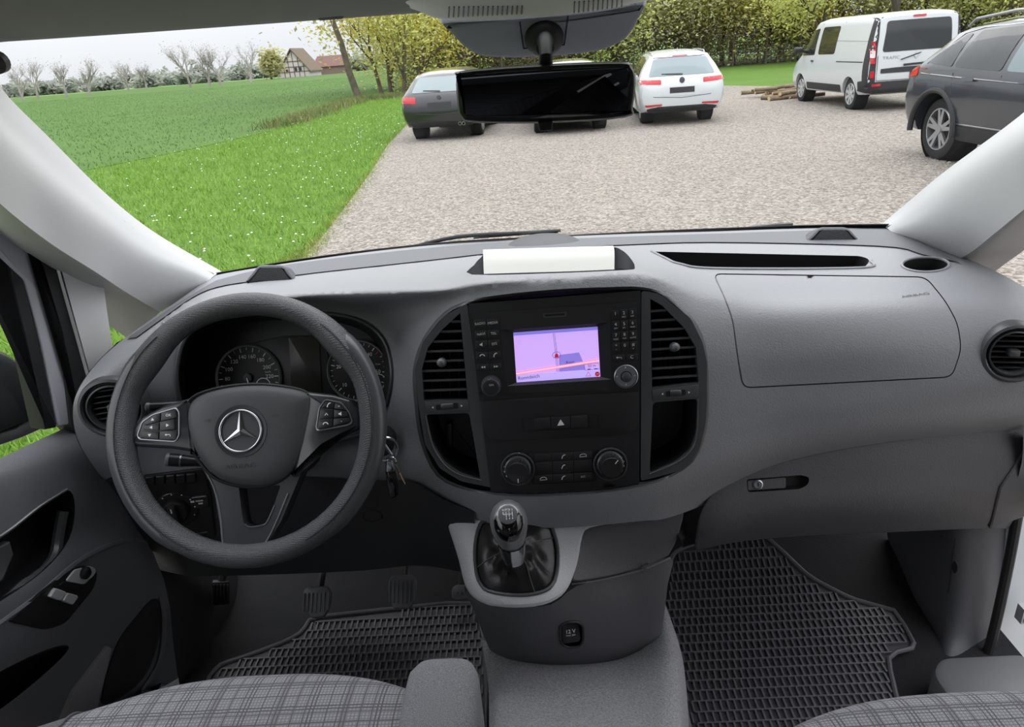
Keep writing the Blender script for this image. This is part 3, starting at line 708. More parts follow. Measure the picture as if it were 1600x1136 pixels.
tfr = Fr(co, no); obj('key_slot', *prism(tfr, [(-.0008, -.003), (.0008, -.003), (.0008, .003), (-.0008, .003)], 0, .0022), BLACK, gb)
obj('lid_gap', *skin(GG, [(1040,800),(1100,777),(1160,744),(1230,720),(1400,690),(1660,660),(1660,716),(1600,760),(1550,822),(1190,842),(1090,860),(1070,866)], (), 12, -.012), BLACK, gb)
# underside of the dash on the passenger side, dash end cap towards the door
obj('under_tray', *gridmesh([[Vector((x, .99, z)) for x, z in ((.13, .80), (.3, .83), (.5, .855), (.72, .865))], [Vector((x, 1.45, .80)) for x in (.13, .3, .5, .72)]]), BLACK, dash)
obj('end_cap', *gsurf([[(1600, 668, .93), (1610, 700, .97), (1612, 740, 1.0)], [(1592, 742, .94), (1600, 760, .98), (1604, 780, 1.01)], [(1550, 824, .99), (1574, 826, 1.01), (1590, 826, 1.03)]], 4), LOWP, dash)

# ------------------------------------------------------------------ knee panel, steering column, switch panel (driver side)
G = [[(150,735,.935),(205,740,.94),(270,735,.955),(420,740,.975),(560,750,.958),(640,752,.897),(692,780,.876),(740,800,.872)],
     [(175,775,.945),(225,785,.95),(285,785,.965),(420,790,.975),(560,795,.955),(645,790,.90),(698,806,.88),(745,835,.88)],
     [(205,822,.96),(250,832,.965),(295,838,.975),(420,845,.985),(560,842,.965),(650,836,.91),(704,850,.89),(752,870,.89)],
     [(246,890,.985),(285,898,.99),(320,900,1.0),(420,898,1.01),(560,892,.99),(650,884,.94),(712,892,.92),(760,905,.91)]]
KV, KF = gsurf(G, 7); KGd = Guide(KV, KF)
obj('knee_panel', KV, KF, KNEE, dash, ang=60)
FGd = Guide(DGV + KV, DGF + [[i + len(DGV) for i in f] for f in KF])
obj('knee_emblem_recess', *tube(onguide(KGd, ell(582, 806, 15, 9, 20), .0006), .0009, 5, True), PANEL, dash)
swp = empty('switch_panel', FGd.hit(270, 760)[0], 'black driver side switch panel with blank buttons left of the steering column', 'switch panel')
obj('plate', *patch(FGd, rnd([(222,742),(318,730),(330,770),(338,840),(262,842),(240,800)], 6), .003, .012, 2, 7), PANEL, swp)
for i in range(5):
    x = 228 + i * 16; obj('blank_button', *patch(FGd, rnd([(x, 742 - i * 1.0), (x + 14, 741 - i), (x + 15, 754 - i), (x + 1, 755 - i)], 2), .006, .004, 1, 4), BUTTON, swp)
co, no = FGd.hit(277, 792)
no = (no + (CAM - co).normalized() * .4).normalized()
lsw = empty('light_switch', co, 'round black rotary headlight switch behind the lower left wheel rim', 'switch')
obj('collar', *lathe(co, no, [(.034, -.004), (.034, .007), (.031, .010), (.026, .0095), (.001, .0095)], 36), BUTTON, lsw)
lf = Fr(co, no)
obj('knob', *lathe(co + no * .009, no, [(.021, 0), (.020, .012), (.018, .0145), (.001, .015)], 30), BLACK, lsw)
obj('knob_grip', *prism(lf, rnd([(-.006, -.019), (.006, -.019), (.006, .019), (-.006, .019)], .004), .022, .033, .003), BUTTON, lsw)
b = MB(); b.add(lit(lf, [(-.001, .008), (.001, .008), (.001, .016), (-.001, .016)], .0334))
for k in range(7): a = radians(150 - k * 30); b.add(lit(lf, ell(.029 * cos(a), .029 * sin(a), .0012, .0012, 8), .0102))
b.obj('symbol', PRINT, lsw)
obj('range_wheel', *patch(FGd, rnd([(299,774),(326,771),(328,788),(302,792)], 3), .006, .006, 1, 4), BUTTON, swp)
rf = Fr(FGd.hit(312, 781)[0], FGd.hit(312, 781)[1])
b = MB(); b.add(lit(rf, [(-.012, .001), (-.006, .001), (-.006, .005), (-.012, .005)], .0065)); b.add(lit(rf, [(-.004, .002), (.008, .002), (.008, .0045), (-.004, .0045)], .0065)); b.add(lit(rf, [(-.001, -.004), (.006, -.004), (.006, -.001), (-.001, -.001)], .0065))
b.obj('beam_symbol', PRINT, swp)
obj('lower_slot', *patch(FGd, rnd([(300,832),(326,828),(330,842),(306,846)], 3), .004, .006, 1, 4), BUTTON, swp)
# ------------------------------------------------------------------ centre stack
def c3(x, y): return (720 + .1875 * x, 440 + .1875 * y)
def c4(x, y): return (720 + .1875 * x, 600 + .1875 * y)
def c5(x, y): return (620 + .37 * x, 370 + .37 * y)
def c6(x, y): return (180 + .2625 * x, 590 + .2625 * y)
def c7(x, y): return (260 + .225 * x, 460 + .225 * y)
def c8(x, y): return (440 + .4125 * x, 740 + .4125 * y)
def cg(x, y): return (680 + .176 * x, 760 + .176 * y)
def ck(x, y): return (540 + .1408 * x, 640 + .1408 * y)
a_ = PY(870, 460, .935); b_ = PY(885, 765, .872); up_ = (a_ - b_); up_.x = 0
SF = Fr((a_ + b_) / 2, Vector((1, 0, 0)).cross(up_), up_)
def plate_holes(fr, outl, holes, h0, h1, step=.008):
    """flat plate with openings: top face, outer wall and opening walls"""
    p, t, loops = cdt(outl, holes, step); V = [fr.P(u, v, h1) for u, v in p]; F = []
    for a, b, c in t:
        nn = (V[b] - V[a]).cross(V[c] - V[a]); F.append([a, b, c] if nn.dot(fr.N) > 0 else [a, c, b])
    for l in loops:
        W, G = loft([[fr.P(u, v, h1) for u, v in l], [fr.P(u, v, h0) for u, v in l]]); n = len(V); V += W; F += [[i + n for i in f] for f in G]
    return V, F
bz = dash
# lip of the barrel-shaped opening, sunk from the dash skin to the panel plane
s0 = resample(STACK, 6); s1 = inset(s0, 4.5) if area2(s0) > 0 else inset(s0, 4.5)
obj('stack_lip', *loft([onguide(DG2, s0, .001), [(DG2.hit(*p)[0] + SF.at(*q, .004)) / 2 for p, q in zip(s0, s1)], [SF.at(*q, .0) for q in s1], [SF.at(*q, -.06) for q in s1]]), BEZEL, dash, ang=50)
obj('stack_back', *prism(SF, SF.pxs(s1, -.06), -.10, -.085), BLACK, dash)
LVENT = [(719,489),(731,625),(662,626),(659,577),(668,544),(690,516)]
RVENT = [(1016,467),(1034,477),(1070,513),(1088,544),(1092,598),(1019,607)]
LCUB = smooth([(665,648),(672,647),(725,645),(733,645),(742,700),(751,750),(740,748),(694,722),(676,692)], 3)
LCUB = rnd([(665,648),(733,645),(751,750),(718,739),(694,722),(676,692)], 6)
RCUB = rnd([(1020,629),(1090,623),(1088,677),(1079,703),(1057,722),(1015,740)], 7)
LFRM = rnd([(730,474),(694,494),(661,533),(648,577),(653,629),(664,694),(687,732),(720,752),(768,762)], 5)
RFRM = rnd([(1002,454),(1030,459),(1079,497),(1098,535),(1105,567),(1103,660),(1093,703),(1066,735),(1001,752)], 6)
obj('left_frame', *plate_holes(SF, SF.pxs(LFRM, .003), [SF.pxs(LVENT, .003), SF.pxs(LCUB, .003)], -.01, .003), BEZEL, dash, ang=40)
obj('right_frame', *plate_holes(SF, SF.pxs(RFRM, .003), [SF.pxs(RVENT, .003), SF.pxs(RCUB, .003)], -.01, .003), BEZEL, dash, ang=40)
def pocket(name, poly, depth, mt):
    p = SF.pxs(poly, .002); p = p if area2(p) > 0 else p[::-1]
    V, F = loft([[SF.P(u, v, .0025) for u, v in p], [SF.P(u, v, -.01) for u, v in inset(p, .001)], [SF.P(u, v, -depth) for u, v in inset(p, .004)]])
    F.append([2 * len(p) + i for i in range(len(p))]); return obj(name, V, F, mt, dash, ang=50)
pocket('left_cubby', LCUB, .07, mat('cubby_black', (28, 28, 30), .42)); pocket('right_cubby', RCUB, .07, MATS['cubby_black'])
obj('cubby_socket', *prism(SF, SF.pxs([(697,662),(706,662),(706,700),(697,698)], -.05), -.07, -.05, .002), PANEL, dash)
for poly in (smooth([(752,751),(716,741),(693,724),(675,694),(665,650)], 5, False), smooth([(1015,741),(1057,723),(1080,704),(1089,677),(1091,624)], 5, False)):
    obj('cubby_edge', *tube([SF.at(x, y, .0035) for x, y in poly], .0014, 6), SATIN if False else BEZEL, dash)

def centre_vent(poly, plate, ys, tabxy, lab, wx):
    e = empty('air_vent', SF.at(*tabxy), lab, 'air vent', 'louvred air vents either side of the radio')
    P = SF.pxs(poly, 0)
    obj('duct', *(lambda p: (lambda VF: (VF[0], VF[1] + [[len(p) + i for i in range(len(p))]]))(loft([[SF.P(u, v, .002) for u, v in p], [SF.P(u, v, -.05) for u, v in p]])))(P), BLACK, e)
    for yy, sl in ys:
        # span of the slat inside the outline along a tilted line
        xs = []
        for i in range(len(poly)):
            (ax, ay), (bx, by) = poly[i - 1], poly[i]; fa = ay - (yy + sl * (ax - tabxy[0])); fb = by - (yy + sl * (bx - tabxy[0]))
            if fa * fb < 0: t = fa / (fa - fb); xs.append(ax + (bx - ax) * t)
        if len(xs) < 2: continue
        xa, xb = min(xs) + .6, max(xs) - .6
        p0 = SF.at(xa, yy + sl * (xa - tabxy[0]), -.001); p1 = SF.at(xb, yy + sl * (xb - tabxy[0]), -.001)
        d = SF.N * -.022 + SF.V * -.004; th = SF.V * .0016
        V = [p0 + th, p1 + th, p1 + th + d, p0 + th + d, p0 - th, p1 - th, p1 - th + d * .9, p0 - th + d * .9]
        obj('slat', V, [[0, 1, 5, 4], [0, 3, 2, 1], [4, 5, 6, 7], [0, 4, 7, 3], [1, 2, 6, 5]], mat('slat_grey', (74, 75, 77), .35), e, ang=20)
    x0 = min(p[0] for p in poly); x1 = max(p[0] for p in poly)
    for k in range(1, 5):
        x = x0 + (x1 - x0) * k / 5; ycs = [p[1] for p in poly]; V, F = prism(SF, SF.pxs([(x - .7, (min(ycs) + 60)), (x + .7, min(ycs) + 60), (x + 1.4, max(ycs) - 6), (x, max(ycs) - 6)], -.026), -.04, -.026); obj('guide_vane', V, F, PANEL, e)
    tp = SF.px(*tabxy, .0); o = SF.P(tp[0], tp[1], -.004)
    obj('vent_tab', *lathe(o, SF.N + SF.V * .15, [(.007, 0), (.0065, .008), (.0055, .014), (.003, .0165), (.001, .017)], 16), mat('tab_grey', (95, 96, 98), .4), e)
    pl = SF.pxs(plate, .004); obj('wheel_plate', *prism(SF, pl, -.004, .0042, .001), BEZEL, e)
    cx = sum(p[0] for p in plate) / 4; cy = sum(p[1] for p in plate) / 4
    q = SF.px(cx, cy, .004); obj('wheel_slot', *prism(SF, rnd([(q[0] - wx, q[1] - .0045), (q[0] + wx, q[1] - .0035), (q[0] + wx, q[1] + .0045), (q[0] - wx, q[1] + .0035)], .002), .002, .0045), BLACK, e)
    cyl = lathe(SF.P(q[0] - wx * .55, q[1], .001), SF.U, [(.0052, 0), (.0056, .001), (.0056, wx * 1.1 - .001), (.0052, wx * 1.1)], 22); obj('thumb_wheel', *cyl, mat('thumb_wheel_grey', (62, 63, 65), .4), e)
    for s in (-1, 1): obj('arrow_mark', *lit(SF, [(q[0] + s * (wx + .006), q[1]), (q[0] + s * (wx + .0035), q[1] + .0018), (q[0] + s * (wx + .0035), q[1] - .0018)], .0046), WHITE, e)
    return e
SL = -.03
centre_vent(LVENT, [(663,628),(732,626),(734,642),(666,645)], [(503 + 15.2 * k, SL) for k in range(8)], (690, 567), 'louvred air vent left of the radio, nearest the steering wheel', .016)
centre_vent(RVENT, [(1019,610),(1092,601),(1092,620),(1020,626)], [(484 + 15.0 * k, -.06) for k in range(8)], (1054, 543), 'louvred air vent right of the radio, towards the passenger', .014)

# centre fascia plate
obj('fascia', *plate_holes(SF, SF.pxs(rnd([(731,475),(1001,454),(999,757),(880,768),(767,770)], 3), .004), [SF.pxs([c3(330,400), c3(1245,335), c3(1260,820), c3(380,878)], .004)], -.02, .004, .012), PANEL, dash, ang=30)

# ---- head unit
hu = empty('head_unit', SF.at(*c3(790, 560)), 'black radio and navigation unit with lilac map screen and two button columns', 'radio')
HUp = rnd([c3(95,260), c3(330,250), c3(1250,185), c3(1468,165), c3(1485,890), c3(1260,905), c3(380,930), c3(150,935)], 1.5)
scr = [c3(437,425), c3(1140,375), c3(1163,792), c3(465,840)]
rec = [c3(335,405), c3(1240,340), c3(1256,815), c3(385,872)]
H1 = .0065
obj('face', *plate_holes(SF, SF.pxs(HUp, H1), [SF.pxs(rec, H1)], .003, H1), PANEL, hu, ang=30)
P1 = SF.pxs(rec, H1); P2 = SF.pxs(scr, .0015)
def orient(p): return p if area2(p) > 0 else p[::-1]
V, F = loft([[SF.P(u, v, H1) for u, v in orient(P1)], [SF.P(u, v, .0015) for u, v in orient(P2)]])
obj('screen_surround', V, F, PANEL, hu, ang=10)
SCRM = mat('screen_lilac', (196, 160, 234), .3, emit=.75)
so_ = obj('screen', *prism(SF, P2, 0, .0013), SCRM, hu, ang=10)
def scol(n, c): return mat('screen_' + n, c, .3, emit=.7)
def sq(name, pts, c, h=.0016): return obj(name, *lit(SF, SF.pxs([c3(*p) for p in pts], h), h), c, so_, ang=None)
sq('map_sky', [(437,425),(1140,375),(1142,402),(439,452)], scol('sky', (128, 118, 214)))
sq('map_block', [(818,612),(985,590),(1030,690),(1040,735),(820,752)], scol('block', (134, 118, 208)), .0017)
sq('status_bar', [(461,775),(1160,735),(1163,792),(465,838)], scol('bar', (186, 166, 240)), .0019)
obj('map_road', *stroke(SF, SF.pxs([c3(462,768), c3(810,712), c3(1150,658)], .0018), .0042, .0018), scol('road', (244, 190, 214)), so_, ang=None)
for dy in (-11, 11): obj('road_edge', *stroke(SF, SF.pxs([c3(462,768 + dy), c3(810,712 + dy), c3(1150,658 + dy)], .0020), .0008, .0020), scol('red', (230, 110, 130)), so_, ang=None)
for dx in (-6, 6): obj('lane_edge', *stroke(SF, SF.pxs([c3(775 + dx,430), c3(795 + dx,590), c3(806 + dx,752)], .0018), .0006, .0018), scol('grey', (92, 86, 140)), so_, ang=None)
q = SF.px(*c3(798,612), .002)
obj('position_ring', *stroke(SF, ell(q[0], q[1], .0056, .0046, 20), .0007, .0021, True), scol('grey', (92, 86, 140)), so_, ang=None)
obj('position_car', *lit(SF, [(q[0] - .003, q[1] - .0035), (q[0] + .003, q[1] - .0035), (q[0] + .0022, q[1] + .0005), (q[0], q[1] + .0028), (q[0] - .0022, q[1] + .0005)], .0023), scol('dred', (170, 24, 44)), so_, ang=None)
TXS = scol('ink', (50, 40, 92))
def stext(t, x, y, sz, mt=TXS, rot=.065, name='screen_text', al='CENTER'):
    u, v = SF.px(*c3(x, y), .0022); return obj(name, *text(SF, t, u, v, sz, .0023, al, rot), mt, so_, ang=None)
stext('Ronndeich', 566, 797, .0072); stext('Rosn', 912, 672, .0058); stext('50 m', 1092, 702, .0056)
obj('scale_box', *stroke(SF, SF.pxs([c3(1028,690), c3(1150,678), c3(1156,728), c3(1032,738)], .002), .0005, .0021, True), TXS, so_, ang=None)
sq('scale_bar', [(1055,728),(1082,726),(1082,734),(1055,736)], TXS, .0022)
sq('scale_bar', [(1112,724),(1140,722),(1140,730),(1112,732)], TXS, .0022)
obj('warning_sign', *stroke(SF, SF.pxs([c3(1042,790), c3(1084,786), c3(1062,752)], .0022), .0009, .0023, True), scol('dred', (170, 24, 44)), so_, ang=None)
q2 = SF.px(*c3(1138,770), .0022); obj('traffic_sign', *lit(SF, ell(q2[0], q2[1], .0034, .0034, 16), .0023), scol('dred', (170, 24, 44)), so_, ang=None)
obj('traffic_bar', *lit(SF, [(q2[0] - .0022, q2[1] - .0006), (q2[0] + .0022, q2[1] - .0006), (q2[0] + .0022, q2[1] + .0006), (q2[0] - .0022, q2[1] + .0006)], .0025), WHITE, so_, ang=None)
# card slot
obj('card_slot', *ringwall(SF, SF.pxs(rnd([c3(684,268), c3(882,254), c3(880,290), c3(690,302)], .8), H1), SF.pxs(rnd([c3(698,272), c3(868,261), c3(866,282), c3(702,292)], .8), H1), H1 - .001, H1 + .0008), BEZEL, hu)
obj('slot_gap', *lit(SF, SF.pxs([c3(698,272), c3(868,261), c3(866,282), c3(702,292)], H1), H1 + .0002), BLACK, hu)
def button(parent, pts, h=H1, dh=.0022, lab=None, sz=.0042, sym=None, mt=BUTTON, r=1.0, name='button', rot=.06, pm=PRINT):
    b = obj(name, *prism(SF, SF.pxs(rnd(pts, r, 2), h + dh), h, h + dh, .0006), mt, parent)
    cx = sum(p[0] for p in pts) / len(pts); cy = sum(p[1] for p in pts) / len(pts); u, v = SF.px(cx, cy, h + dh)
    hh = h + dh + .00025
    m_ = MB()
    if lab: m_.add(text(SF, lab, u, v, sz, hh, 'CENTER', rot))
    if sym == 'phone': 
        m_.add(stroke(SF, [(u - .0035, v - .001), (u - .002, v + .0012), (u, v + .0018), (u + .002, v + .0012), (u + .0035, v - .001)], .0013, hh))
    if sym == 'pick': m_.add(stroke(SF, [(u - .002, v - .003), (u - .0012, v), (u + .0005, v + .002), (u + .003, v + .0026)], .0013, hh))
    if sym == 'back': m_.add(stroke(SF, [(u + .003, v - .0016), (u + .003, v + .0008), (u - .003, v + .0008)], .0008, hh)); m_.add(lit(SF, [(u - .0045, v + .0008), (u - .002, v + .0024), (u - .002, v - .0008)], hh))
    if sym == 'mute': m_.add(lit(SF, [(u - .0028, v - .001), (u - .0012, v - .001), (u + .001, v - .0028), (u + .001, v + .0028), (u - .0012, v + .001), (u - .0028, v + .001)], hh))
    if sym == 'prev' or sym == 'next':
        s = -1 if sym == 'prev' else 1
        for k in (-1, 1): m_.add(lit(SF, [(u + s * (k * .0016 + .0015), v), (u + s * (k * .0016 - .0014), v + .0018), (u + s * (k * .0016 - .0014), v - .0018)][::s], hh))
    if sym == 'tri': m_.add(lit(SF, [(u - .0052, v - .004), (u + .0052, v - .0034), (u, v + .0052)], hh))
    if m_.V: m_.obj('symbol', pm, b, ang=None)
    return b
L4 = lambda x0, y0, x1, y1, s=-.06: [c3(x0, y0), c3(x1, y0 + s * (x1 - x0)), c3(x1 + 3, y1 + s * (x1 - x0)), c3(x0 + 3, y1)]
button(hu, L4(110,322,210,385), lab='RADIO', sz=.0048); button(hu, L4(215,316,316,378), lab='MEDIA', sz=.0048)
button(hu, L4(118,408,218,474), lab='NAVI', sz=.005); button(hu, L4(222,402,322,468), lab='TEL', sz=.005)
button(hu, L4(122,494,224,562), sym='mute'); button(hu, L4(228,488,328,556), lab='SYS', sz=.005)
button(hu, L4(126,587,228,653), sym='phone'); button(hu, L4(232,581,335,647), sym='pick')
button(hu, L4(134,690,236,742), sym='prev'); button(hu, L4(240,684,344,736), sym='next')
sub = ['', 'ABC', 'DEF', 'GHI', 'JKL', 'MNO', 'PQRS', 'TUV', 'WXYZ', '*', '', '#']
dig = ['1', '2', '3', '4', '5', '6', '7', '8', '9', '*', '0', '#']
for r in range(4):
    for c in range(3):
        cx = 1288 + 71 * c + r * 2.5; cy = 278 + 90 * r - 6.5 * c
        b = button(hu, [c3(cx - 32, cy - 38), c3(cx + 33, cy - 42), c3(cx + 33, cy + 36), c3(cx - 32, cy + 40)])
        u, v = SF.px(*c3(cx, cy - 10), H1 + .0022); t = MB().add(text(SF, dig[r * 3 + c], u, v, .0062, H1 + .00245, rot=.05)); 
        u, v = SF.px(*c3(cx, cy + 22), H1 + .0022); 
        if sub[r * 3 + c]: t.add(text(SF, sub[r * 3 + c], u, v, .0028, H1 + .00245, rot=.05))
        t.obj('digit', PRINT, b, ang=None)
button(hu, [c3(1268,615), c3(1370,606), c3(1370,660), c3(1272,668)], sym='back'); button(hu, [c3(1375,606), c3(1474,598), c3(1475,652), c3(1376,660)], lab='C', sz=.0062)
def knob(parent, x, y, r, name, prof, mt, n=40, h=H1):
    u, v = SF.px(x, y, h); return obj(name, *lathe(SF.P(u, v, h), SF.N, [(a * r, b) for a, b in prof], n), mt, parent, ang=40)
kx, ky = c3(255, 862); rk = Vector(SF.px(kx + 15, ky)) - Vector(SF.px(kx, ky)); rk = rk.length
k1 = knob(hu, kx, ky, rk, 'volume_knob', [(1.05, 0), (1.05, .004), (.98, .007), (.92, .016), (.84, .0178), (.001, .0178)], mat('knob_grey', (70, 71, 73), .3, .3))
knob(hu, kx, ky, rk, 'knob_cap', [(.7, .0178), (.68, .0186), (.001, .0186)], BUTTON)
u, v = SF.px(kx, ky, .025); obj('on_mark', *text(SF, 'ON', u, v, .0042, .0254), PRINT, k1, ang=None)
for k in range(24):
    a = 2 * pi * k / 24; u0, v0 = SF.px(kx, ky, H1); obj('knob_rib', *tube([SF.P(u0 + rk * .97 * cos(a), v0 + rk * .97 * sin(a), H1 + .006), SF.P(u0 + rk * .93 * cos(a), v0 + rk * .93 * sin(a), H1 + .016)], .0006, 4), SATIN, k1)
kx, ky = c3(1375, 787)
k2 = knob(hu, kx, ky, rk * 1.16, 'selector_dial', [(1.03, 0), (1.03, .003), (.97, .0042), (.92, .003), (.5, .0025), (.5, .004)], mat('dial_dark', (48, 48, 50), .25, .2))
knob(hu, kx, ky, rk * 1.16, 'selector_ring', [(1.06, 0), (1.06, .0036), (.99, .0044), (.97, .0036)], SATIN)
knob(hu, kx, ky, rk * 1.16, 'selector_push', [(.42, .003), (.42, .012), (.36, .0145), (.2, .0155), (.001, .016)], mat('knob_dark', (62, 63, 65), .35))
u0, v0 = SF.px(kx, ky, H1 + .004)
for a in range(4):
    an = a * pi / 2; cx_, cy_ = u0 + .0122 * cos(an), v0 + .0122 * sin(an)
    obj('arrow_mark', *lit(SF, [(cx_ + .0018 * cos(an), cy_ + .0018 * sin(an)), (cx_ + .0015 * cos(an + 2.2), cy_ + .0015 * sin(an + 2.2)), (cx_ + .0015 * cos(an - 2.2), cy_ + .0015 * sin(an - 2.2))], H1 + .0042), WHITE, k2, ang=None)

# ---- hazard switch panel
hz = empty('hazard_panel', SF.at(*c4(830, 240)), 'plain black panel with hazard warning button below the radio', 'switch panel')
hp_ = rnd([c4(158,140), c4(1485,60), c4(1480,330), c4(1440,405), c4(1300,430), c4(270,480), c4(215,430), c4(178,330)], 4)
obj('plate', *prism(SF, SF.pxs(hp_, .0055), .003, .0055, .0008), PANEL, hz)
obj('recess', *ringwall(SF, SF.pxs(rnd([c4(500,290), c4(1160,250), c4(1150,365), c4(515,402)], 3), .0055), SF.pxs(rnd([c4(510,297), c4(1150,258), c4(1140,358), c4(525,394)], 3), .0055), .005, .0062), mat('recess_edge', (26, 26, 28), .4), hz)
button(hz, [c4(608,288), c4(746,280), c4(750,376), c4(618,384)], .0055, .004, r=2, name='blank_button')
button(hz, [c4(751,280), c4(912,271), c4(912,368), c4(755,376)], .0055, .0035, sym='tri', r=1, name='hazard_button', pm=WHITE)
button(hz, [c4(917,270), c4(1055,261), c4(1054,364), c4(920,371)], .0055, .004, r=2, name='blank_button')

# ---- climate panel
cp = empty('climate_panel', SF.at(*c4(860, 680)), 'black heater control panel with two rotary knobs and button rows', 'control panel')
d1 = c4(475, 700); d2 = c4(1243, 660)
r1 = (Vector(SF.px(d1[0] + 25, d1[1])) - Vector(SF.px(*d1))).length
outl_c = rnd([c4(560,575), c4(760,568), c4(940,560), c4(1125,545), c4(1130,810), c4(950,826), c4(770,836), c4(590,842)], 2)
obj('button_bed', *prism(SF, SF.pxs(outl_c, .006), .003, .006, .001), mat('bed_black', (24, 24, 26), .35), cp)
def dial(c, fx, fy, name):
    o = obj(name, *lathe(SF.at(*c, .004), SF.N, [(r1 * 1.04, -.001), (r1 * 1.04, .004), (r1 * .98, .0058), (r1 * .8, .0055), (.001, .0055)], 48), mat('dial_base', (30, 30, 32), .25), cp, ang=40)
    obj('dial_rim', *lathe(SF.at(*c, .004), SF.N, [(r1 * 1.06, .003), (r1 * 1.05, .0062), (r1 * .99, .0066), (r1 * .98, .005)], 48, False), BEZEL, o, ang=40)
    u, v = SF.px(*c, .009); u1, v1 = SF.px(fx, fy, .028)
    ax = (SF.P(u1, v1, .028) - SF.P(u, v, .0095)).normalized()
    kb = obj('rotary_knob', *lathe(SF.P(u, v, .0093), SF.N, [(r1 * .8, 0), (r1 * .79, .004), (r1 * .70, .006), (r1 * .68, .019), (r1 * .62, .0212), (.001, .0212)], 44), mat('rotary_black', (34, 34, 36), .33), cp, ang=40)
    obj('knurl', *lathe(SF.P(u, v, .0093), SF.N, [(r1 * .81, .001), (r1 * .80, .0048), (r1 * .74, .0056)], 44, False), mat('knurl_grey', (96, 97, 99), .3, .5), kb, ang=20)
    for k in range(22):
        a = 2 * pi * k / 22; obj('grip_rib', *tube([SF.P(u + r1 * .70 * cos(a), v + r1 * .70 * sin(a), .0155), SF.P(u + r1 * .685 * cos(a), v + r1 * .685 * sin(a), .029)], .0007, 4), BUTTON, kb)
    return o, kb, u, v
o1, kb1, u, v = dial(d1, *c4(497, 738), 'fan_dial')
obj('pointer', *lit(SF, [(u - .0006, v - .0145), (u + .0006, v - .0145), (u + .0006, v - .0085), (u - .0006, v - .0085)], .0307), WHITE, kb1, ang=None)
for k, an in enumerate(range(60, 300, 22)):
    a = radians(an); rr = r1 * .90; m_ = REDP if k == 0 else WHITE; z = .0007 + .0004 * ((k * 7) % 3); z = .0011 + .00016 * (10 - k)
    obj('scale_mark', *lit(SF, ell(u + rr * cos(a), v + rr * sin(a), z, z, 6), .0096), m_, o1, ang=None)
o2, kb2, u, v = dial(d2, *c4(1228, 690), 'heat_dial')
a = radians(50); obj('pointer', *stroke(SF, [(u + .008 * cos(a), v + .008 * sin(a)), (u + .0145 * cos(a), v + .0145 * sin(a))], .0012, .0307), WHITE, kb2, ang=None)
for k, an in enumerate(range(-75, 150, 20)):
    a = radians(an); rr = r1 * .90; z = .0011 + .00012 * k
    obj('scale_mark', *lit(SF, ell(u + rr * cos(a), v + rr * sin(a), z, z, 6), .0096), WHITE, o2, ang=None)
syms = {(0, 1): 'pick', (0, 2): 'car', (1, 1): 'pick', (2, 0): 'car', (2, 1): 'pick', (2, 2): 'AC'}
for r, (ya, yb) in enumerate(((583, 640), (648, 742), (756, 818))):
    for c, (xa, xb) in enumerate(((615, 762), (768, 938), (944, 1095))):
        sl_ = -.055; yo = sl_ * (xa - 615); pts = [c4(xa, ya + yo + 6), c4(xb, ya + yo + sl_ * (xb - xa) + 6), c4(xb, yb + yo + sl_ * (xb - xa) + 8), c4(xa, yb + yo + 8)]
        b = button(cp, pts, .006, .0018, sym='pick' if syms.get((r, c)) == 'pick' else None, lab='A/C' if syms.get((r, c)) == 'AC' else None, sz=.0042, r=1)
        if syms.get((r, c)) == 'car':
            cx = sum(p[0] for p in pts) / 4; cy = sum(p[1] for p in pts) / 4; u, v = SF.px(cx, cy, .008)
            obj('symbol', *stroke(SF, [(u - .005, v - .0018), (u + .005, v - .0016), (u + .0045, v + .0006), (u + .002, v + .0024), (u - .002, v + .0023), (u - .0046, v + .0004)], .0009, .0081, True), PRINT, b, ang=None)

# white folded papers lying in the tray
G = [[(757,396,1.085),(820,393,1.09),(890,391,1.09),(957,390,1.085)], [(755,390,1.06),(820,388,1.062),(890,386,1.062),(958,384,1.06)], [(755,400,1.03),(820,398,1.03),(890,396,1.03),(960,393,1.03)], [(756,428,1.0),(820,426,1.0),(890,424,1.0),(960,421,1.0)]]
PAPER = mat('white_paper', (200, 199, 192), .5)
V, F = solid(gsurf(G, 5), Vector((0, .012, -.012)))
pp = empty('paper_booklet', (0, 1.03, 1.27), 'folded white paper booklet standing in the tray above the radio', 'paper')
obj('cover', V, F, PAPER, pp)
b = MB()
for k in range(3): b.add(tube([PY(758 + k, 395 + k * 1.2, 1.078 - k * .006), PY(957, 388.5 + k * 1.2, 1.078 - k * .006)], .0008, 5))
b.obj('page_edges', mat('paper_edge', (205, 205, 200), .6), pp, kind='stuff')
# ------------------------------------------------------------------ instrument cluster
CFo = PY(440, 575, 1.045)
CF = Fr(CFo, (.0, -.93, .36))
ic = empty('instrument_cluster', CFo, 'black instrument cluster with two round gauges behind the steering wheel', 'instrument cluster')
s0 = resample(CLUST, 7); s0 = s0 if area2(s0) > 0 else s0[::-1]; s1 = inset(s0, 5); s2 = inset(s0, 14)
e0 = onguide(DG2, s0, .001)
obj('hood_rim', *loft([e0, [a.lerp(CF.at(*q), .12) for a, q in zip(e0, s1)], [CF.at(*q, -.004) for q in s2]]), mat('hood_black', (34, 34, 36), .42), ic, ang=50)
obj('rim_line', *tube([p + Vector((0, -.0015, 0)) for p in onguide(DG2, CLUST, .001)], .0032, 8, True), BEZEL, ic)
obj('face', *prism(CF, CF.pxs(inset(s0, 6), -.004), -.02, -.004), mat('cluster_black', (17, 17, 19), .4), ic)
mid_ = [(425,545),(440,527),(505,522),(520,540),(535,620),(440,640)]
obj('centre_panel', *prism(CF, CF.pxs(rnd([c7(560,345), c7(800,290), c7(1080,280), c7(1120,420), c7(1180,720), c7(840,720), c7(600,500)], 5)), -.004, -.001, .001), mat('cluster_grey', (44, 44, 47), .45), ic)
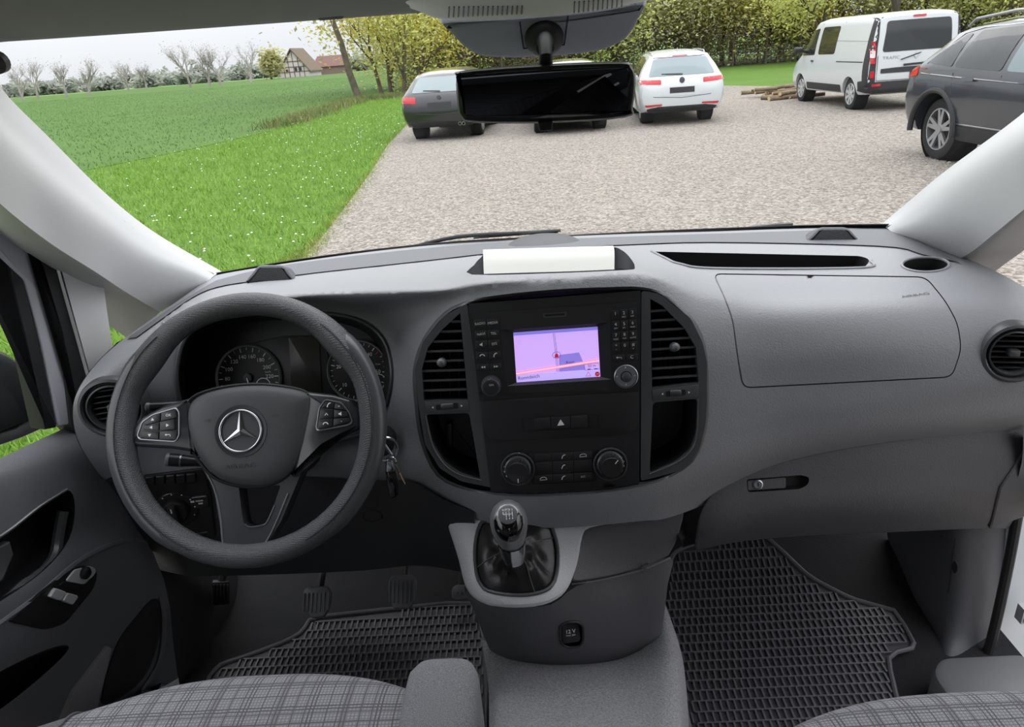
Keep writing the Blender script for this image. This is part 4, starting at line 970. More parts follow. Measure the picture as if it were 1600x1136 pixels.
obj('display', *prism(CF, CF.pxs(rnd([c7(850,300), c7(1062,290), c7(1080,680), c7(866,690)], 2)), -.001, .0015, .0008), mat('display_dark', (52, 50, 47), .3), ic)
def gauge(c, rx, name, marks, labels, needle):
    o = CF.at(*c); r = (Vector(CF.px(c[0] + rx, c[1])) - Vector(CF.px(*c))).length; u, v = CF.px(*c)
    g = obj(name, *lathe(o, CF.N, [(r, -.004), (r, .002), (.001, .002)], 56), mat('gauge_black', (20, 20, 22), .45), ic)
    obj('gauge_ring', *lathe(o, CF.N, [(r * 1.03, 0), (r * 1.03, .005), (r * 1.0, .0075), (r * .955, .003)], 64, False), mat('gauge_ring_grey', (150, 151, 153), .35), g, ang=60)
    for an, big in marks:
        a = radians(an); k0 = .80 if big else .85
        obj('tick', *stroke(CF, [(u + r * k0 * cos(a), v + r * k0 * sin(a)), (u + r * .93 * cos(a), v + r * .93 * sin(a))], .0013 if big else .0008, .0025), WHITE, g, ang=None)
    for t, an, k in labels:
        a = radians(an); obj('numeral', *text(CF, t, u + r * k * cos(a), v + r * k * sin(a), r * .17, .0026), WHITE, g, ang=None)
    obj('hub', *lathe(CF.P(u, v, .002), CF.N, [(r * .14, 0), (r * .13, .006), (.001, .007)], 24), mat('hub_grey', (70, 71, 73), .4), g)
    a = radians(needle); obj('needle', *stroke(CF, [(u, v), (u + r * .8 * cos(a), v + r * .8 * sin(a))], .0016, .0102), WHITE, g, ang=None)
    return g, u, v, r
K = 180 / 140
g, u, v, r = gauge(c7(575, 578), 50, 'speedometer', [(180 - (s - 80) * K, s % 20 == 0) for s in range(0, 241, 10)], [(str(s), 180 - (s - 80) * K, .66) for s in range(20, 240, 20)], 283)
obj('unit_text', *text(CF, 'km/h', u + r * .62, v + r * .14, r * .09, .0026), PRINT, g, ang=None)
obj('small_gauge', *stroke(CF, [(u + r * .44 + r * .22 * cos(radians(k)), v - r * .26 + r * .22 * sin(radians(k))) for k in range(0, 181, 15)], .0012, .0027), WHITE, g, ang=None)
g, u, v, r = gauge(c7(1335, 530), 47, 'rev_counter', [(165 - (s - 20) * 5.7, s % 10 == 0) for s in range(4, 61, 2)], [(str(s), 165 - (s - 20) * 5.7, .66) for s in (10, 20, 30, 40, 50, 60)], 270)
obj('unit_text', *text(CF, '1/min', u + r * .66, v + r * .18, r * .08, .0026), PRINT, g, ang=None)
a = radians(165 - 22 * 5.7); obj('red_tick', *stroke(CF, [(u + r * .8 * cos(a), v + r * .8 * sin(a)), (u + r * .93 * cos(a), v + r * .93 * sin(a))], .0014, .0029), REDP, g, ang=None)
obj('small_gauge', *stroke(CF, [(u + r * .62 + r * .28 * cos(radians(k)), v - r * .42 + r * .28 * sin(radians(k))) for k in range(-20, 170, 12)], .0012, .0027), WHITE, g, ang=None)

# ------------------------------------------------------------------ steering wheel
WN = Vector((sin(radians(3)) * cos(radians(30)), -cos(radians(3)) * cos(radians(30)), sin(radians(30))))
WC = Vector((-.439, .86, 1.104)); WF = Fr(WC, WN)
sw_ = empty('steering_wheel', WC, 'grey leather three-spoke steering wheel with emblem on the hub', 'steering wheel')
def rimr(an):
    b = 0
    for c in (38, 142): b = max(b, math.exp(-((an - c) / 13) ** 2))
    for c in (0, 180): b = max(b, .35 * math.exp(-((((an - c + 180) % 360) - 180) / 20) ** 2))
    return b
pts = []; rr = []
for k in range(120):
    an = k * 3.0; b = rimr(an); R_ = .1735 - .0035 * b; pts.append(WF.P(R_ * cos(radians(an)), R_ * sin(radians(an)), -.0)); rr.append(.0163 + .0036 * b)
obj('rim', *tube(pts, rr, 20, True, upv=WN), RIMP, sw_, ang=80)
def grip(a0, a1):
    P = []; R2 = []
    for k in range(25):
        t = k / 24; an = a0 + (a1 - a0) * t; b = rimr(an % 360); w = min(1, sin(pi * t) * 2.2); R_ = .1735 - .0035 * b + .0042
        P.append(WF.P(R_ * cos(radians(an)), R_ * sin(radians(an)), .0008)); R2.append((.0163 + .0036 * b) * (.55 + .43 * w) - .0010)
    return tube(P, R2, 16, False, upv=WN)
obj('grip_cover', *grip(-68, 52), RIMM, sw_, ang=80); obj('grip_cover', *grip(128, 248), RIMM, sw_, ang=80)
for a0, a1 in ((-64, 50), (130, 244)):
    obj('rim_seam', *tube([WF.P((.1735 + .0012) * cos(radians(a)), (.1735 + .0012) * sin(radians(a)), .0172 + .0030 * rimr(a % 360)) for a in np.linspace(a0, a1, 30)], .0007, 5), BLACK, sw_)
# hub with airbag cover
hubp = smooth([c6(410,240), c6(440,140), c6(530,85), c6(700,48), c6(880,40), c6(1060,62), c6(1145,92), c6(1160,140), c6(1145,260), c6(1110,420), c6(1045,560), c6(955,628), c6(850,654), c6(700,640), c6(580,590), c6(500,500), c6(440,390)], 3)
hp2 = WF.pxs(hubp, .01); hp2 = hp2 if area2(hp2) > 0 else hp2[::-1]
hc = (sum(q[0] for q in hp2) / len(hp2), sum(q[1] for q in hp2) / len(hp2))
rings = [[WF.P(hc[0] + (u - hc[0]) * d, hc[1] + (v - hc[1]) * d, h) for u, v in hp2] for d, h in ((1, -.05), (1, -.004), (.99, .002), (.95, .006), (.84, .0095), (.68, .0115), (.52, .0122), (.2, .0122))]
V, F = loft(rings); F.append([7 * len(hp2) + i for i in range(len(hp2))]); obj('airbag_cover', V, F, HUB, sw_, ang=50)
em = c6(748, 318); eo = WF.at(*em, .0122); er = (Vector(WF.px(em[0] + 34, em[1], .0122)) - Vector(WF.px(*em, .0122))).length
eu, ev = WF.px(*em, .0122)
obj('emblem_dish', *lathe(eo, WN, [(er * 1.22, -.001), (er * 1.2, .0008), (er * 1.08, .0004), (er * 1.0, -.0002), (.001, -.0002)], 48), mat('dish_grey', (44, 45, 48), .4), sw_, ang=60)
obj('emblem_ring', *lathe(eo, WN, [(er * 1.0, .0005), (er * .99, .0028), (er * .95, .0034), (er * .905, .0028), (er * .89, .0005)], 64, False), CHROME, sw_, ang=60)
st_ = MB()
for k in range(3):
    a = radians(90 + 120 * k); d = Vector((cos(a), sin(a))); nrm = Vector((-d.y, d.x)); c_ = Vector((eu, ev)); b0 = .17 * er
    tip = c_ + d * er * .93; ca, cb = c_ + Vector((cos(a + pi / 3), sin(a + pi / 3))) * b0, c_ + Vector((cos(a - pi / 3), sin(a - pi / 3))) * b0
    V = [WF.P(*tip, .0142), WF.P(*ca, .0142), WF.P(*c_, .0168), WF.P(*cb, .0142)]; st_.add((V, [[0, 1, 2], [0, 2, 3]]))
st_.obj('emblem_star', CHROME, sw_, ang=5)
obj('cover_text', *text(WF, 'AIRBAG', *WF.px(*c6(742, 528), .0118), .0085, .0126, stretch=1.5), mat('emboss_dark', (48, 49, 51), .5), sw_, ang=None)
for q, m_ in ((c6(550, 255), -1), (c6(955, 225), 1)):
    u, v = WF.px(*q, .0122); obj('horn_mark', *stroke(WF, [(u - .005, v - .0012), (u - .002, v), (u + .001, v + .001), (u + .005, v - .0015 * m_), (u + .001, v - .0022)], .0009, .0126), mat('emboss_dark', (48, 49, 51), .5), sw_, ang=None)
# spokes
def spoke(name, pts, h0, h1, bev, mt=SPOKE, r=3): return obj(name, *prism(WF, WF.pxs(rnd(pts, r), h1), h0, h1, bev), mt, sw_, ang=45)
sl1 = spoke('left_spoke', [c6(70,372), c6(100,300), c6(150,235), c6(280,170), c6(440,120), c6(470,300), c6(470,470), c6(440,440), c6(345,425), c6(130,412), c6(75,392)], -.028, .004, .005)
sl2 = spoke('right_spoke', [c6(1130,80), c6(1300,100), c6(1400,128), c6(1450,215), c6(1458,300), c6(1360,345), c6(1240,410), c6(1180,470), c6(1050,600), c6(1100,350)], -.028, .004, .005)
vs = [c6(505,480), c6(600,600), c6(950,600), c6(1120,430), c6(1165,430), c6(1085,620), c6(985,860), c6(905,985), c6(870,1012), c6(760,1020), c6(660,1024), c6(640,1000), c6(620,860), c6(590,680)]
vh = rnd([c6(735,650), c6(985,640), c6(945,760), c6(905,855), c6(875,878), c6(800,888), c6(765,870), c6(750,780)], 4)
obj('lower_spoke', *plate_holes(WF, WF.pxs(rnd(vs, 3), .0), [WF.pxs(vh, .0)], -.03, .0, .009), SPOKE, sw_, ang=45)
obj('spoke_edge', *tube([WF.at(*c6(x, y), .0005) for x, y in smooth([(500,500),(585,650),(625,830),(640,980),(665,1020),(860,1010)], 5, False)], .0014, 6), SATIN, sw_)  # silver edge trim; its left-hand highlight is put in as brighter material
obj('spoke_edge', *tube([WF.at(*c6(x, y), .0005) for x, y in smooth([(865,1008),(905,970),(960,860),(1030,690)], 5, False)], .0016, 6), BEZEL, sw_)
obj('spoke_bowl', *tube([WF.at(*c6(x, y), .0004) for x, y in smooth([(770,872),(800,890),(872,880),(905,858),(950,760)], 5, False)], .0012, 6), BEZEL, sw_)
obj('hub_shadow_gap', *tube([WF.at(*q, .001) for q in hubp], .0022, 6, True), BLACK, sw_)
def wbuttons(outl, cells, name):
    o = obj(name, *prism(WF, WF.pxs(rnd(outl, 4), .005), .0, .0055, .001), mat('pad_black', (26, 26, 28), .3), sw_)
    obj('pad_trim', *tube([WF.at(*q, .0055) for q in rnd(outl, 4)], .0011, 6, True), SATIN, o)
    for pts, sy in cells:
        b = obj('button', *prism(WF, WF.pxs(rnd(pts, 1.2, 2), .0075), .005, .0075, .0007), BUTTON, sw_)
        cx = sum(p[0] for p in pts) / len(pts); cy = sum(p[1] for p in pts) / len(pts); u, v = WF.px(cx, cy, .0075); h = .0078; m_ = MB()
        if sy in ('u', 'd', 'l', 'r'):
            a = {'u': 90, 'd': 270, 'l': 180, 'r': 0}[sy]; m_.add(lit(WF, [(u + .0027 * cos(radians(a + k)), v + .0027 * sin(radians(a + k))) for k in (0, 120, 240)], h))
        elif sy in ('OK', '+', '-'): m_.add(text(WF, sy, u, v, .0052, h))
        elif sy == 'b': m_.add(stroke(WF, [(u + .003, v - .0016), (u + .003, v + .001), (u - .003, v + .001)], .0009, h)); m_.add(lit(WF, [(u - .0045, v + .001), (u - .002, v + .0026), (u - .002, v - .0006)], h))
        elif sy == 'p': m_.add(stroke(WF, [(u - .002, v - .003), (u - .0012, v), (u + .0005, v + .002), (u + .003, v + .0026)], .0013, h))
        elif sy == 'h': m_.add(stroke(WF, [(u - .0035, v - .001), (u - .002, v + .0012), (u, v + .0018), (u + .002, v + .0012), (u + .0035, v - .001)], .0013, h))
        elif sy == 'm': m_.add(lit(WF, [(u - .0028, v - .001), (u - .0012, v - .001), (u + .001, v - .0028), (u + .001, v + .0028), (u - .0012, v + .001), (u - .0028, v + .001)], h))
        elif sy == 's': m_.add(stroke(WF, [(u - .002, v - .002), (u, v + .001), (u + .002, v - .002)], .0009, h))
        if m_.V: m_.obj('symbol', WHITE, b, ang=None)
wbuttons([c6(132,345), c6(160,265), c6(225,220), c6(360,180), c6(380,205), c6(380,345), c6(358,380), c6(145,366)],
  [([c6(168,270), c6(232,224), c6(268,212), c6(266,262), c6(176,285)], 'u'), ([c6(274,210), c6(358,188), c6(366,238), c6(270,260)], 'OK'),
   ([c6(172,290), c6(262,268), c6(260,316), c6(166,312)], 'l'), ([c6(266,266), c6(350,246), c6(356,308), c6(264,316)], 'r'),
   ([c6(152,320), c6(260,322), c6(258,368), c6(148,356)], 'd'), ([c6(264,322), c6(370,312), c6(360,372), c6(262,370)], 'b')], 'left_pad')
wbuttons([c6(1197,295), c6(1215,180), c6(1250,132), c6(1345,150), c6(1392,208), c6(1412,262), c6(1390,282), c6(1205,316)],
  [([c6(1226,178), c6(1254,142), c6(1302,150), c6(1298,180)], 'p'), ([c6(1308,150), c6(1345,158), c6(1374,195), c6(1304,184)], '+'),
   ([c6(1222,188), c6(1296,188), c6(1296,238), c6(1214,248)], 's'), ([c6(1302,190), c6(1378,202), c6(1386,232), c6(1302,238)], 'm'),
   ([c6(1213,256), c6(1294,246), c6(1292,292), c6(1208,304)], 'h'), ([c6(1300,244), c6(1390,240), c6(1398,260), c6(1298,290)], '-')], 'right_pad')
# steering column with shrouds, stalks
colm = empty('steering_column', WC - WN * .12, 'black steering column shroud behind the wheel hub', 'column')
def ringat(h, rx, ry): return [WF.P(rx * cos(t), ry * sin(t) - .015, h) for t in np.linspace(0, 2 * pi, 28, endpoint=False)]
V, F = loft([ringat(-.045, .045, .04), ringat(-.06, .062, .055), ringat(-.11, .066, .06), ringat(-.22, .07, .062)], caps=True); obj('shroud', V, F, KNEE, colm)
def stalk(p0, p1, lab, name, w):
    e = empty(name, p1, lab, 'stalk'); ax = (p1 - p0)
    obj('lever', *tube([p0, p0.lerp(p1, .5), p0.lerp(p1, .82), p1], [.006, .0075, w, w], 14), BUTTON, e)
    obj('end_cap', *tube([p0.lerp(p1, .965), p0.lerp(p1, 1.02), p0.lerp(p1, 1.04)], [w * 1.04, w * 1.03, w * .6], 14), mat('cap_grey', (120, 122, 125), .3), e)
    obj('collar_ring', *tube([p0.lerp(p1, .74), p0.lerp(p1, .77)], [w * 1.03, w * 1.03], 14), SATIN, e)
stalk(PY(330, 632, .93), PY(231, 636, .905), 'black multifunction stalk with pale tip behind the upper left spoke', 'indicator_stalk', .0062)
stalk(PY(345, 724, .93), PY(262, 718, .915), 'short stubby black stalk with pale end below the left spoke', 'cruise_stalk', .0098)

# ------------------------------------------------------------------ key bunch in the ignition
kc = PY(603, 702, .865); kf = Fr(kc, (.25, -1, .25)); kb = empty('key_bunch', kc, 'steel key ring with car key hanging from the ignition beside the wheel', 'keys')
rk_ = .0165; obj('split_ring', *tube([kf.P(rk_ * cos(t), rk_ * sin(t), 0) for t in np.linspace(0, 2 * pi, 40, endpoint=False)], .0021, 8, True), CHROME, kb)
p0, p1 = PY(596, 690, .87), PY(612, 711, .862); obj('ignition_key', *tube([p0 + Vector((-.02, .06, .01)), p0, p1], [.004, .0035, .002], 10), SATIN, kb)
obj('ring_link', *tube([kf.P(.004 + .007 * cos(t), -.018 + .006 * sin(t), .001) for t in np.linspace(0, 2 * pi, 20, endpoint=False)], .0011, 6, True), CHROME, kb)
ff = Fr(PY(611, 742, .858), (.3, -1, .15)); 
obj('fob_cap', *prism(ff, rnd([(-.0065, .006), (.0065, .006), (.0055, .0225), (-.0045, .0225)], .003), -.005, .005, .002), CHROME, kb)
obj('fob_body', *prism(ff, rnd([(-.0075, -.034), (.0045, -.034), (.008, -.012), (.0068, .008), (-.0068, .008)], .004), -.005, .0048, .002), GLOSS, kb)
pa, pb = PY(618, 725, .86), PY(633, 756, .857); dk = (pb - pa).normalized()
obj('small_key_head', *tube([pa, pa + dk * .014], [.0038, .003], 10, flat=.45), mat('key_brown', (96, 84, 74), .4, .4), kb)
obj('small_key_blade', *tube([pa + dk * .013, pb], [.0026, .0018], 8, flat=.4), mat('key_brass', (188, 160, 128), .3, .9), kb)
ig = PY(596, 690, .92); obj('ignition_barrel', *lathe(ig, (0.05, -1, .2), [(.02, -.02), (.02, .01), (.016, .014), (.001, .014)], 28), BUTTON, colm)
# ------------------------------------------------------------------ gear console
G = [[(676,778,.912),(690,784,.908),(740,791,.90),(800,800,.892),(880,804,.885),(960,795,.888),(1040,775,.894),(1080,762,.90)],
     [(684,812,.91),(700,816,.89),(735,833,.872),(790,845,.862),(850,846,.862),(900,838,.875),(1000,822,.897),(1076,798,.91)],
     [(704,872,.90),(718,874,.872),(740,885,.845),(790,896,.828),(850,893,.828),(885,882,.846),(980,868,.89),(1068,842,.908)],
     [(724,922,.885),(733,922,.848),(756,934,.815),(800,943,.797),(850,940,.797),(884,922,.822),(970,902,.878),(1058,872,.90)],
     [(735,945,.90),(742,948,.86),(764,958,.83),(805,966,.81),(850,962,.81),(890,945,.835),(975,920,.885),(1055,890,.905)]]
CV, CFc = gsurf(G, 7); CGd = Guide(CV, CFc)
gc = empty('gear_console', (0, .86, .9), 'light grey gear lever console bracket under the centre stack', 'console')
trimo = smooth([(700,786),(712,787),(749,801),(820,806),(894,804),(976,789),(1060,768)], 3, False) + [(1075,765),(1077,774),(1072,784)] + smooth([(1040,796),(976,811),(920,822),(908,838),(901,872),(889,909),(874,928),(847,942),(807,946),(768,942),(745,931),(731,912),(721,873),(707,830),(694,795)], 3, False)
bootp = smooth([(750,822),(765,814),(824,809),(850,811),(862,823),(869,858),(867,894),(860,915),(845,926),(814,931),(775,926),(755,914),(746,887),(744,851)], 3)
TRIMC = mat('console_trim_grey', (188, 189, 192), .42, bump=(420, .5, .0012))
obj('bracket', *patch(CGd, trimo, .006, .03, 3.5, 6, [bootp]), TRIMC, gc, ang=60)
obj('left_cheek', *patch(CGd, smooth([(693,792),(706,800),(716,830),(722,866),(716,860),(703,826)], 3), .004, .02, 2, 6), LOWP, gc)
obj('side_panel', *patch(CGd, smooth([(904,846),(912,832),(924,824),(976,813),(1040,798),(1070,786)], 3, False) + smooth([(1066,812),(1056,845),(1044,868)], 3, False) + smooth([(1010,884),(968,896),(930,904),(897,908),(893,900)], 3, False), .002, .02, 2, 7), LOWP, gc, ang=60)
obj('boot_rim', *tube(onguide(CGd, bootp, .006), .0028, 8, True), BEZEL, gc)
# lower housing with 12 V socket
G = [[(722,915,.905),(742,925,.87),(800,944,.83),(860,943,.83),(900,914,.855),(968,897,.885),(1048,868,.91),(1052,860,.97)],
     [(738,955,.905),(757,965,.862),(800,980,.835),(860,982,.832),(920,968,.848),(985,948,.875),(1042,925,.905),(1046,915,.97)],
     [(756,998,.91),(772,1006,.872),(802,1016,.85),(860,1026,.846),(920,1025,.855),(985,1012,.88),(1032,990,.91),(1036,980,.97)],
     [(764,1020,.93),(780,1030,.90),(810,1040,.88),(860,1050,.88),(920,1048,.89),(985,1034,.91),(1030,1012,.94),(1036,1000,.98)]]
LV_, LF_ = gsurf(G, 6); LG = Guide(LV_, LF_)
SOCK = rnd([(874,978),(886,971),(903,971),(911,978),(911,1002),(905,1010),(886,1011),(876,1005)], 6)
obj('lower_housing', *skin(LG, [proj(p) for p in []] or inset(smooth([(724,916),(742,926),(800,945),(860,944),(900,915),(968,898),(1048,869),(1044,915),(1036,980),(1030,1000),(985,1030),(920,1044),(860,1046),(810,1036),(780,1026),(764,1015),(740,955)], 3), 1), [SOCK], 8), LOWP, gc, ang=60)
obj('gap_line', *tube(onguide(LG, smooth([(893,912),(930,907),(968,899),(1010,887),(1046,871)], 5, False), .001), .0016, 6), mat('edge_grey', (120, 120, 123), .5), gc)
sk = obj('socket_well', *well(LG, SOCK, Vector((0, .02, -.01)), 4, .12), BLACK, gc)
obj('socket_rim', *tube(onguide(LG, SOCK, .0006), .0022, 8, True), PANEL, gc)
co, no = LG.hit(893, 992); sf = Fr(co - no * .006, (no + (CAM - co).normalized()).normalized())
cap = obj('socket_cap', *prism(sf, rnd([(-.0145, -.017), (.0145, -.017), (.0145, .014), (-.0145, .014)], .006), -.004, .002, .0015), PANEL, gc)
obj('socket_text', *text(sf, '12 V', 0, .0015, .0085, .0024, bold=.01), WHITE, cap, ang=None); obj('socket_text', *text(sf, 'MAX 20A', 0, -.0045, .0036, .0024), WHITE, cap, ang=None)
# gear lever
gl = empty('gear_lever', PY(800, 870, .80), 'gear lever with glossy black knob, chrome collar and leather boot', 'gear lever')
nk = PY(801, 858, .795); ax = Vector((-.03, -.16, .98)).normalized()
bs = resample(bootp, 6); bs = bs if area2(bs) > 0 else bs[::-1]; bottom = onguide(CGd, bs, .003); nB = len(bottom)
cen = sum(bottom, Vector()) / nB; f2 = Fr(nk, ax); rings = []
for t in np.linspace(0, 1, 15):
    ring = []
    for i, p in enumerate(bottom):
        q = p - nk; th = atan2(q.dot(f2.V), q.dot(f2.U)); top = nk - ax * .012 + (f2.U * cos(th) + f2.V * sin(th)) * .0125
        s = t ** .62; w = p.lerp(top, s); w = w + (nk - CAM).normalized() * (.020 * sin(pi * t) ** 1.0)
        fold = (.0045 * sin(5 * th + 6 * t) + .003 * sin(9 * th - 7 * t + 1)) * sin(pi * min(1, t * 1.02))
        w += (CGd.hit(*bs[i])[1]) * fold + Vector((0, 0, .006 * sin(pi * t)))
        ring.append(w)
    rings.append(ring)
V, F = loft(rings[::-1]); bo = obj('boot', V, F, LEATHER, gl, ang=80)
for k in (.12, .36, .62, .88):
    i = int(k * nB); obj('stitch_seam', *tube([r[i] + (CAM - r[i]).normalized() * .0008 for r in rings], .0008, 5), mat('stitch_grey', (84, 82, 84), .6), bo)
obj('collar', *lathe(nk, ax, [(.0150, -.020), (.0160, -.010), (.0172, -.009), (.0182, 0), (.0186, .012), (.0184, .014)], 32, False), CHROME, gl)
KM = mat('knob_dark_metal', (150, 151, 154), .3, .6)
obj('knob', *lathe(nk + ax * .013, ax, [(.0168, 0), (.0190, .006), (.0222, .018), (.0246, .030), (.0252, .040), (.0240, .050), (.0205, .059), (.0150, .066), (.0080, .070), (.001, .0712)], 40), KM, gl, ang=80)
dn = (CAM - (nk + ax * .05)).normalized(); dn = (dn * .8 + ax * .4).normalized()
ins = nk + ax * .053 + dn * .0055; If = Fr(ins, dn)
V = []; F = []
R6 = [(1.0, .0), (.97, .010), (.88, .0165), (.70, .0215), (.45, .0238), (.2, .0245), (.01, .0246)]; n6 = 36
for a_, h_ in R6:
    for k in range(n6):
        t = 2 * pi * k / n6; V.append(If.P(.0212 * a_ * cos(t), (.0285 if sin(t) < 0 else .0235) * a_ * sin(t), h_ - .002))
for i in range(len(R6) - 1):
    for k in range(n6): l = (k + 1) % n6; F.append([i * n6 + k, i * n6 + l, (i + 1) * n6 + l, (i + 1) * n6 + k])
insert = obj('knob_insert', V, F, GLOSS, gl, ang=80)
obj('shift_disc', *lathe(If.P(0, .002, .0226), dn, [(.0128, -.003), (.0127, .0005), (.011, .0012), (.001, .0014)], 32), mat('disc_grey', (92, 93, 97), .4), gl)
sh = MB()
for xx in (-.006, -.002, .002, .006): sh.add(stroke(If, [(xx, .0052 if True else 0), (xx, -.0015 if xx > -.003 else .002)], .0006, .0246))
sh.add(stroke(If, [(-.006, .002), (.006, .002)], .0006, .0246))
for t_, xx, yy in (('R', -.006, .0075), ('1', -.002, .0075), ('3', .002, .0075), ('5', .006, .0075), ('2', -.002, -.0038), ('4', .002, -.0038), ('6', .006, -.0038)): sh.add(text(If, t_, xx, yy, .0036, .0246))
sh.obj('shift_pattern', WHITE, gl, ang=None, kind='stuff')

# carpeted hump between the footwells
G = [[(752,1000,.95),(790,1004,.93),(880,1012,.93),(960,1008,.94),(1026,975,.95),(1040,945,.99)],
     [(762,1060,.84),(790,1058,.82),(880,1062,.81),(980,1058,.82),(1044,1030,.84),(1062,1010,.92)],
     [(764,1110,.75),(786,1106,.73),(880,1110,.72),(990,1106,.73),(1056,1080,.76),(1072,1070,.86)],
     [(764,1190,.62),(784,1186,.60),(880,1190,.59),(1000,1186,.60),(1066,1170,.63),(1080,1190,.78)]]
st(obj('trim_15', *gsurf(G, 6), CARPET, ang=70))

# ------------------------------------------------------------------ pedals
def pedal(name, outl, arm, Y, lab, nrib, mt):
    cx = sum(p[0] for p in outl) / len(outl); cy = sum(p[1] for p in outl) / len(outl)
    o = PY(cx, cy, Y); f = Fr(o, (0, -.70, .71)); e = empty(name, o, lab, 'pedal', 'foot pedals')
    P = f.pxs(outl); obj('pad', *prism(f, rnd(P, .006), -.008, .004, .003), mt, e)
    us = [p[0] for p in P]; vs_ = [p[1] for p in P]
    for k in range(nrib):
        t = (k + .5) / nrib; u = min(us) + (max(us) - min(us)) * t; v0 = min(vs_) + .009 + abs(t - .5) * .008; v1 = max(vs_) - .012
        obj('rib', *prism(f, [(u - .0012, v0), (u + .0012, v0), (u + .0012, v1), (u - .0012, v1)], .003, .0062, .0006), mt, e)
    A = [PY(*q) for q in arm]; obj('arm', *tube([f.P(0, max(vs_) * .5, -.008)] + A, .007, 10), BLACK, e)
PEDM = mat('pedal_rubber', (92, 92, 94), .5, bump=(300, .4, .001))
pedal('clutch_pedal', [(474,925),(480,917),(512,916),(518,926),(514,950),(507,964),(486,966),(477,950)], [(505,890,1.16), (508,860,1.25)], 1.06, 'leftmost grey ribbed clutch pedal in the driver footwell', 7, PEDM)
pedal('brake_pedal', [(607,908),(613,899),(645,898),(651,908),(649,935),(641,951),(615,951),(608,935)], [(632,885,1.14), (630,855,1.24)], 1.08, 'middle grey ribbed brake pedal in the driver footwell', 7, PEDM)
pedal('accelerator_pedal', [(706,920),(712,914),(730,914),(734,922),(732,936),(712,938),(706,934)], [(722,900,1.2), (722,880,1.28)], 1.12, 'small ribbed accelerator pedal beside the gear console', 5, PEDM)
pb_ = PY(345, 926, 1.12); pf = Fr(pb_, (.3, -.9, .3)); hh = empty('parking_brake_pedal', pb_, 'ribbed black parking brake pedal high up by the driver door', 'pedal')
obj('pad', *prism(pf, rnd(pf.pxs([(331,909),(358,908),(359,944),(333,946)]), .004), -.01, .003, .002), RUBBER, hh)
for k in range(5): obj('rib', *prism(pf, pf.pxs([(333 + 5.4 * k, 913), (335.6 + 5.4 * k, 913), (336 + 5.4 * k, 941), (333.4 + 5.4 * k, 941)], .003), .002, .0055, .0008), PANEL, hh)
obj('arm', *tube([pb_ + Vector((0, .008, .01)), pb_ + Vector((.02, .10, .14))], .008, 8), BLACK, hh)

# ------------------------------------------------------------------ rubber floor mats
FP = [(.55, .512), (.70, .512), (.85, .512), (1.0, .512), (1.10, .514), (1.18, .532), (1.27, .570), (1.38, .635), (1.48, .70)]
FGm = gridmesh([[Vector((x, y, z)) for x in np.linspace(-.9, .9, 10)] for y, z in FP]); MG = Guide(*FGm)
def floorz(y):
    for (a, za), (b, zb) in zip(FP, FP[1:]):
        if a <= y <= b: return za + (zb - za) * (y - a) / (b - a)
    return .512
def floor_mat(outl, lab, dx, dy):
    e = empty('floor_mat', MG.hit(*outl[0])[0], lab, 'floor mat', 'rubber grid floor mats')
    obj('base', *patch(MG, outl, .003, .006, 2, 10), mat('mat_base', (60, 59, 63), .5), e, ang=60)
    obj('edge_lip', *tube(onguide(MG, outl, .005), .0045, 8, True), MATR, e)
    W3 = onguide(MG, inset(outl, 3)); poly = [(p.x, p.y) for p in W3]
    x0, x1 = min(p[0] for p in poly), max(p[0] for p in poly); y0, y1 = min(p[1] for p in poly), max(p[1] for p in poly)
    rb = MB(); H = .0042
    def bar(xa, ya, xb, yb, w, h):
        za, zb = floorz(ya) + .003, floorz(yb) + .003
        if xa == xb: q = [(xa - w, ya), (xa + w, ya), (xb + w, yb), (xb - w, yb)]; zz = [za, za, zb, zb]
        else: q = [(xa, ya - w), (xb, yb - w), (xb, yb + w), (xa, ya + w)]; zz = [za, zb, zb, za]
        V = [Vector((x, y, z)) for (x, y), z in zip(q, zz)] + [Vector((x, y, z + h)) for (x, y), z in zip(q, zz)]
        rb.add((V, [[4, 5, 6, 7], [0, 1, 5, 4], [1, 2, 6, 5], [2, 3, 7, 6], [3, 0, 4, 7]]))
    y = y0 + dy * .5; r = 0
    while y < y1:
        xs = np.arange(x0, x1, dx); run = None
        for x in list(xs) + [xs[-1] + dx]:
            ok = x < x1 and inpoly(x, y, poly)
            if ok and run is None: run = x
            if not ok and run is not None:
                if x - dx > run: bar(run, y, x - dx, y, .0013, H)
                run = None
        for x in xs + (dx / 2 if r % 2 else 0):
            if inpoly(x, y + .002, poly) and inpoly(x, y + dy - .002, poly): bar(x, y + .001, x, y + dy - .001, .0016, H * .9)
        y += dy; r += 1
    rb.obj('grid_ribs', MATR, e, ang=None, kind='stuff')
floor_mat(smooth([(1049,874),(1056,864),(1072,856),(1098,849),(1140,842),(1180,838),(1196,840)], 2, False) + smooth([(1225,866),(1262,901),(1300,923),(1337,940),(1396,957)], 3, False) + [(1412,980),(1427,1008),(1424,1016),(1400,1022),(1388,1032),(1390,1050),(1410,1136),(1425,1190),(1090,1190),(1076,1136),(1036,945),(1041,905)], 'black rubber grid mat in the passenger footwell right of the console', .0118, .0215)
floor_mat(smooth([(328,1062),(345,1042),(380,1030),(440,1008),(470,992),(484,972)], 2, False) + [(500,966),(600,955),(700,945),(744,945),(756,1000),(760,1070),(760,1150),(300,1150)], 'black rubber grid mat in the driver footwell under the pedals', .0118, .0215)

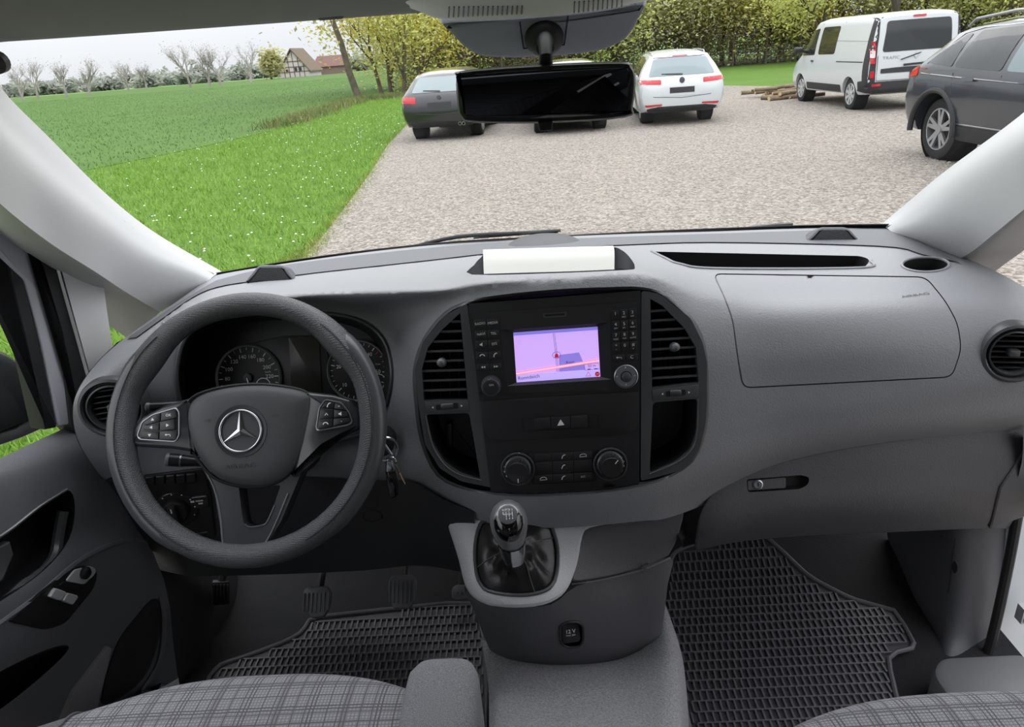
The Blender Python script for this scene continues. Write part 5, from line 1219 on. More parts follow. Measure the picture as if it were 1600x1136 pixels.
# ------------------------------------------------------------------ seats
def plaid():
    M = bpy.data.materials.new('seat_plaid'); M.use_nodes = True; n = M.node_tree; b = n.nodes['Principled BSDF']; L = n.links.new
    b.inputs['Roughness'].default_value = .9; b.inputs['Specular IOR Level'].default_value = .15
    t = n.nodes.new('ShaderNodeTexCoord'); s = n.nodes.new('ShaderNodeSeparateXYZ'); L(t.outputs['Object'], s.inputs[0])
    def math_(op, a, v=None, bb=None):
        q = n.nodes.new('ShaderNodeMath'); q.operation = op; L(a, q.inputs[0])
        if v is not None: q.inputs[1].default_value = v
        if bb is not None: L(bb, q.inputs[1])
        return q.outputs[0]
    nz = n.nodes.new('ShaderNodeTexNoise'); nz.inputs['Scale'].default_value = 60; L(t.outputs['Object'], nz.inputs['Vector'])
    wob = math_('MULTIPLY', math_('SUBTRACT', nz.outputs['Fac'], .5), .0015)
    def lines(sock, per, w, off=0.0):
        f = math_('FRACT', math_('ADD', math_('DIVIDE', math_('ADD', sock, None, wob), per), off)); return math_('LESS_THAN', f, w)
    X, Y = s.outputs[0], s.outputs[1]
    dark = None
    for sock in (X, Y):
        for per, w, off in ((.036, .05, 0), (.036, .05, .11), (.036, .035, .24), (.036, .04, .58), (.0038, .34, 0)):
            l = math_('MULTIPLY', lines(sock, per, w, off), .62 if per > .01 else .36)
            dark = l if dark is None else math_('MAXIMUM', dark, None, l)
    fine = lines(X, .0019, .5); fine2 = lines(Y, .0019, .5); wv = math_('MULTIPLY', math_('ABSOLUTE', math_('SUBTRACT', fine, None, fine2)), .25)
    tot = math_('MINIMUM', math_('ADD', dark, None, wv), 1.0)
    r = n.nodes.new('ShaderNodeValToRGB'); r.color_ramp.elements[0].color = lin((158, 157, 163)); r.color_ramp.elements[1].color = lin((52, 51, 56)); L(tot, r.inputs['Fac']); L(r.outputs['Color'], b.inputs['Base Color'])
    bp = n.nodes.new('ShaderNodeBump'); bp.inputs['Strength'].default_value = .4; bp.inputs['Distance'].default_value = .001; L(tot, bp.inputs['Height']); bp.invert = True; L(bp.outputs['Normal'], b.inputs['Normal'])
    return M
PLAID = plaid(); SIDEF = mat('seat_side_fabric', (104, 104, 108), .9, bump=(900, .6, .001), var=(900, (78, 78, 82), .4, .6))
def seat(xc, yf, z0, hw, lab):
    e = empty('front_seat', (xc, yf - .3, z0), lab, 'seat', 'plaid front seats')
    def surf(us, side=False):
        rows = []
        for s_, dz, back in ((.012, -.20, -.03), (0, -.13, 0), (-.002, -.08, 0), (.006, -.04, 0), (.024, -.012, 0), (.05, 0, 0), (.10, .004, 0), (.2, 0, 0), (.35, -.01, 0), (.55, -.02, 0), (.75, -.03, 0)):
            r = []
            for u in us:
                x = xc + hw * u; curve = .10 * abs(u) ** 2.6; bol = .022 * max(0, (abs(u) - .62) / .38) ** 1.5 * (1 if abs(u) < .93 else .4) - (.10 * max(0, abs(u) - .94) / .06)
                r.append(Vector((x, yf - curve - s_, z0 + dz + bol * (1 if s_ > .02 else .3))))
            rows.append(r)
        return gridmesh(crgrid(rows, 4))
    fl = lambda VF: (VF[0], [f[::-1] for f in VF[1]])
    obj('cushion', *surf(np.linspace(-.74, .74, 13)), PLAID, e, ang=80)
    obj('bolster', *surf(np.linspace(-1.0, -.735, 6)), SIDEF, e, ang=80); obj('bolster', *surf(np.linspace(.735, 1.0, 6)), SIDEF, e, ang=80)
    for s_ in (-.738, .738):
        pts = []
        for a, dz in ((0, -.13), (-.002, -.08), (.006, -.04), (.024, -.011), (.05, .001), (.10, .005), (.2, .001), (.35, -.009), (.55, -.019)):
            u = s_; pts.append(Vector((xc + hw * u, yf - .10 * abs(u) ** 2.6 - a, z0 + dz + .022 * max(0, (abs(u) - .62) / .38) ** 1.5 * (1 if a > .02 else .3) + .001)))
        obj('piping', *tube(smooth(pts, 4, False), .0014, 6), SIDEF, e)
    obj('seat_base', *prism(Fr((xc, yf - .32, z0 - .3), (0, 0, 1), (0, 1, 0)), rnd([(-hw * .9, -.3), (hw * .9, -.3), (hw * .9, .16), (-hw * .9, .16)], .03), -.13, .12, .01), RUBBER, e)
    # backrest behind the camera, seen only in the mirror
    G = [[Vector((xc + hw * u, yf - .60 - .12 * k - .02 * u * u, z0 + .05 + .17 * k)) for u in (-1, -.7, 0, .7, 1)] for k in range(4)]
    obj('backrest', *solid(gridmesh(crgrid(G, 3)), Vector((0, -.10, -.02))), PLAID, e)
    return e
dseat = seat(-.365, .625, .93, .265, 'plaid grey driver seat cushion at the bottom left'); 
ar = obj('armrest', *(lambda a: a)((lambda: loft([[Vector((px_, y_, z_)) for px_, z_ in rnd([(-.197 + k, .80), (-.118 - k, .80), (-.118 - k, .955 - dz), (-.197 + k, .955 - dz)], .022, 5)] for y_, k, dz in ((.592, .014, .02), (.585, .006, .008), (.57, .001, .002), (.54, 0, 0), (.30, 0, 0), (.1, 0, 0))], caps=True))()), mat('armrest_fabric', (132, 134, 138), .92, bump=(1100, .7, .001), var=(1000, (98, 100, 104), .4, .6)), dseat, label='light grey ribbed fabric armrest', ang=50)
seat(.385, .560, .93, .285, 'plaid grey passenger seat cushion at the bottom right')

# ------------------------------------------------------------------ wipers outside the glass
WGd = Guide(*gridmesh(WS))
def wiper(pts, lab, blade):
    e = empty('wiper', WGd.hit(*pts[2][:2])[0], lab, 'wiper', 'windscreen wipers')
    og = lambda q: WGd.hit(q[0], q[1])[0] + ray(q[0], q[1]).normalized() * (.012 + .004 * (q[2] > 1.6))
    P = [og(q) for q in pts]; obj('arm', *tube(smooth([tuple(p) for p in P], 4, False), .0042, 8), RUBBER, e)
    B = [og(q) for q in blade]; obj('blade', *tube(B, [.003, .006, .007, .005], 8, flat=.6), BLACK, e)
wiper([(604,391,1.6),(636,388,1.60),(715,370,1.585),(819,364,1.57),(872,361,1.565)], 'black wiper arm resting across the middle of the windscreen base', [(740,372,1.585),(800,366,1.575),(850,362,1.57),(876,360,1.565)])
wiper([(1120,360,1.6),(1150,358.5,1.6),(1185,356.5,1.59),(1236,353,1.57)], 'black wiper tip at the right part of the windscreen base', [(1160,357,1.60),(1185,355,1.59),(1215,352.5,1.58),(1239,350.5,1.57)])
# ------------------------------------------------------------------ ground outside
def gmat(name, cols, scales, rough=.9, bump=(60, .6, .02), voro=None):
    M = bpy.data.materials.new(name); M.use_nodes = True; n = M.node_tree; b = n.nodes['Principled BSDF']; L = n.links.new
    b.inputs['Roughness'].default_value = rough; b.inputs['Specular IOR Level'].default_value = .2
    t = n.nodes.new('ShaderNodeTexCoord')
    nz = n.nodes.new('ShaderNodeTexNoise'); nz.inputs['Scale'].default_value = scales[0]; nz.inputs['Detail'].default_value = 5
    n2 = n.nodes.new('ShaderNodeTexNoise'); n2.inputs['Scale'].default_value = scales[1]; n2.inputs['Detail'].default_value = 8
    r = n.nodes.new('ShaderNodeValToRGB'); r2 = n.nodes.new('ShaderNodeValToRGB'); mx = n.nodes.new('ShaderNodeMix'); mx.data_type = 'RGBA'; mx.blend_type = 'MIX'; mx.inputs[0].default_value = .5
    r.color_ramp.elements[0].position = .35; r.color_ramp.elements[1].position = .68; r2.color_ramp.elements[0].position = .3; r2.color_ramp.elements[1].position = .7
    r.color_ramp.elements[0].color = lin(cols[0]); r.color_ramp.elements[1].color = lin(cols[1]); r2.color_ramp.elements[0].color = lin(cols[2]); r2.color_ramp.elements[1].color = lin(cols[3])
    L(t.outputs['Object'], nz.inputs[0]); L(t.outputs['Object'], n2.inputs[0]); L(nz.outputs['Fac'], r.inputs[0]); L(n2.outputs['Fac'], r2.inputs[0])
    L(r.outputs[0], mx.inputs[6]); L(r2.outputs[0], mx.inputs[7]); col = mx.outputs[2]; hs = n2.outputs['Fac']
    if voro:
        vo = n.nodes.new('ShaderNodeTexVoronoi'); vo.inputs['Scale'].default_value = voro[0]; L(t.outputs['Object'], vo.inputs['Vector'])
        r3 = n.nodes.new('ShaderNodeValToRGB'); r3.color_ramp.elements[0].color = lin(voro[1]); r3.color_ramp.elements[1].color = lin(voro[2])
        sp_ = n.nodes.new('ShaderNodeSeparateColor'); L(vo.outputs['Color'], sp_.inputs[0]); L(sp_.outputs[0], r3.inputs[0])
        m2 = n.nodes.new('ShaderNodeMix'); m2.data_type = 'RGBA'; m2.inputs[0].default_value = .65; L(col, m2.inputs[6]); L(r3.outputs[0], m2.inputs[7]); col = m2.outputs[2]; hs = vo.outputs['Distance']
    L(col, b.inputs['Base Color'])
    bp = n.nodes.new('ShaderNodeBump'); bp.inputs['Strength'].default_value = bump[1]; bp.inputs['Distance'].default_value = bump[2]; L(hs, bp.inputs['Height']); L(bp.outputs['Normal'], b.inputs['Normal'])
    return M
GRAVEL = gmat('gravel', ((128, 122, 118), (150, 143, 138), (112, 106, 102), (158, 152, 148)), (.35, 9), voro=(38, (92, 86, 79), (184, 175, 163)), bump=(1, .8, .03))
LAWN = gmat('lawn', ((72, 104, 34), (92, 122, 44), (64, 94, 30), (104, 134, 54)), (.5, 14), bump=(1, .9, .05))
CROP = gmat('crop_field', ((66, 96, 40), (82, 112, 48), (58, 88, 34), (90, 118, 54)), (.25, 10), bump=(1, .9, .06))
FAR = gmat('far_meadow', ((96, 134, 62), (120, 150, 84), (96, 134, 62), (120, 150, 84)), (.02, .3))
def ground(name, pts, z, mt, seg=None):
    V, F = prism(Fr((0, 0, z), (0, 0, 1), (0, 1, 0)), pts, -.05, 0); return obj(name, V, F, mt, kind='structure', ang=None)
G0 = lambda x, y: tuple(PZ(x, y, 0).xy)
edge_g = [G0(446, 412), G0(470, 402), G0(500, 375), G0(545, 316), G0(580, 268), G0(606, 226), G0(640, 190)]
edge_far = [(-2.6, 24), (0, 27), (3, 28), (6, 28), G0(1140, 160), G0(1240, 150)]
ground('ground_2', [(-60, -40), (60, -40), (60, 75), (-60, 75)], -.02, LAWN)
ground('ground_1', [(-2.45, -40), (60, -40), (60, 29), (16, 24), (9.5, 21.5), (7, 27.5), (-1, 28.5), (-3.4, 25.5)] + edge_g[::-1] + [(-2.3, 0)], 0, GRAVEL)
fe = [G0(-200, 430), G0(0, 290), G0(150, 262), G0(300, 232), G0(420, 205), G0(500, 176), G0(560, 158)]
ground('ground_3', [(-900, -60), (-30, -60)] + fe + [(-8.5, 46), (-10, 70), (60, 90), (400, 300), (400, 700), (-900, 700)], -.004, CROP)
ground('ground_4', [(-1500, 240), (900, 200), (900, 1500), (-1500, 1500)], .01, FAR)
# grass blades of the verge, flowers in it
rng = np.random.default_rng(4)
def blades(name, n, region, h, w, mt, label, xr, yr, power=1.0, cat='grass'):
    V = []; F = []; k = 0; tries = 0
    while k < n and tries < n * 20:
        tries += 1
        y = yr[0] + (yr[1] - yr[0]) * rng.random() ** power; x = xr[0] + (xr[1] - xr[0]) * rng.random()
        if not inpoly(x, y, region): continue
        hh = h * (.5 + rng.random()); a = rng.random() * 2 * pi; dx, dy = cos(a) * w, sin(a) * w; bx, by = rng.normal() * hh * .45, rng.normal() * hh * .45
        i = len(V); V += [(x - dx, y - dy, -.01), (x + dx, y + dy, -.01), (x + bx, y + by, hh)]; F.append((i, i + 1, i + 2)); k += 1
    me = bpy.data.meshes.new(name); me.from_pydata(V, [], F); me.materials.append(mt); o = bpy.data.objects.new(name, me); COL.objects.link(o)
    return tag(o, label, cat, kind='stuff')
BL1 = mat('blade_lawn', (108, 148, 50), .6, var=(3, (134, 168, 72), .35, .65), spec=.2); BL2 = mat('blade_crop', (74, 106, 44), .6, var=(3, (94, 124, 58), .35, .65), spec=.2)
verge = [(-12, 3), (-2.4, 3)] + edge_g[1:] + [(-3.4, 24), (-9, 40)] + fe[::-1][:5] + [(-12, 8)]
verge = [(-9, 2.5), (-2.35, 2.5), (-2.2, 5)] + edge_g + [(-3.3, 26), (-2, 29), (-3, 44), (-8.4, 44)] + fe[::-1]
blades('verge_grass', 90000, verge, .05, .006, BL1, 'bright green grass on the verge beside the gravel yard', (-14, -1.8), (2.5, 44), 1.6)
cropr = [(x - .25 * (i % 2), y) for i, (x, y) in enumerate(fe)] + [(-9, 46), (-12, 120), (-90, 120), (-90, 40), (-40, 6)]
blades('crop_grass', 110000, cropr, .055, .012, BL2, 'darker green young crop growing in the field on the left', (-90, -5), (5, 120), 2.4, 'crop')
V = []; F = []; k = 0
while k < 260:
    y = 5 + 20 * rng.random(); x = -8 + 7 * rng.random()
    if not inpoly(x, y, verge) or rng.random() < .5 and abs(x + 3.2) > 1.2: continue
    i = len(V); z = .07 + .04 * rng.random(); s = .014
    for a in range(5): V.append((x + s * cos(a * 1.257), y + s * sin(a * 1.257), z))
    V.append((x, y, z + .008)); F += [(i + a, i + (a + 1) % 5, i + 5) for a in range(5)]; k += 1
me = bpy.data.meshes.new('daisies'); me.from_pydata(V, [], F); me.materials.append(mat('daisy_white', (232, 232, 225), .7)); o = bpy.data.objects.new('daisies', me); COL.objects.link(o)
tag(o, 'tiny white daisies scattered in the verge grass', 'flowers', kind='stuff')
# strips: dry edge between lawn and gravel, weeds, ditch bank
def tufts(name, line, n, spread, h, w, mt, label, cat):
    V = []; F = []
    L_ = [Vector((*p, 0)) for p in line]
    for _ in range(n):
        i = rng.integers(0, len(L_) - 1); p = L_[i].lerp(L_[i + 1], rng.random()) + Vector((rng.normal() * spread, rng.normal() * spread * 1.5, 0))
        hh = h * (.4 + rng.random()); a = rng.random() * 6.3; dx, dy = cos(a) * w, sin(a) * w; j = len(V)
        V += [(p.x - dx, p.y - dy, -.01), (p.x + dx, p.y + dy, -.01), (p.x + rng.normal() * hh * .5, p.y + rng.normal() * hh * .5, hh)]; F.append((j, j + 1, j + 2))
    me = bpy.data.meshes.new(name); me.from_pydata(V, [], F); me.materials.append(mt); o = bpy.data.objects.new(name, me); COL.objects.link(o); return tag(o, label, cat, kind='stuff')
tufts('edge_grass', edge_g, 3600, .07, .03, .005, mat('dry_grass', (150, 150, 84), .8, var=(4, (124, 150, 62), .35, .65)), 'yellowish dry grass fringe along the gravel edge', 'grass')
tufts('ditch_grass', [G0(430, 199), G0(500, 176), G0(560, 157), G0(640, 150)], 5000, .35, .22, .015, mat('reed_brown', (128, 124, 76), .8, var=(2, (92, 116, 52), .35, .65)), 'brownish reeds along the ditch between lawn and field', 'reeds')
# larger loose stones on the yard, near the van
STN = mat('stone_grey', (128, 122, 114), .85, var=(6, (168, 161, 151), .3, .7))
V = []; F = []
for _ in range(9000):
    y = 3.6 + 12 * rng.random() ** 1.7; x = -2.2 + 9 * rng.random()
    if not inpoly(x, y, [(-2.45, 0), (30, 0), (30, 20)] + edge_g[::-1]): continue
    s = .007 + .011 * rng.random(); i = len(V); a = rng.random() * 6
    for q in range(5): V.append((x + s * cos(a + q * 1.257) * (.8 + .4 * rng.random()), y + s * sin(a + q * 1.257) * (.8 + .4 * rng.random()), .002))
    V.append((x, y, s * .75)); F += [(i + q, i + (q + 1) % 5, i + 5) for q in range(5)]
me = bpy.data.meshes.new('pebbles'); me.from_pydata(V, [], F); me.materials.append(STN); o = bpy.data.objects.new('pebbles', me); COL.objects.link(o)
tag(o, 'pale loose pebbles scattered over the gravel yard', 'pebbles', kind='stuff')

# ------------------------------------------------------------------ vehicles
def arc_pts(c, r, a0, a1, n): return [(c[0] + r * cos(a0 + (a1 - a0) * k / n), c[1] + r * sin(a0 + (a1 - a0) * k / n)) for k in range(n + 1)]
TYRE = mat('tyre_rubber', (30, 30, 31), .8); ALLOY = mat('alloy_silver', (176, 178, 182), .3, .8); CGL = mat('tinted_glass', (30, 34, 36), .04, coat=.3); CGL2 = mat('car_glass_backlit', (112, 126, 130), .05, coat=.3)  # CGL2 is opaque: daylight through the panes is put into its colour
ARCH = mat('arch_black', (18, 18, 19), .8); CPL = mat('car_black_plastic', (40, 40, 42), .6); LAMP = mat('tail_lamp_red', (188, 26, 34), .15, coat=.5); LAMPW = mat('lamp_clear', (225, 215, 212), .15, coat=.5)
PLATE = mat('plate_black', (34, 36, 40), .5)
class Car:
    """body from stations along the length: x from the rear bumper (0) forwards, y left-right, z up. Local frame: +X = forwards."""
    def __init__(s, name, loc, head, stations, label, cat, paint, wheels, wr, track, archr=None):
        s.e = empty(name, loc, label, cat, rotz=head); s.paint = paint
        xs = [t[0] for t in stations]
        tab = np.array(stations, float); fine = np.linspace(xs[0], xs[-1], 90)
        cols = [np.interp(fine, tab[:, 0], tab[:, k]) for k in range(1, tab.shape[1])]
        rings = []
        for i, x in enumerate(fine):
            zb, zm, zs, zr, wb, wm, ws, wr_ = [c[i] for c in cols]
            half = [(0, zb), (wb * .7, zb), (wb * .96, zb + .02), (wb, zb + .08), (wb + (wm - wb) * .6, zb + (zm - zb) * .5), (wm, zm), (wm * .5 + ws * .5 + .006, zm * .4 + zs * .6), (ws, zs)]
            for t in (.15, .35, .55, .75, .9): half.append((ws + (wr_ - ws) * (t + .12 * sin(pi * t) * -1), zs + (zr - zs) * t))
            half += [(wr_ * .97, zr - .035 * min(1, (zr - zs) / .3)), (wr_ * .85, zr - .008 * min(1, (zr - zs) / .3)), (wr_ * .5, zr + .012), (0, zr + .018)]
            rings.append([Vector((x, -y, z)) for y, z in half] + [Vector((x, y, z)) for y, z in half[-2:0:-1]])
        V, F = loft(rings, True, True); V, F = fixn(V, F)
        body = obj('body', V, F, paint, s.e, True, 32)
        ar = archr or wr * 1.13
        cut = MB()
        for wx in wheels:
            for sd in (-1, 1): cut.add(lathe((wx, sd * (track - .26), wr), (0, sd, 0), [(ar, 0), (ar, .6)], 36))
        cv, cf = fixn(cut.V, cut.F); co = obj('cutter', cv, cf, None, s.e, True, None)
        md = body.modifiers.new('b', 'BOOLEAN'); md.operation = 'DIFFERENCE'; md.object = co; md.solver = 'EXACT'
        bpy.context.view_layer.update(); dg = bpy.context.evaluated_depsgraph_get(); me = bpy.data.meshes.new_from_object(body.evaluated_get(dg))
        body.modifiers.clear(); old = body.data; body.data = me; me.shade_smooth(); me.set_sharp_from_angle(angle=radians(32)); bpy.data.meshes.remove(old); bpy.data.objects.remove(co)
        me.materials.clear(); me.materials.append(paint)
        s.body = body; s.bvh = BVHTree.FromPolygons([v.co.copy() for v in me.vertices], [list(p.vertices) for p in me.polygons]); s.wheels = wheels; s.wr = wr; s.track = track
        for wx in wheels:
            for sd in (-1, 1):
                b = MB(); b.add(lathe((wx, sd * (track - .27), wr), (0, sd, 0), [(ar * .99, .0), (ar * .99, .24)], 30, False)); b.add(lathe((wx, sd * (track - .27), wr), (0, sd, 0), [(.01, 0), (ar, 0)], 24, False))
                b.obj('arch_liner', ARCH, s.e, local=True, ang=40)
    def wheel(s, wx, sd, spokes=5, mt=ALLOY, double=False):
        o = Vector((wx, sd * s.track, s.wr)); ax = Vector((0, sd, 0)); r = s.wr
        w = obj('wheel', *lathe(o, ax, [(r * .68, -.02), (r * .72, .0), (r * .90, .004), (r * .975, -.01), (r, -.04), (r, -.17), (r * .96, -.2), (r * .68, -.2)], 40, False), TYRE, s.e, True, 40)
        obj('rim', *lathe(o, ax, [(r * .70, -.005), (r * .68, .004), (r * .64, .002), (r * .62, -.05), (r * .6, -.15)], 40, False), mt, w, True, 40)
        obj('brake_disc', *lathe(o, ax, [(r * .6, -.12), (.01, -.12)], 24, False), mat('brake_dark', (40, 40, 42), .5, .4), w, True)
        up = Vector((0, 0, 1)); fw_ = Vector((1, 0, 0))
        for k in range(spokes):
            a = 2 * pi * k / spokes + .3
            for da in ((-.13, .13) if double else (0,)):
                d0 = (fw_ * cos(a + da * .4) + up * sin(a + da * .4)); d1 = (fw_ * cos(a + da * 1.5) + up * sin(a + da * 1.5)); p = ax.cross(d1)
                w0, w1 = (.028, .02) if double else (.035, .028)
                V = [o + d0 * r * .08 + p * w0 - ax * .01, o + d0 * r * .08 - p * w0 - ax * .01, o + d1 * r * .66 - p * w1, o + d1 * r * .66 + p * w1]; V += [v - ax * .03 for v in V]
                obj('spoke', *fixn(V, [[0, 1, 2, 3], [4, 7, 6, 5], [0, 4, 5, 1], [1, 5, 6, 2], [2, 6, 7, 3], [3, 7, 4, 0]]), mt, w, True, 30)
        obj('hub_cap', *lathe(o, ax, [(r * .16, -.02), (r * .15, .002), (.01, .004)], 20), mt, w, True)
        return w
    def stick(s, name, poly, axis, mt, lift=.006, parent=None, step=.05, thick=.006, **k):
        """panel lying on the body: outline drawn in the side view (axis 'L','R': x,z), rear view ('B': y,z) or top ('T': x,y)"""
        p, t, loops = cdt(poly, (), step); V = []
        def org(u, v):
            if axis == 'L': return Vector((u, 3, v)), Vector((0, -1, 0))
            if axis == 'R': return Vector((u, -3, v)), Vector((0, 1, 0))
            if axis == 'B': return Vector((-3, u, v)), Vector((1, 0, 0))
            return Vector((u, v, 4)), Vector((0, 0, -1))
        def hit(u, v):
            o, d = org(u, v); c, n, i, _ = s.bvh.ray_cast(o, d)
            if c is None: c, n, i, _ = s.bvh.find_nearest(o + d * (3 if axis != 'T' else 2.6)); 
            if n.dot(d) > 0: n = -n
            return c, n, d
        for u, v in p: c, n, d = hit(u, v); V.append(c + n * lift)
        F = []
        d = org(0, 0)[1]
        for a, b, c in t:
            nn = (V[b] - V[a]).cross(V[c] - V[a]); F.append([a, b, c] if nn.dot(d) < 0 else [a, c, b])
        n0 = len(V); lp = loops[0]
        W = []
        for u, v in lp: c, n, dd = hit(u, v); W.append((c + n * lift, c - n * (thick - lift)))
        V += [w[0] for w in W] + [w[1] for w in W]; m_ = len(lp)
        F += [[n0 + i, n0 + (i + 1) % m_, n0 + m_ + (i + 1) % m_, n0 + m_ + i] for i in range(m_)]
        return obj(name, V, F, mt, parent or s.e, True, 40, **k)
    def line(s, name, pts, axis, mt, r=.006, parent=None, lift=0.0):
        P = []
        for u, v in pts:
            o, d = {'L': (Vector((u, 3, v)), Vector((0, -1, 0))), 'R': (Vector((u, -3, v)), Vector((0, 1, 0))), 'B': (Vector((-3, u, v)), Vector((1, 0, 0)))}[axis]
            c, n, i, _ = s.bvh.ray_cast(o, d)
            if c is not None: P.append(c - d * lift)
        return obj(name, *tube(P, r, 5), mt, parent or s.e, True)
    def mirror(s, x, z, sd, w, mt):
        y = sd * w; V, F = tube([Vector((x, y - sd * .12, z - .06)), Vector((x, y + sd * .02, z - .03)), Vector((x, y + sd * .06, z)), Vector((x, y + sd * .22, z + .01)), Vector((x, y + sd * .25, z))], [.03, .05, .09, .085, .03], 12, flat=.8)
        return obj('door_mirror', V, F, mt, s.e, True, 50)
WPAINT = mat('white_paint', (198, 203, 205), .25, coat=.6); GPAINT = mat('graphite_paint', (56, 60, 68), .28, .35, coat=.9); BPAINT = mat('black_paint', (24, 26, 30), .22, .2, coat=.9); NPAINT = mat('navy_paint', (36, 44, 60), .22, .2, coat=.9)
# stations: x, z bottom, z widest, z shoulder, z roof, half width bottom, widest, shoulder, roof
WAG = [(0, .38, .62, .70, .71, .66, .72, .66, .60), (.05, .33, .62, .84, .90, .78, .84, .80, .70), (.14, .28, .64, .92, 1.0, .82, .90, .86, .68), (.30, .26, .66, .95, 1.16, .84, .912, .88, .64), (.52, .24, .68, .96, 1.36, .85, .915, .885, .60), (.72, .22, .68, .96, 1.44, .85, .915, .885, .58), (1.4, .2, .68, .95, 1.48, .85, .915, .885, .57), (2.2, .2, .68, .94, 1.49, .85, .915, .885, .57), (2.7, .2, .67, .93, 1.44, .85, .915, .88, .58), (3.2, .2, .66, .92, 1.18, .85, .91, .87, .64), (3.55, .2, .65, .91, .99, .85, .905, .86, .70), (4.2, .22, .62, .84, .90, .83, .88, .80, .62), (4.6, .26, .58, .70, .76, .76, .80, .70, .5), (4.76, .32, .55, .60, .63, .6, .62, .56, .45)]
def place(px, py, off, head):
    """ground point under a pixel, moved by a local offset"""
    p = PZ(px, py, 0); return Vector((p.x, p.y, 0)) - Vector((off[0] * cos(head) - off[1] * sin(head), off[0] * sin(head) + off[1] * cos(head), 0))
def family(c, roofrail=False, rearz=(1.0, 1.36), lampz=(.88, .98), plate=(.72, .84), glassm=CGL2, glw=(.62, .52), lampx=(.42, .86)):
    c.stick('rear_window', rnd([(-glw[0], rearz[0]), (glw[0], rearz[0]), (glw[1], rearz[1]), (-glw[1], rearz[1])], .05), 'B', glassm)
    for sd in (-1, 1):
        l = c.stick('tail_lamp', rnd([(sd * lampx[0], lampz[0]), (sd * lampx[1], lampz[0] + .03), (sd * (lampx[1] + .01), lampz[1]), (sd * lampx[0], lampz[1] - .02)], .02), 'B', LAMP, .008)
    c.stick('number_plate', [(-.26, plate[0]), (.26, plate[0]), (.26, plate[1]), (-.26, plate[1])], 'B', PLATE, .012, step=.1)
H = radians(86)
wl = place(1000, 192, (1.12, .80), H)
wag = Car('white_estate_car', wl, H, WAG, 'white estate car parked facing away in the middle of the yard', 'car', WPAINT, (1.02, 3.81), .335, .80)
wag.wheels = (1.02, 3.81)
family(wag, rearz=(1.0, 1.34), lampz=(.84, .95), plate=(.66, .77), glw=(.70, .56), lampx=(.44, .88))
for wx in (1.02, 3.81):
    for sd in (-1, 1): wag.wheel(wx, sd, 7)
wag.stick('bumper_lower', [(-.7, .26), (.7, .26), (.74, .36), (.5, .40), (-.5, .40), (-.74, .36)], 'B', CPL, .012)
for sd in (-1, 1): wag.stick('reflector', rnd([(sd * .42, .42), (sd * .76, .40), (sd * .78, .445), (sd * .42, .45)], .01), 'B', LAMP, .014, step=.08)
wag.line('tailgate_seam', [(-.72, .95), (-.60, .60), (0, .56), (.60, .60), (.72, .95)], 'B', CPL, .006)
wag.stick('plate_recess', rnd([(-.42, .60), (.42, .60), (.46, .80), (-.46, .80)], .05), 'B', WPAINT, .006, step=.1)
wag.stick('badge', ell(0, .905, .055, .055, 18), 'B', mat('badge_dark', (54, 56, 60), .3, .6), .014, step=.04)
wag.stick('roof_spoiler', rnd([(-.56, 1.355), (.56, 1.355), (.54, 1.40), (-.54, 1.40)], .02), 'B', WPAINT, .02, step=.1)
wag.stick('brake_light', [(-.16, 1.36), (.16, 1.36), (.16, 1.378), (-.16, 1.378)], 'B', LAMP, .026, step=.1)
wag.stick('rear_wiper', [(-.02, 1.0), (.42, 1.03), (.42, 1.045), (-.02, 1.03)], 'B', CPL, .014, step=.1)
for sd, ax in ((-1, 'R'), (1, 'L')):
    for nm, q in (('rear_quarter_window', [(.62, 1.0), (1.22, 1.0), (1.22, 1.36), (.84, 1.33)]), ('rear_door_window', [(1.28, 1.0), (2.12, .99), (2.12, 1.40), (1.28, 1.38)]), ('front_door_window', [(2.18, .99), (3.2, .97), (2.75, 1.33), (2.18, 1.40)])):
        wag.stick(nm, rnd(q, .05), ax, CGL, step=.1)
    wag.line('door_seam', [(1.25, .97), (1.35, .5), (1.45, .32)], ax, CPL); wag.line('door_seam', [(2.15, .96), (2.15, .32)], ax, CPL)
    wag.mirror(3.0, 1.02, sd, .90, WPAINT)
    obj('roof_rail', *tube([Vector((x, sd * .56, z - .02)) for x, z in ((.75, 1.43), (.85, 1.475), (1.6, 1.50), (2.3, 1.495), (2.45, 1.46))], .014, 8), SATIN, wag.e, True)
obj('aerial', *loft([[Vector((.95 + x, y, 1.47)) for x, y in ((-.08, 0), (0, .02), (.08, 0), (0, -.02))], [Vector((.90 + x, y, 1.545)) for x, y in ((-.01, 0), (0, .004), (.02, 0), (0, -.004))]], caps=True), WPAINT, wag.e, True)
wag.stick('windscreen', rnd([(2.75, -.55), (3.35, -.66), (3.35, .66), (2.75, .55)], .05), 'T', CGL2)

# black hatchback on the left
HAT = [(0, .40, .60, .68, .70, .62, .68, .62, .55), (.05, .34, .60, .84, .90, .76, .82, .78, .68), (.16, .28, .63, .92, 1.0, .80, .88, .84, .66), (.34, .26, .65, .94, 1.14, .82, .89, .855, .62), (.60, .24, .66, .95, 1.33, .83, .893, .86, .57), (.82, .22, .66, .95, 1.39, .83, .893, .86, .55), (1.5, .2, .66, .94, 1.43, .83, .893, .86, .54), (2.1, .2, .66, .93, 1.43, .83, .893, .86, .54), (2.5, .2, .65, .92, 1.36, .83, .89, .855, .56), (2.95, .2, .64, .91, 1.12, .83, .885, .85, .62), (3.25, .2, .63, .90, .97, .83, .88, .84, .68), (3.9, .22, .60, .82, .87, .80, .85, .78, .6), (4.15, .26, .56, .68, .74, .72, .76, .68, .5), (4.28, .32, .53, .58, .62, .58, .6, .55, .45)]
H = radians(84)
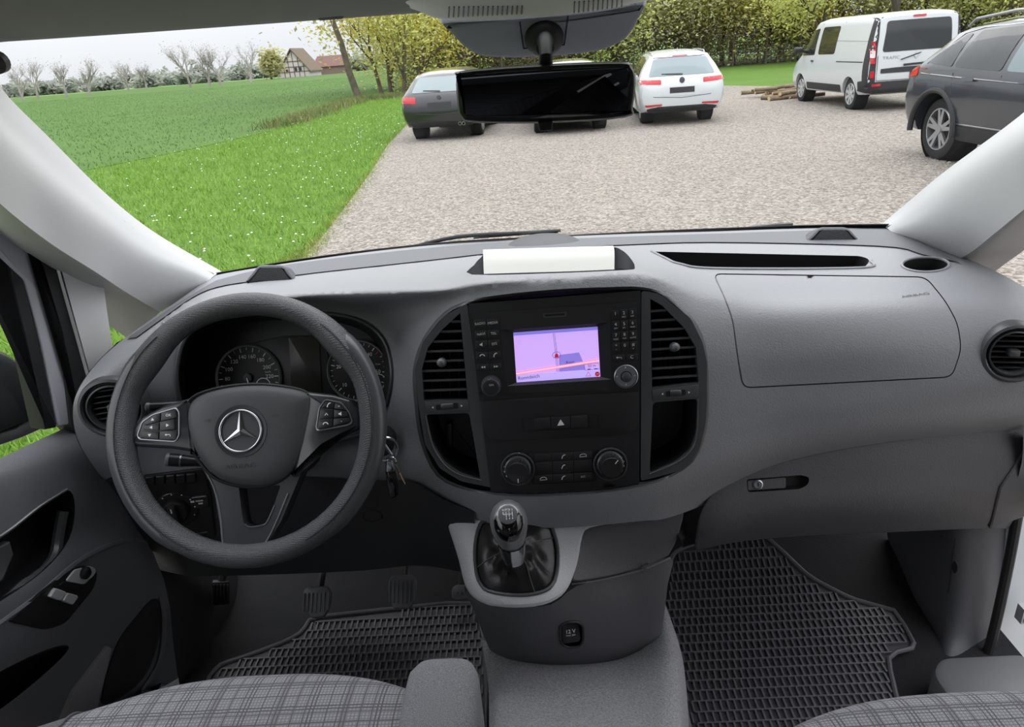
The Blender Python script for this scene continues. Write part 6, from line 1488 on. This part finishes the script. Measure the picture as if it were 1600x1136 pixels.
hat = Car('black_hatchback', place(651, 216, (.80, .80), H), H, HAT, 'black hatchback parked facing away at the left edge of the gravel', 'car', BPAINT, (.82, 3.40), .32, .79)
family(hat, rearz=(.99, 1.29), lampz=(.78, .93), plate=(.68, .79), glw=(.62, .52), lampx=(.52, .84))
for wx in (.82, 3.40):
    for sd in (-1, 1): hat.wheel(wx, sd, 5)
hat.line('tailgate_seam', [(-.68, .93), (-.56, .58), (0, .54), (.56, .58), (.68, .93)], 'B', CPL, .006)
hat.stick('bumper_lower', [(-.66, .28), (.66, .28), (.68, .40), (-.68, .40)], 'B', CPL, .01)
for y in (-.5, -.42): obj('exhaust_pipe', *lathe((-.03 + .06, y + .0, .33), (-1, 0, 0), [(.036, -.1), (.036, .05), (.03, .05), (.03, 0)], 16, False), CHROME, hat.e, True)
hat.stick('badge', ell(0, .885, .05, .035, 16), 'B', mat('badge_dark', (54, 56, 60), .3, .6), .012, step=.04)
hat.stick('rear_wiper', [(-.02, .99), (.36, 1.02), (.36, 1.034), (-.02, 1.015)], 'B', CPL, .014, step=.1)
for sd, ax in ((-1, 'R'), (1, 'L')):
    for nm, q in (('rear_door_window', [(.85, 1.0), (1.75, .98), (1.75, 1.34), (1.1, 1.31)]), ('front_door_window', [(1.81, .98), (2.85, .96), (2.4, 1.29), (1.81, 1.34)])): hat.stick(nm, rnd(q, .05), ax, CGL, step=.1)
    hat.line('door_seam', [(1.78, .95), (1.78, .32)], ax, CPL); hat.mirror(2.7, 1.0, sd, .88, BPAINT)
# navy saloon hidden behind the mirror
H = radians(90)
nav = Car('navy_hatchback', place(835, 207, (.82, .80), H), H, HAT, 'dark blue hatchback behind the rear view mirror, only roof and bumper showing', 'car', NPAINT, (.82, 3.40), .32, .79)
family(nav, rearz=(.99, 1.29), lampz=(.80, .93), plate=(.68, .79), glw=(.62, .52), lampx=(.52, .84))
for wx in (.82, 3.40):
    for sd in (-1, 1): nav.wheel(wx, sd, 5)
nav.stick('bumper_lower', [(-.66, .28), (.66, .28), (.68, .40), (-.68, .40)], 'B', CPL, .01)
for ax in 'LR':
    for nm, q in (('rear_door_window', [(.85, 1.0), (1.75, .98), (1.75, 1.34), (1.1, 1.31)]), ('front_door_window', [(1.81, .98), (2.85, .96), (2.4, 1.29), (1.81, 1.34)])): nav.stick(nm, rnd(q, .05), ax, CGL, step=.1)

# white panel van
VAN = [(0, .42, .62, .72, .74, .78, .84, .80, .70), (.04, .40, .70, 1.06, 1.50, .88, .95, .93, .84), (.10, .36, .75, 1.10, 1.86, .90, .965, .95, .82), (.20, .34, .78, 1.12, 1.93, .91, .975, .955, .81), (.5, .32, .78, 1.12, 1.96, .92, .978, .958, .80), (3.0, .30, .78, 1.12, 1.97, .92, .978, .958, .80), (3.45, .30, .78, 1.11, 1.93, .92, .975, .95, .79), (3.75, .30, .76, 1.10, 1.72, .92, .97, .94, .78), (4.15, .30, .75, 1.10, 1.34, .91, .96, .92, .78), (4.35, .30, .72, 1.05, 1.16, .90, .95, .90, .76), (4.75, .32, .68, .96, 1.04, .86, .90, .82, .66), (4.95, .36, .62, .80, .88, .74, .78, .70, .55), (5.02, .40, .58, .66, .70, .6, .64, .58, .45)]
H = radians(90)
van = Car('white_panel_van', place(1325, 171, (.98, .90), H), H, VAN, 'white van with black tailgate window standing at the back right', 'van', WPAINT, (.98, 4.05), .335, .90)
for wx in (.98, 4.05):
    for sd in (-1, 1): van.wheel(wx, sd, 8, mat('steel_trim_silver', (196, 198, 200), .35, .5))
van.stick('tailgate_window', rnd([(-.72, 1.20), (.72, 1.20), (.66, 1.80), (-.66, 1.80)], .07), 'B', CGL, .006)
van.stick('brake_light', rnd([(-.13, 1.845), (.13, 1.845), (.13, 1.885), (-.13, 1.885)], .01), 'B', LAMP, .02, step=.1)
for sd in (-1, 1):
    van.stick('rear_pillar_trim', rnd([(sd * .82, .60), (sd * .945, .60), (sd * .93, 1.30), (sd * .86, 1.88), (sd * .80, 1.88), (sd * .83, 1.30)], .03), 'B', CPL, .010)
    van.stick('tail_lamp', rnd([(sd * .845, .98), (sd * .94, .98), (sd * .93, 1.42), (sd * .87, 1.42)], .03), 'B', LAMP, .018)
    van.stick('reverse_lamp', rnd([(sd * .86, 1.10), (sd * .935, 1.10), (sd * .93, 1.24), (sd * .865, 1.24)], .02), 'B', LAMPW, .022)
    van.stick('fog_lamp', rnd([(sd * .85, .70), (sd * .92, .70), (sd * .92, .84), (sd * .85, .84)], .02), 'B', LAMP, .018)
van.stick('rear_bumper', rnd([(-.93, .40), (.93, .40), (.94, .62), (-.94, .62)], .06), 'B', CPL, .03)
for sd in (-1, 1): van.stick('reflector', rnd([(sd * .70, .53), (sd * .86, .53), (sd * .86, .58), (sd * .70, .58)], .01), 'B', LAMP, .04, step=.08)
van.stick('plate_recess', rnd([(-.72, .78), (.72, .78), (.72, .87), (.40, .885), (-.70, .885)], .02), 'B', CPL, .008)
pl = van.stick('number_plate', [(-.42, .66), (.10, .66), (.10, .78), (-.42, .78)], 'B', PLATE, .018, step=.1)
van.stick('badge', [(0, 1.03), (.05, 1.10), (0, 1.17), (-.05, 1.10)], 'B', CHROME, .014, step=.05)
TRAF = Fr(van.e.location, (1, 0, 0))
def local_text(car, s_, y, z, size, x, mt, name, parent=None):
    f = Fr((x, y, z), (-1, 0, 0)); o = obj(name, *text(f, s_, 0, 0, size, 0, stretch=1.3), mt, parent or car.e, True, None); return o
local_text(van, 'TRAFIC', .52, 1.08, .085, -.012 + .03, SATIN, 'model_lettering')
van.stick('rear_wiper', [(-.10, 1.16), (-.07, 1.13), (.32, 1.02), (.33, 1.04)], 'B', CPL, .03, step=.1)
van.stick('tailgate_handle', rnd([(-.30, .92), (.26, .90), (.26, .945), (-.30, .96)], .015), 'B', CPL, .03, step=.1)
van.line('tailgate_seam', [(-.79, 1.88), (-.80, 1.1), (-.79, .64), (0, .635), (.79, .64), (.80, 1.1), (.79, 1.88)], 'B', CPL, .007)
for sd, ax in ((-1, 'R'), (1, 'L')):
    van.stick('front_door_window', rnd([(3.18, 1.16), (4.10, 1.14), (3.66, 1.72), (3.18, 1.76)], .05), ax, CGL, step=.1)
    van.stick('side_window', rnd([(1.95, 1.18), (2.95, 1.17), (2.95, 1.78), (1.95, 1.78)], .08), ax, CGL, step=.1)
    van.stick('sill_trim', rnd([(1.45, .36), (3.55, .36), (3.55, .52), (1.45, .52)], .03), ax, CPL, .01, step=.1)
    van.stick('rear_quarter_trim', rnd([(.05, .42), (.52, .42), (.5, .62), (.06, .66)], .03), ax, CPL, .01, step=.1)
    van.stick('pillar_strip', rnd([(.05, .66), (.30, .60), (.30, 1.3), (.32, 1.88), (.14, 1.88)], .02), ax, CPL, .008, step=.1)
    van.line('door_seam', [(3.06, 1.86), (3.06, .4)], ax, CPL); van.line('door_seam', [(1.75, 1.86), (1.75, .4)], ax, CPL); van.line('slide_rail', [(.35, 1.02), (1.75, 1.02)], ax, CPL, .012)
    van.stick('door_handle', rnd([(3.15, 1.0), (3.32, 1.0), (3.32, 1.04), (3.15, 1.04)], .01), ax, CPL, .02, step=.1); van.mirror(3.95, 1.28, sd, .96, CPL)
van.stick('windscreen', rnd([(3.72, -.68), (4.2, -.76), (4.2, .76), (3.72, .68)], .06), 'T', CGL)

# graphite crossover at the right, its right-hand side to us
SUV = [(0, .44, .66, .74, .76, .64, .70, .64, .55), (.05, .38, .66, .90, .94, .78, .84, .80, .70), (.14, .32, .70, 1.0, 1.08, .82, .895, .86, .66), (.32, .30, .72, 1.04, 1.24, .84, .905, .875, .62), (.62, .28, .73, 1.04, 1.44, .85, .908, .88, .58), (.85, .26, .73, 1.03, 1.50, .85, .91, .88, .57), (1.5, .25, .72, 1.02, 1.55, .85, .91, .88, .57), (2.1, .25, .72, 1.0, 1.55, .85, .91, .88, .57), (2.5, .25, .71, .99, 1.48, .85, .905, .875, .58), (2.95, .25, .70, .98, 1.22, .85, .90, .87, .64), (3.25, .25, .69, .97, 1.04, .85, .895, .86, .7), (3.85, .27, .66, .90, .95, .82, .87, .80, .62), (4.1, .30, .62, .76, .80, .76, .80, .70, .5), (4.23, .36, .58, .64, .68, .6, .64, .58, .45)]
H = radians(-88)
suv = Car('graphite_crossover', place(1458, 249, (.80, -.80), H), H, SUV, 'dark grey crossover car side-on at the right with silver roof rail', 'car', GPAINT, (.80, 3.40), .355, .80, .42)
for wx in (.80, 3.40):
    for sd in (-1, 1): suv.wheel(wx, sd, 5, ALLOY, True)
family(suv, rearz=(1.1, 1.42), lampz=(.90, 1.04), plate=(.55, .66), glw=(.62, .54), lampx=(.50, .88), glassm=CGL)
for sd, ax in ((-1, 'R'), (1, 'L')):
    suv.stick('quarter_window', rnd([(.46, 1.10), (.98, 1.06), (.98, 1.40), (.86, 1.38)], .03), ax, CGL, step=.1)
    suv.stick('rear_door_window', rnd([(1.03, 1.06), (1.86, 1.03), (1.86, 1.45), (1.10, 1.42)], .05), ax, CGL, step=.1)
    suv.stick('front_door_window', rnd([(1.94, 1.03), (2.90, 1.0), (2.46, 1.40), (1.94, 1.45)], .05), ax, CGL2, step=.1)
    suv.line('window_strip', [(.44, 1.09), (.80, 1.40), (1.1, 1.452), (1.9, 1.475), (2.45, 1.43), (2.95, 1.0)], ax, SATIN, .010)
    suv.line('door_seam', [(1.90, .99), (1.90, .34)], ax, CPL); suv.line('door_seam', [(1.06, 1.0), (1.10, .80), (1.26, .60), (1.32, .36)], ax, CPL); suv.line('door_seam', [(2.98, .98), (2.9, .34)], ax, CPL)
    suv.stick('sill_cladding', rnd([(1.22, .28), (2.98, .28), (2.98, .44), (1.22, .44)], .03), ax, CPL, .012, step=.1)
    suv.line('sill_strip', [(1.25, .46), (2.95, .46)], ax, SATIN, .008)
    for x in (1.28, 2.22): suv.stick('door_handle', rnd([(x, .92), (x + .22, .92), (x + .22, .955), (x, .955)], .015), ax, GPAINT, .03, step=.1)
    suv.mirror(2.70, 1.08, sd, .90, GPAINT)
    suv.stick('tail_lamp', rnd([(.06, .92), (.34, .96), (.32, 1.06), (.10, 1.04)], .02), ax, LAMP, .008, step=.05)
    suv.line('body_crease', [(.40, .98), (1.2, .95), (3.0, .90)], ax, GPAINT, .010)
    A = [Vector((.80 + .45 * cos(t), sd * .895, .355 + .45 * sin(t))) for t in np.linspace(-.1, pi + .1, 22)]; obj('arch_trim', *tube(A, .035, 8, flat=1.0), CPL, suv.e, True)
    obj('roof_rail', *tube([Vector((x, sd * .58, z)) for x, z in ((.72, 1.47), (.84, 1.545), (1.5, 1.60), (2.2, 1.60), (2.4, 1.53))], .016, 8), SATIN, suv.e, True)
suv.stick('roof_panel', rnd([(.75, -.54), (2.35, -.54), (2.35, .54), (.75, .54)], .06), 'T', mat('roof_black', (20, 21, 23), .2, coat=.6), .006, step=.12)
suv.stick('windscreen', rnd([(2.55, -.56), (3.1, -.66), (3.1, .66), (2.55, .56)], .05), 'T', CGL2)

wag.e.scale = (.93,) * 3; hat.e.scale = (.95,) * 3; nav.e.scale = (.95,) * 3; van.e.scale = (.90,) * 3
for c_, q_ in ((wag, (1000, 192, 1.02)), (hat, (651, 216, .82)), (nav, (835, 207, .82)), (van, (1325, 171, .98))): c_.e.location = place(q_[0], q_[1], (q_[2] * c_.e.scale.x, c_.track * c_.e.scale.x), c_.e.rotation_euler.z)
# own door mirror outside the driver's window
mo_ = empty('wing_mirror', PX(10, 620, -1.02), 'large black wing mirror outside the driver door window', 'mirror')
mf = Fr(PX(6, 610, -1.0), (.9, -.42, .05))
mpts = smooth([(-110, 560), (-60, 535), (0, 548), (34, 575), (52, 620), (48, 655), (20, 668), (-40, 690), (-110, 690)], 4)
obj('housing', *prism(mf, mf.pxs(mpts), -.10, .02, .02), mat('mirror_black', (24, 24, 26), .4), mo_)
obj('arm', *prism(mf, mf.pxs([(-60, 690), (20, 668), (60, 640), (66, 668), (30, 684), (-60, 715)]), -.05, .01, .006), mat('mirror_arm_grey', (64, 66, 66), .4), mo_)
# ------------------------------------------------------------------ trees, hedge, far village
BARK = mat('bark_grey', (104, 92, 76), .9, bump=(8, .8, .02), var=(3, (78, 70, 58), .35, .65)); BARKD = mat('bark_dark', (70, 62, 54), .9)
BARKF = mat('bark_far_haze', (158, 150, 146), .9);  # paled bark: haze of distance is put into the colour
LEAVES = {'yellow': mat('leaf_yellow', (228, 210, 108), .7, var=(.7, (204, 198, 112), .35, .65), spec=.2), 'spring': mat('leaf_spring', (220, 220, 148), .7, var=(.7, (198, 200, 128), .35, .65), spec=.2),
          'olive': mat('leaf_olive', (200, 196, 142), .7, var=(.7, (180, 174, 128), .35, .65), spec=.2), 'pale': mat('blossom_pale', (214, 210, 186), .8, var=(.7, (172, 176, 116), .4, .6), spec=.2),
          'twig': mat('twig_brown', (168, 154, 128), .9, var=(.7, (152, 146, 114), .35, .65)), 'far': mat('leaf_far_haze', (172, 172, 164), .9, var=(.2, (154, 160, 150), .4, .6))}  # the far leaves carry the haze of distance in their colour
for M in LEAVES.values():       # thin leaves let light through
    n_ = M.node_tree; b_ = n_.nodes['Principled BSDF']; o_ = n_.nodes['Material Output']; t_ = n_.nodes.new('ShaderNodeBsdfTranslucent'); x_ = n_.nodes.new('ShaderNodeMixShader'); x_.inputs[0].default_value = .6
    n_.links.new(b_.inputs['Base Color'].links[0].from_socket, t_.inputs['Color']); n_.links.new(b_.outputs[0], x_.inputs[1]); n_.links.new(t_.outputs[0], x_.inputs[2]); n_.links.new(x_.outputs[0], o_.inputs['Surface'])
TR = random.Random(11)
def branchy(mb, p, d, L, r, depth, tips, up=.12, n=3, spread=.6, nseg=3):
    P = [p.copy()]; R = [r]
    for i in range(nseg):
        d = (d + Vector((TR.gauss(0, .10), TR.gauss(0, .10), up * .3))).normalized(); p = p + d * L / nseg; P.append(p.copy()); R.append(r * (1 - .42 * (i + 1) / nseg))
    mb.add(tube(P, R, 6 if r > .08 else 4))
    if depth == 0: tips.append(p); return
    for k in range(n):
        i = nseg if k == 0 else TR.randint(max(1, nseg - 2), nseg); a = TR.uniform(0, 2 * pi); q = Vector((cos(a), sin(a), TR.uniform(-.1, .5))) * spread
        branchy(mb, P[i], (d + q).normalized(), L * TR.uniform(.62, .82), R[i] * .68, depth - 1, tips, up, n, spread, 2)
    if depth == 1: tips.append(P[-1])
def leafmesh(pts, n, rad, size, flat=1.0):
    V = []; F = []
    for _ in range(n):
        c = TR.choice(pts) + Vector((TR.gauss(0, rad), TR.gauss(0, rad), TR.gauss(0, rad * flat))); s = size * TR.uniform(.6, 1.3)
        a = Vector((TR.gauss(0, 1), TR.gauss(0, 1), TR.gauss(0, .6))).normalized(); b = (a.cross(Vector((TR.gauss(0, .7), TR.gauss(0, .7), 1)))).normalized() * s * .55; a = a * s; i = len(V)
        V += [c - a, c + b, c + a, c - b]; F.append((i, i + 1, i + 2, i + 3))
    return V, F
def tree(name, x, y, h, r, label, leaf, nleaf, lean=(0, 0), depth=3, lsize=.11, lrad=.45, trunk=.36, bark=None, group=None, cat='tree', nb=3, spread=.6):
    e = empty(name, (x, y, 0), label, cat, group); tips = []; mb = MB()
    branchy(mb, Vector((x, y, -.1)), Vector((lean[0], lean[1], 1)).normalized(), h * trunk, r, depth, tips, n=nb, spread=spread)
    mb.obj('trunk', bark or BARK, e, ang=60)
    if nleaf: V, F = leafmesh(tips, nleaf, lrad, lsize); o = obj('foliage', V, F, LEAVES[leaf], e, ang=None, kind='stuff')
    return e
GL = lambda px, Y: PY(px, 120, Y).x
# row of maples on the field edge, left of the parked cars
tree('maple_tree', PY(562, 157, 38).x, 38, 9.5, .19, 'leaning maple with thin yellow leaves, leftmost of the trees by the field', 'yellow', 1200, (-.12, 0), lsize=.09, lrad=.8, trunk=.44)
tree('maple_tree', PY(598, 150, 41).x, 41, 10, .12, 'second maple from the field, slim leaning trunk and yellow crown', 'yellow', 3600, (-.10, 0), lsize=.10, lrad=1.1, trunk=.26)
tree('maple_tree', PY(612, 150, 44).x, 44, 11, .13, 'third maple from the field with dense yellow green crown', 'yellow', 4200, (.02, 0), lsize=.10, lrad=1.2, trunk=.22)
tree('maple_tree', PY(630, 148, 40).x, 40, 10, .11, 'upright slim tree just left of the black hatchback', 'spring', 3600, (.05, 0), lsize=.10, lrad=1.1, trunk=.24)
tree('maple_tree', PY(655, 140, 43).x, 43, 12, .24, 'yellow green tree rising behind the black hatchback', 'yellow', 4600, (.0, 0), lsize=.10, lrad=1.3, trunk=.2)
tree('maple_tree', PY(692, 130, 46).x, 46, 12, .22, 'spring green tree behind the roof of the black hatchback', 'spring', 4600, (.0, 0), lsize=.10, lrad=1.3, trunk=.2)
# the wood behind the yard
kinds = ['spring', 'olive', 'pale', 'spring', 'yellow', 'olive', 'spring', 'pale', 'spring', 'olive', 'spring', 'yellow', 'spring', 'olive', 'spring', 'spring', 'olive', 'spring']
wx = np.linspace(-7.5, 30, 18)
WL = {'spring': 'light green spring tree in the wood behind the parked cars', 'olive': 'dull olive bushy tree in the wood behind the parked cars', 'pale': 'pale blossoming tree in the wood behind the parked cars', 'yellow': 'yellowish tree in the wood behind the parked cars'}
WLK = {'spring': 'light green spring', 'olive': 'dull olive bushy', 'pale': 'pale blossoming', 'yellow': 'yellowish'}
ORD = 'first second third fourth fifth sixth seventh eighth ninth tenth eleventh twelfth thirteenth fourteenth fifteenth sixteenth seventeenth eighteenth'.split()
for i, (x, k) in enumerate(zip(wx, kinds)):
    y = 46 + TR.uniform(-2, 2) + (3 if x < 5 else 0)
    tree('woodland_tree', x, y, TR.uniform(9, 12), .15, '%s tree, %s from the left in the front row of the wood' % (WLK[k], ORD[i]), k, 7500, depth=3, lsize=.105, lrad=1.25, trunk=.22, bark=BARKD, group='front row of the wood', spread=.8)
for i, x in enumerate(np.linspace(-9, 34, 22)):
    tree('woodland_tree', x + TR.uniform(-.6, .6), 54 + TR.uniform(-2, 3), TR.uniform(10, 13), .2, 'brownish tree deep in the wood behind the first row', 'olive' if i % 3 else 'twig', 4200, depth=2, lsize=.20, lrad=1.9, trunk=.45, bark=BARKD, group='trees deep in the wood', spread=.8)
for i, x in enumerate(np.linspace(-6, 30, 26)):
    tree('undergrowth_bush', x + TR.uniform(-.5, .5), 47.5 + TR.uniform(-1, 1.5), 3.2, .06, 'brown twiggy undergrowth bush along the edge of the wood', 'twig', 2600, depth=2, lsize=.085, lrad=.7, trunk=.35, bark=BARKD, group='undergrowth bushes', cat='bush', spread=.9)
# nearer tree whose boughs hang over the van and the crossover
tree('overhanging_tree', 14.0, 28.5, 9, .15, 'fresh green tree with dark boughs above the white van', 'spring', 6000, (-.1, -.05), lsize=.07, lrad=.9, trunk=.34, bark=BARKD, spread=.9)
tree('overhanging_tree', 19.0, 26.0, 9, .15, 'fresh green tree with dark boughs above the crossover car', 'spring', 6000, (-.05, 0), lsize=.07, lrad=.9, trunk=.34, bark=BARKD, spread=.9)
tree('overhanging_tree', 15.6, 40.0, 8.5, .14, 'pale green tree spreading behind the front of the white van', 'spring', 5400, (-.1, 0), lsize=.10, lrad=.8, trunk=.32, bark=BARKD, spread=.95)
# bare trees along the horizon
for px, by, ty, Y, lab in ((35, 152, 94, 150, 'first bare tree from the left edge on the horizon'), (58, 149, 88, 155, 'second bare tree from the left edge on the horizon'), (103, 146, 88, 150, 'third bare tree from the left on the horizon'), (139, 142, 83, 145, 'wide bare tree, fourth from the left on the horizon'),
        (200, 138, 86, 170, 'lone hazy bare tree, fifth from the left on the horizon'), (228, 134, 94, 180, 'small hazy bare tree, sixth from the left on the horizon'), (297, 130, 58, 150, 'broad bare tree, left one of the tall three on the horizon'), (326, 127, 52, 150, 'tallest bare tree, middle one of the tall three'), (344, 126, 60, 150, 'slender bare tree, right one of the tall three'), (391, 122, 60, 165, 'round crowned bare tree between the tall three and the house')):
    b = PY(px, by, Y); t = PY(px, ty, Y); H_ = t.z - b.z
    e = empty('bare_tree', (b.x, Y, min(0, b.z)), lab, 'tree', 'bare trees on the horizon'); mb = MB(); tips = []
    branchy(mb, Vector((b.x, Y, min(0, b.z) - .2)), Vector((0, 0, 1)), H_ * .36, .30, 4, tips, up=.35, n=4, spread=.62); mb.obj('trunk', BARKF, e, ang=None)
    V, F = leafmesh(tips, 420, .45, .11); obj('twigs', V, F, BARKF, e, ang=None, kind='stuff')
b = PY(424, 121, 190); tree('leafy_tree', b.x, 190, 9, .3, 'leafy olive tree just left of the white farmhouse', 'olive', 1500, depth=3, lsize=.5, lrad=1.2, trunk=.25)
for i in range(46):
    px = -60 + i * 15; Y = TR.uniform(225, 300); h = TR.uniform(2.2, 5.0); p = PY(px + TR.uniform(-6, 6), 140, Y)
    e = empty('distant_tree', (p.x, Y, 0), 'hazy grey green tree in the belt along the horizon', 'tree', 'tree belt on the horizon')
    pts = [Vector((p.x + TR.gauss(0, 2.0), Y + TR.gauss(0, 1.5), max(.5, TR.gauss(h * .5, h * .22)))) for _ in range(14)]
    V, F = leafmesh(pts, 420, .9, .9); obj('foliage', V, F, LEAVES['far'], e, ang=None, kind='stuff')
# farmhouse with white gable and thatched roof, brown barn beside it
hx = PY(462, 116, 200); ho = empty('farmhouse', (hx.x, 200, 0), 'white half-timbered farmhouse gable with brown thatched roof on the horizon', 'house')
hw, hh, rh = 3.9, 1.6, 6.6; X = hx.x - .2
GV_ = [Vector((X - hw, 200, 0)), Vector((X + hw, 200, 0)), Vector((X + hw, 200, hh)), Vector((X, 200, rh - .3)), Vector((X - hw, 200, hh))]
V = GV_ + [v + Vector((1, 8, 0)) for v in GV_]; obj('wall', *fixn(V, [[0, 1, 2, 3, 4], [5, 9, 8, 7, 6], [0, 5, 6, 1], [1, 6, 7, 2], [2, 7, 8, 3], [3, 8, 9, 4], [4, 9, 5, 0]]), mat('render_white', (206, 198, 200), .8), ho, ang=None)
THA = mat('thatch_brown', (110, 96, 82), .95, bump=(3, .6, .05))
for sd in (-1, 1):
    a, bq = Vector((X + sd * (hw + .5), 199.4, hh - .6)), Vector((X, 199.4, rh)); dd = Vector((1, 9, 0)); V = [a, bq, bq + dd, a + dd]; obj('roof', *solid((V, [[0, 1, 2, 3]]), Vector((0, 0, .35))), THA, ho, ang=None)
BEAM = mat('beam_brown', (120, 84, 78), .8)
for z in (1.2, 2.4, 3.7): w_ = hw if z <= hh else hw * (rh - .3 - z) / (rh - .3 - hh); obj('beam', *box((X - w_, 199.9, z), (X + w_, 199.99, z + .16)), BEAM, ho, ang=None)
for k in (-2.6, -1.3, 0, 1.3, 2.6): obj('beam', *box((X + k - .08, 199.9, 0), (X + k + .08, 199.99, min(rh - .5, hh + (rh - .3 - hh) * (1 - abs(k) / hw)) - .1)), BEAM, ho, ang=None)
for k in (-1.9, .5, 1.7): obj('window', *box((X + k - .3, 199.85, 1.45), (X + k + .3, 199.95, 2.3)), mat('far_window', (60, 62, 70), .3), ho, ang=None)
bx_ = PY(515, 112, 215); ba = empty('barn', (bx_.x, 215, 0), 'low brown barn with red tiled roof right of the farmhouse', 'barn')
obj('wall', *box((bx_.x - 4, 215, 0), (bx_.x + 4.5, 221, 2.2)), mat('brick_far', (138, 116, 108), .9), ba, ang=None)
V = [Vector((bx_.x - 4.4, 214.4, 2.0)), Vector((bx_.x + 4.9, 214.4, 2.0)), Vector((bx_.x + 3.9, 218, 4.8)), Vector((bx_.x - 3.6, 218, 4.8)), Vector((bx_.x + 4.9, 221.6, 2.0)), Vector((bx_.x - 4.4, 221.6, 2.0))]
obj('roof', *fixn(V, [[0, 1, 2, 3], [3, 2, 4, 5], [0, 3, 5], [1, 4, 2], [0, 5, 4, 1]]), mat('roof_red', (118, 88, 82), .9), ba, ang=None)
# wire fence in front of the wood
fn = empty('wire_fence', (9, 44.5, 0), 'thin dark wire fence with wooden posts before the wood', 'fence')
FM = mat('fence_wire', (66, 62, 58), .8)
for i in range(15): x = -1 + i * 1.9; obj('post', *tube([Vector((x, 44.6, -.05)), Vector((x, 44.6, 1.75))], .05, 6), mat('post_wood', (96, 86, 74), .9), fn)
for k in range(7): obj('wire', *tube([Vector((-1, 44.55, .2 + .25 * k)), Vector((25.6, 44.55, .2 + .25 * k))], .012, 4), FM, fn)
# heap of cut branches beside the van's front wheel
WOOD = mat('log_bark', (132, 112, 88), .9, var=(5, (98, 84, 66), .35, .65)); CUT = mat('log_cut', (196, 172, 132), .8)
lp = PZ(1229, 152, 0)
for i in range(26):
    lay = 0 if i < 12 else (1 if i < 21 else 2); r_ = TR.uniform(.03, .055); a = TR.uniform(-.7, .9); ln = TR.uniform(.5, 1.1)
    o = Vector((lp.x + TR.uniform(-.5, .5), lp.y - .6 + (i % 9) * .16 + .2 * lay, .05 + .085 * lay)); d = Vector((cos(a), sin(a), TR.uniform(-.02, .04)))
    e = empty('cut_branch', (o.x, o.y, o.z - r_), 'cut branch in the wood heap by the van front wheel', 'log', 'cut branches in the heap'); 
    obj('bark', *tube([o - d * ln / 2, o, o + d * ln / 2], [r_, r_ * .95, r_ * .85], 8), WOOD, e); obj('cut_end', *lathe(o - d * ln / 2, -d, [(r_ * .9, 0), (r_ * .88, .004), (.005, .005)], 8), CUT, e)
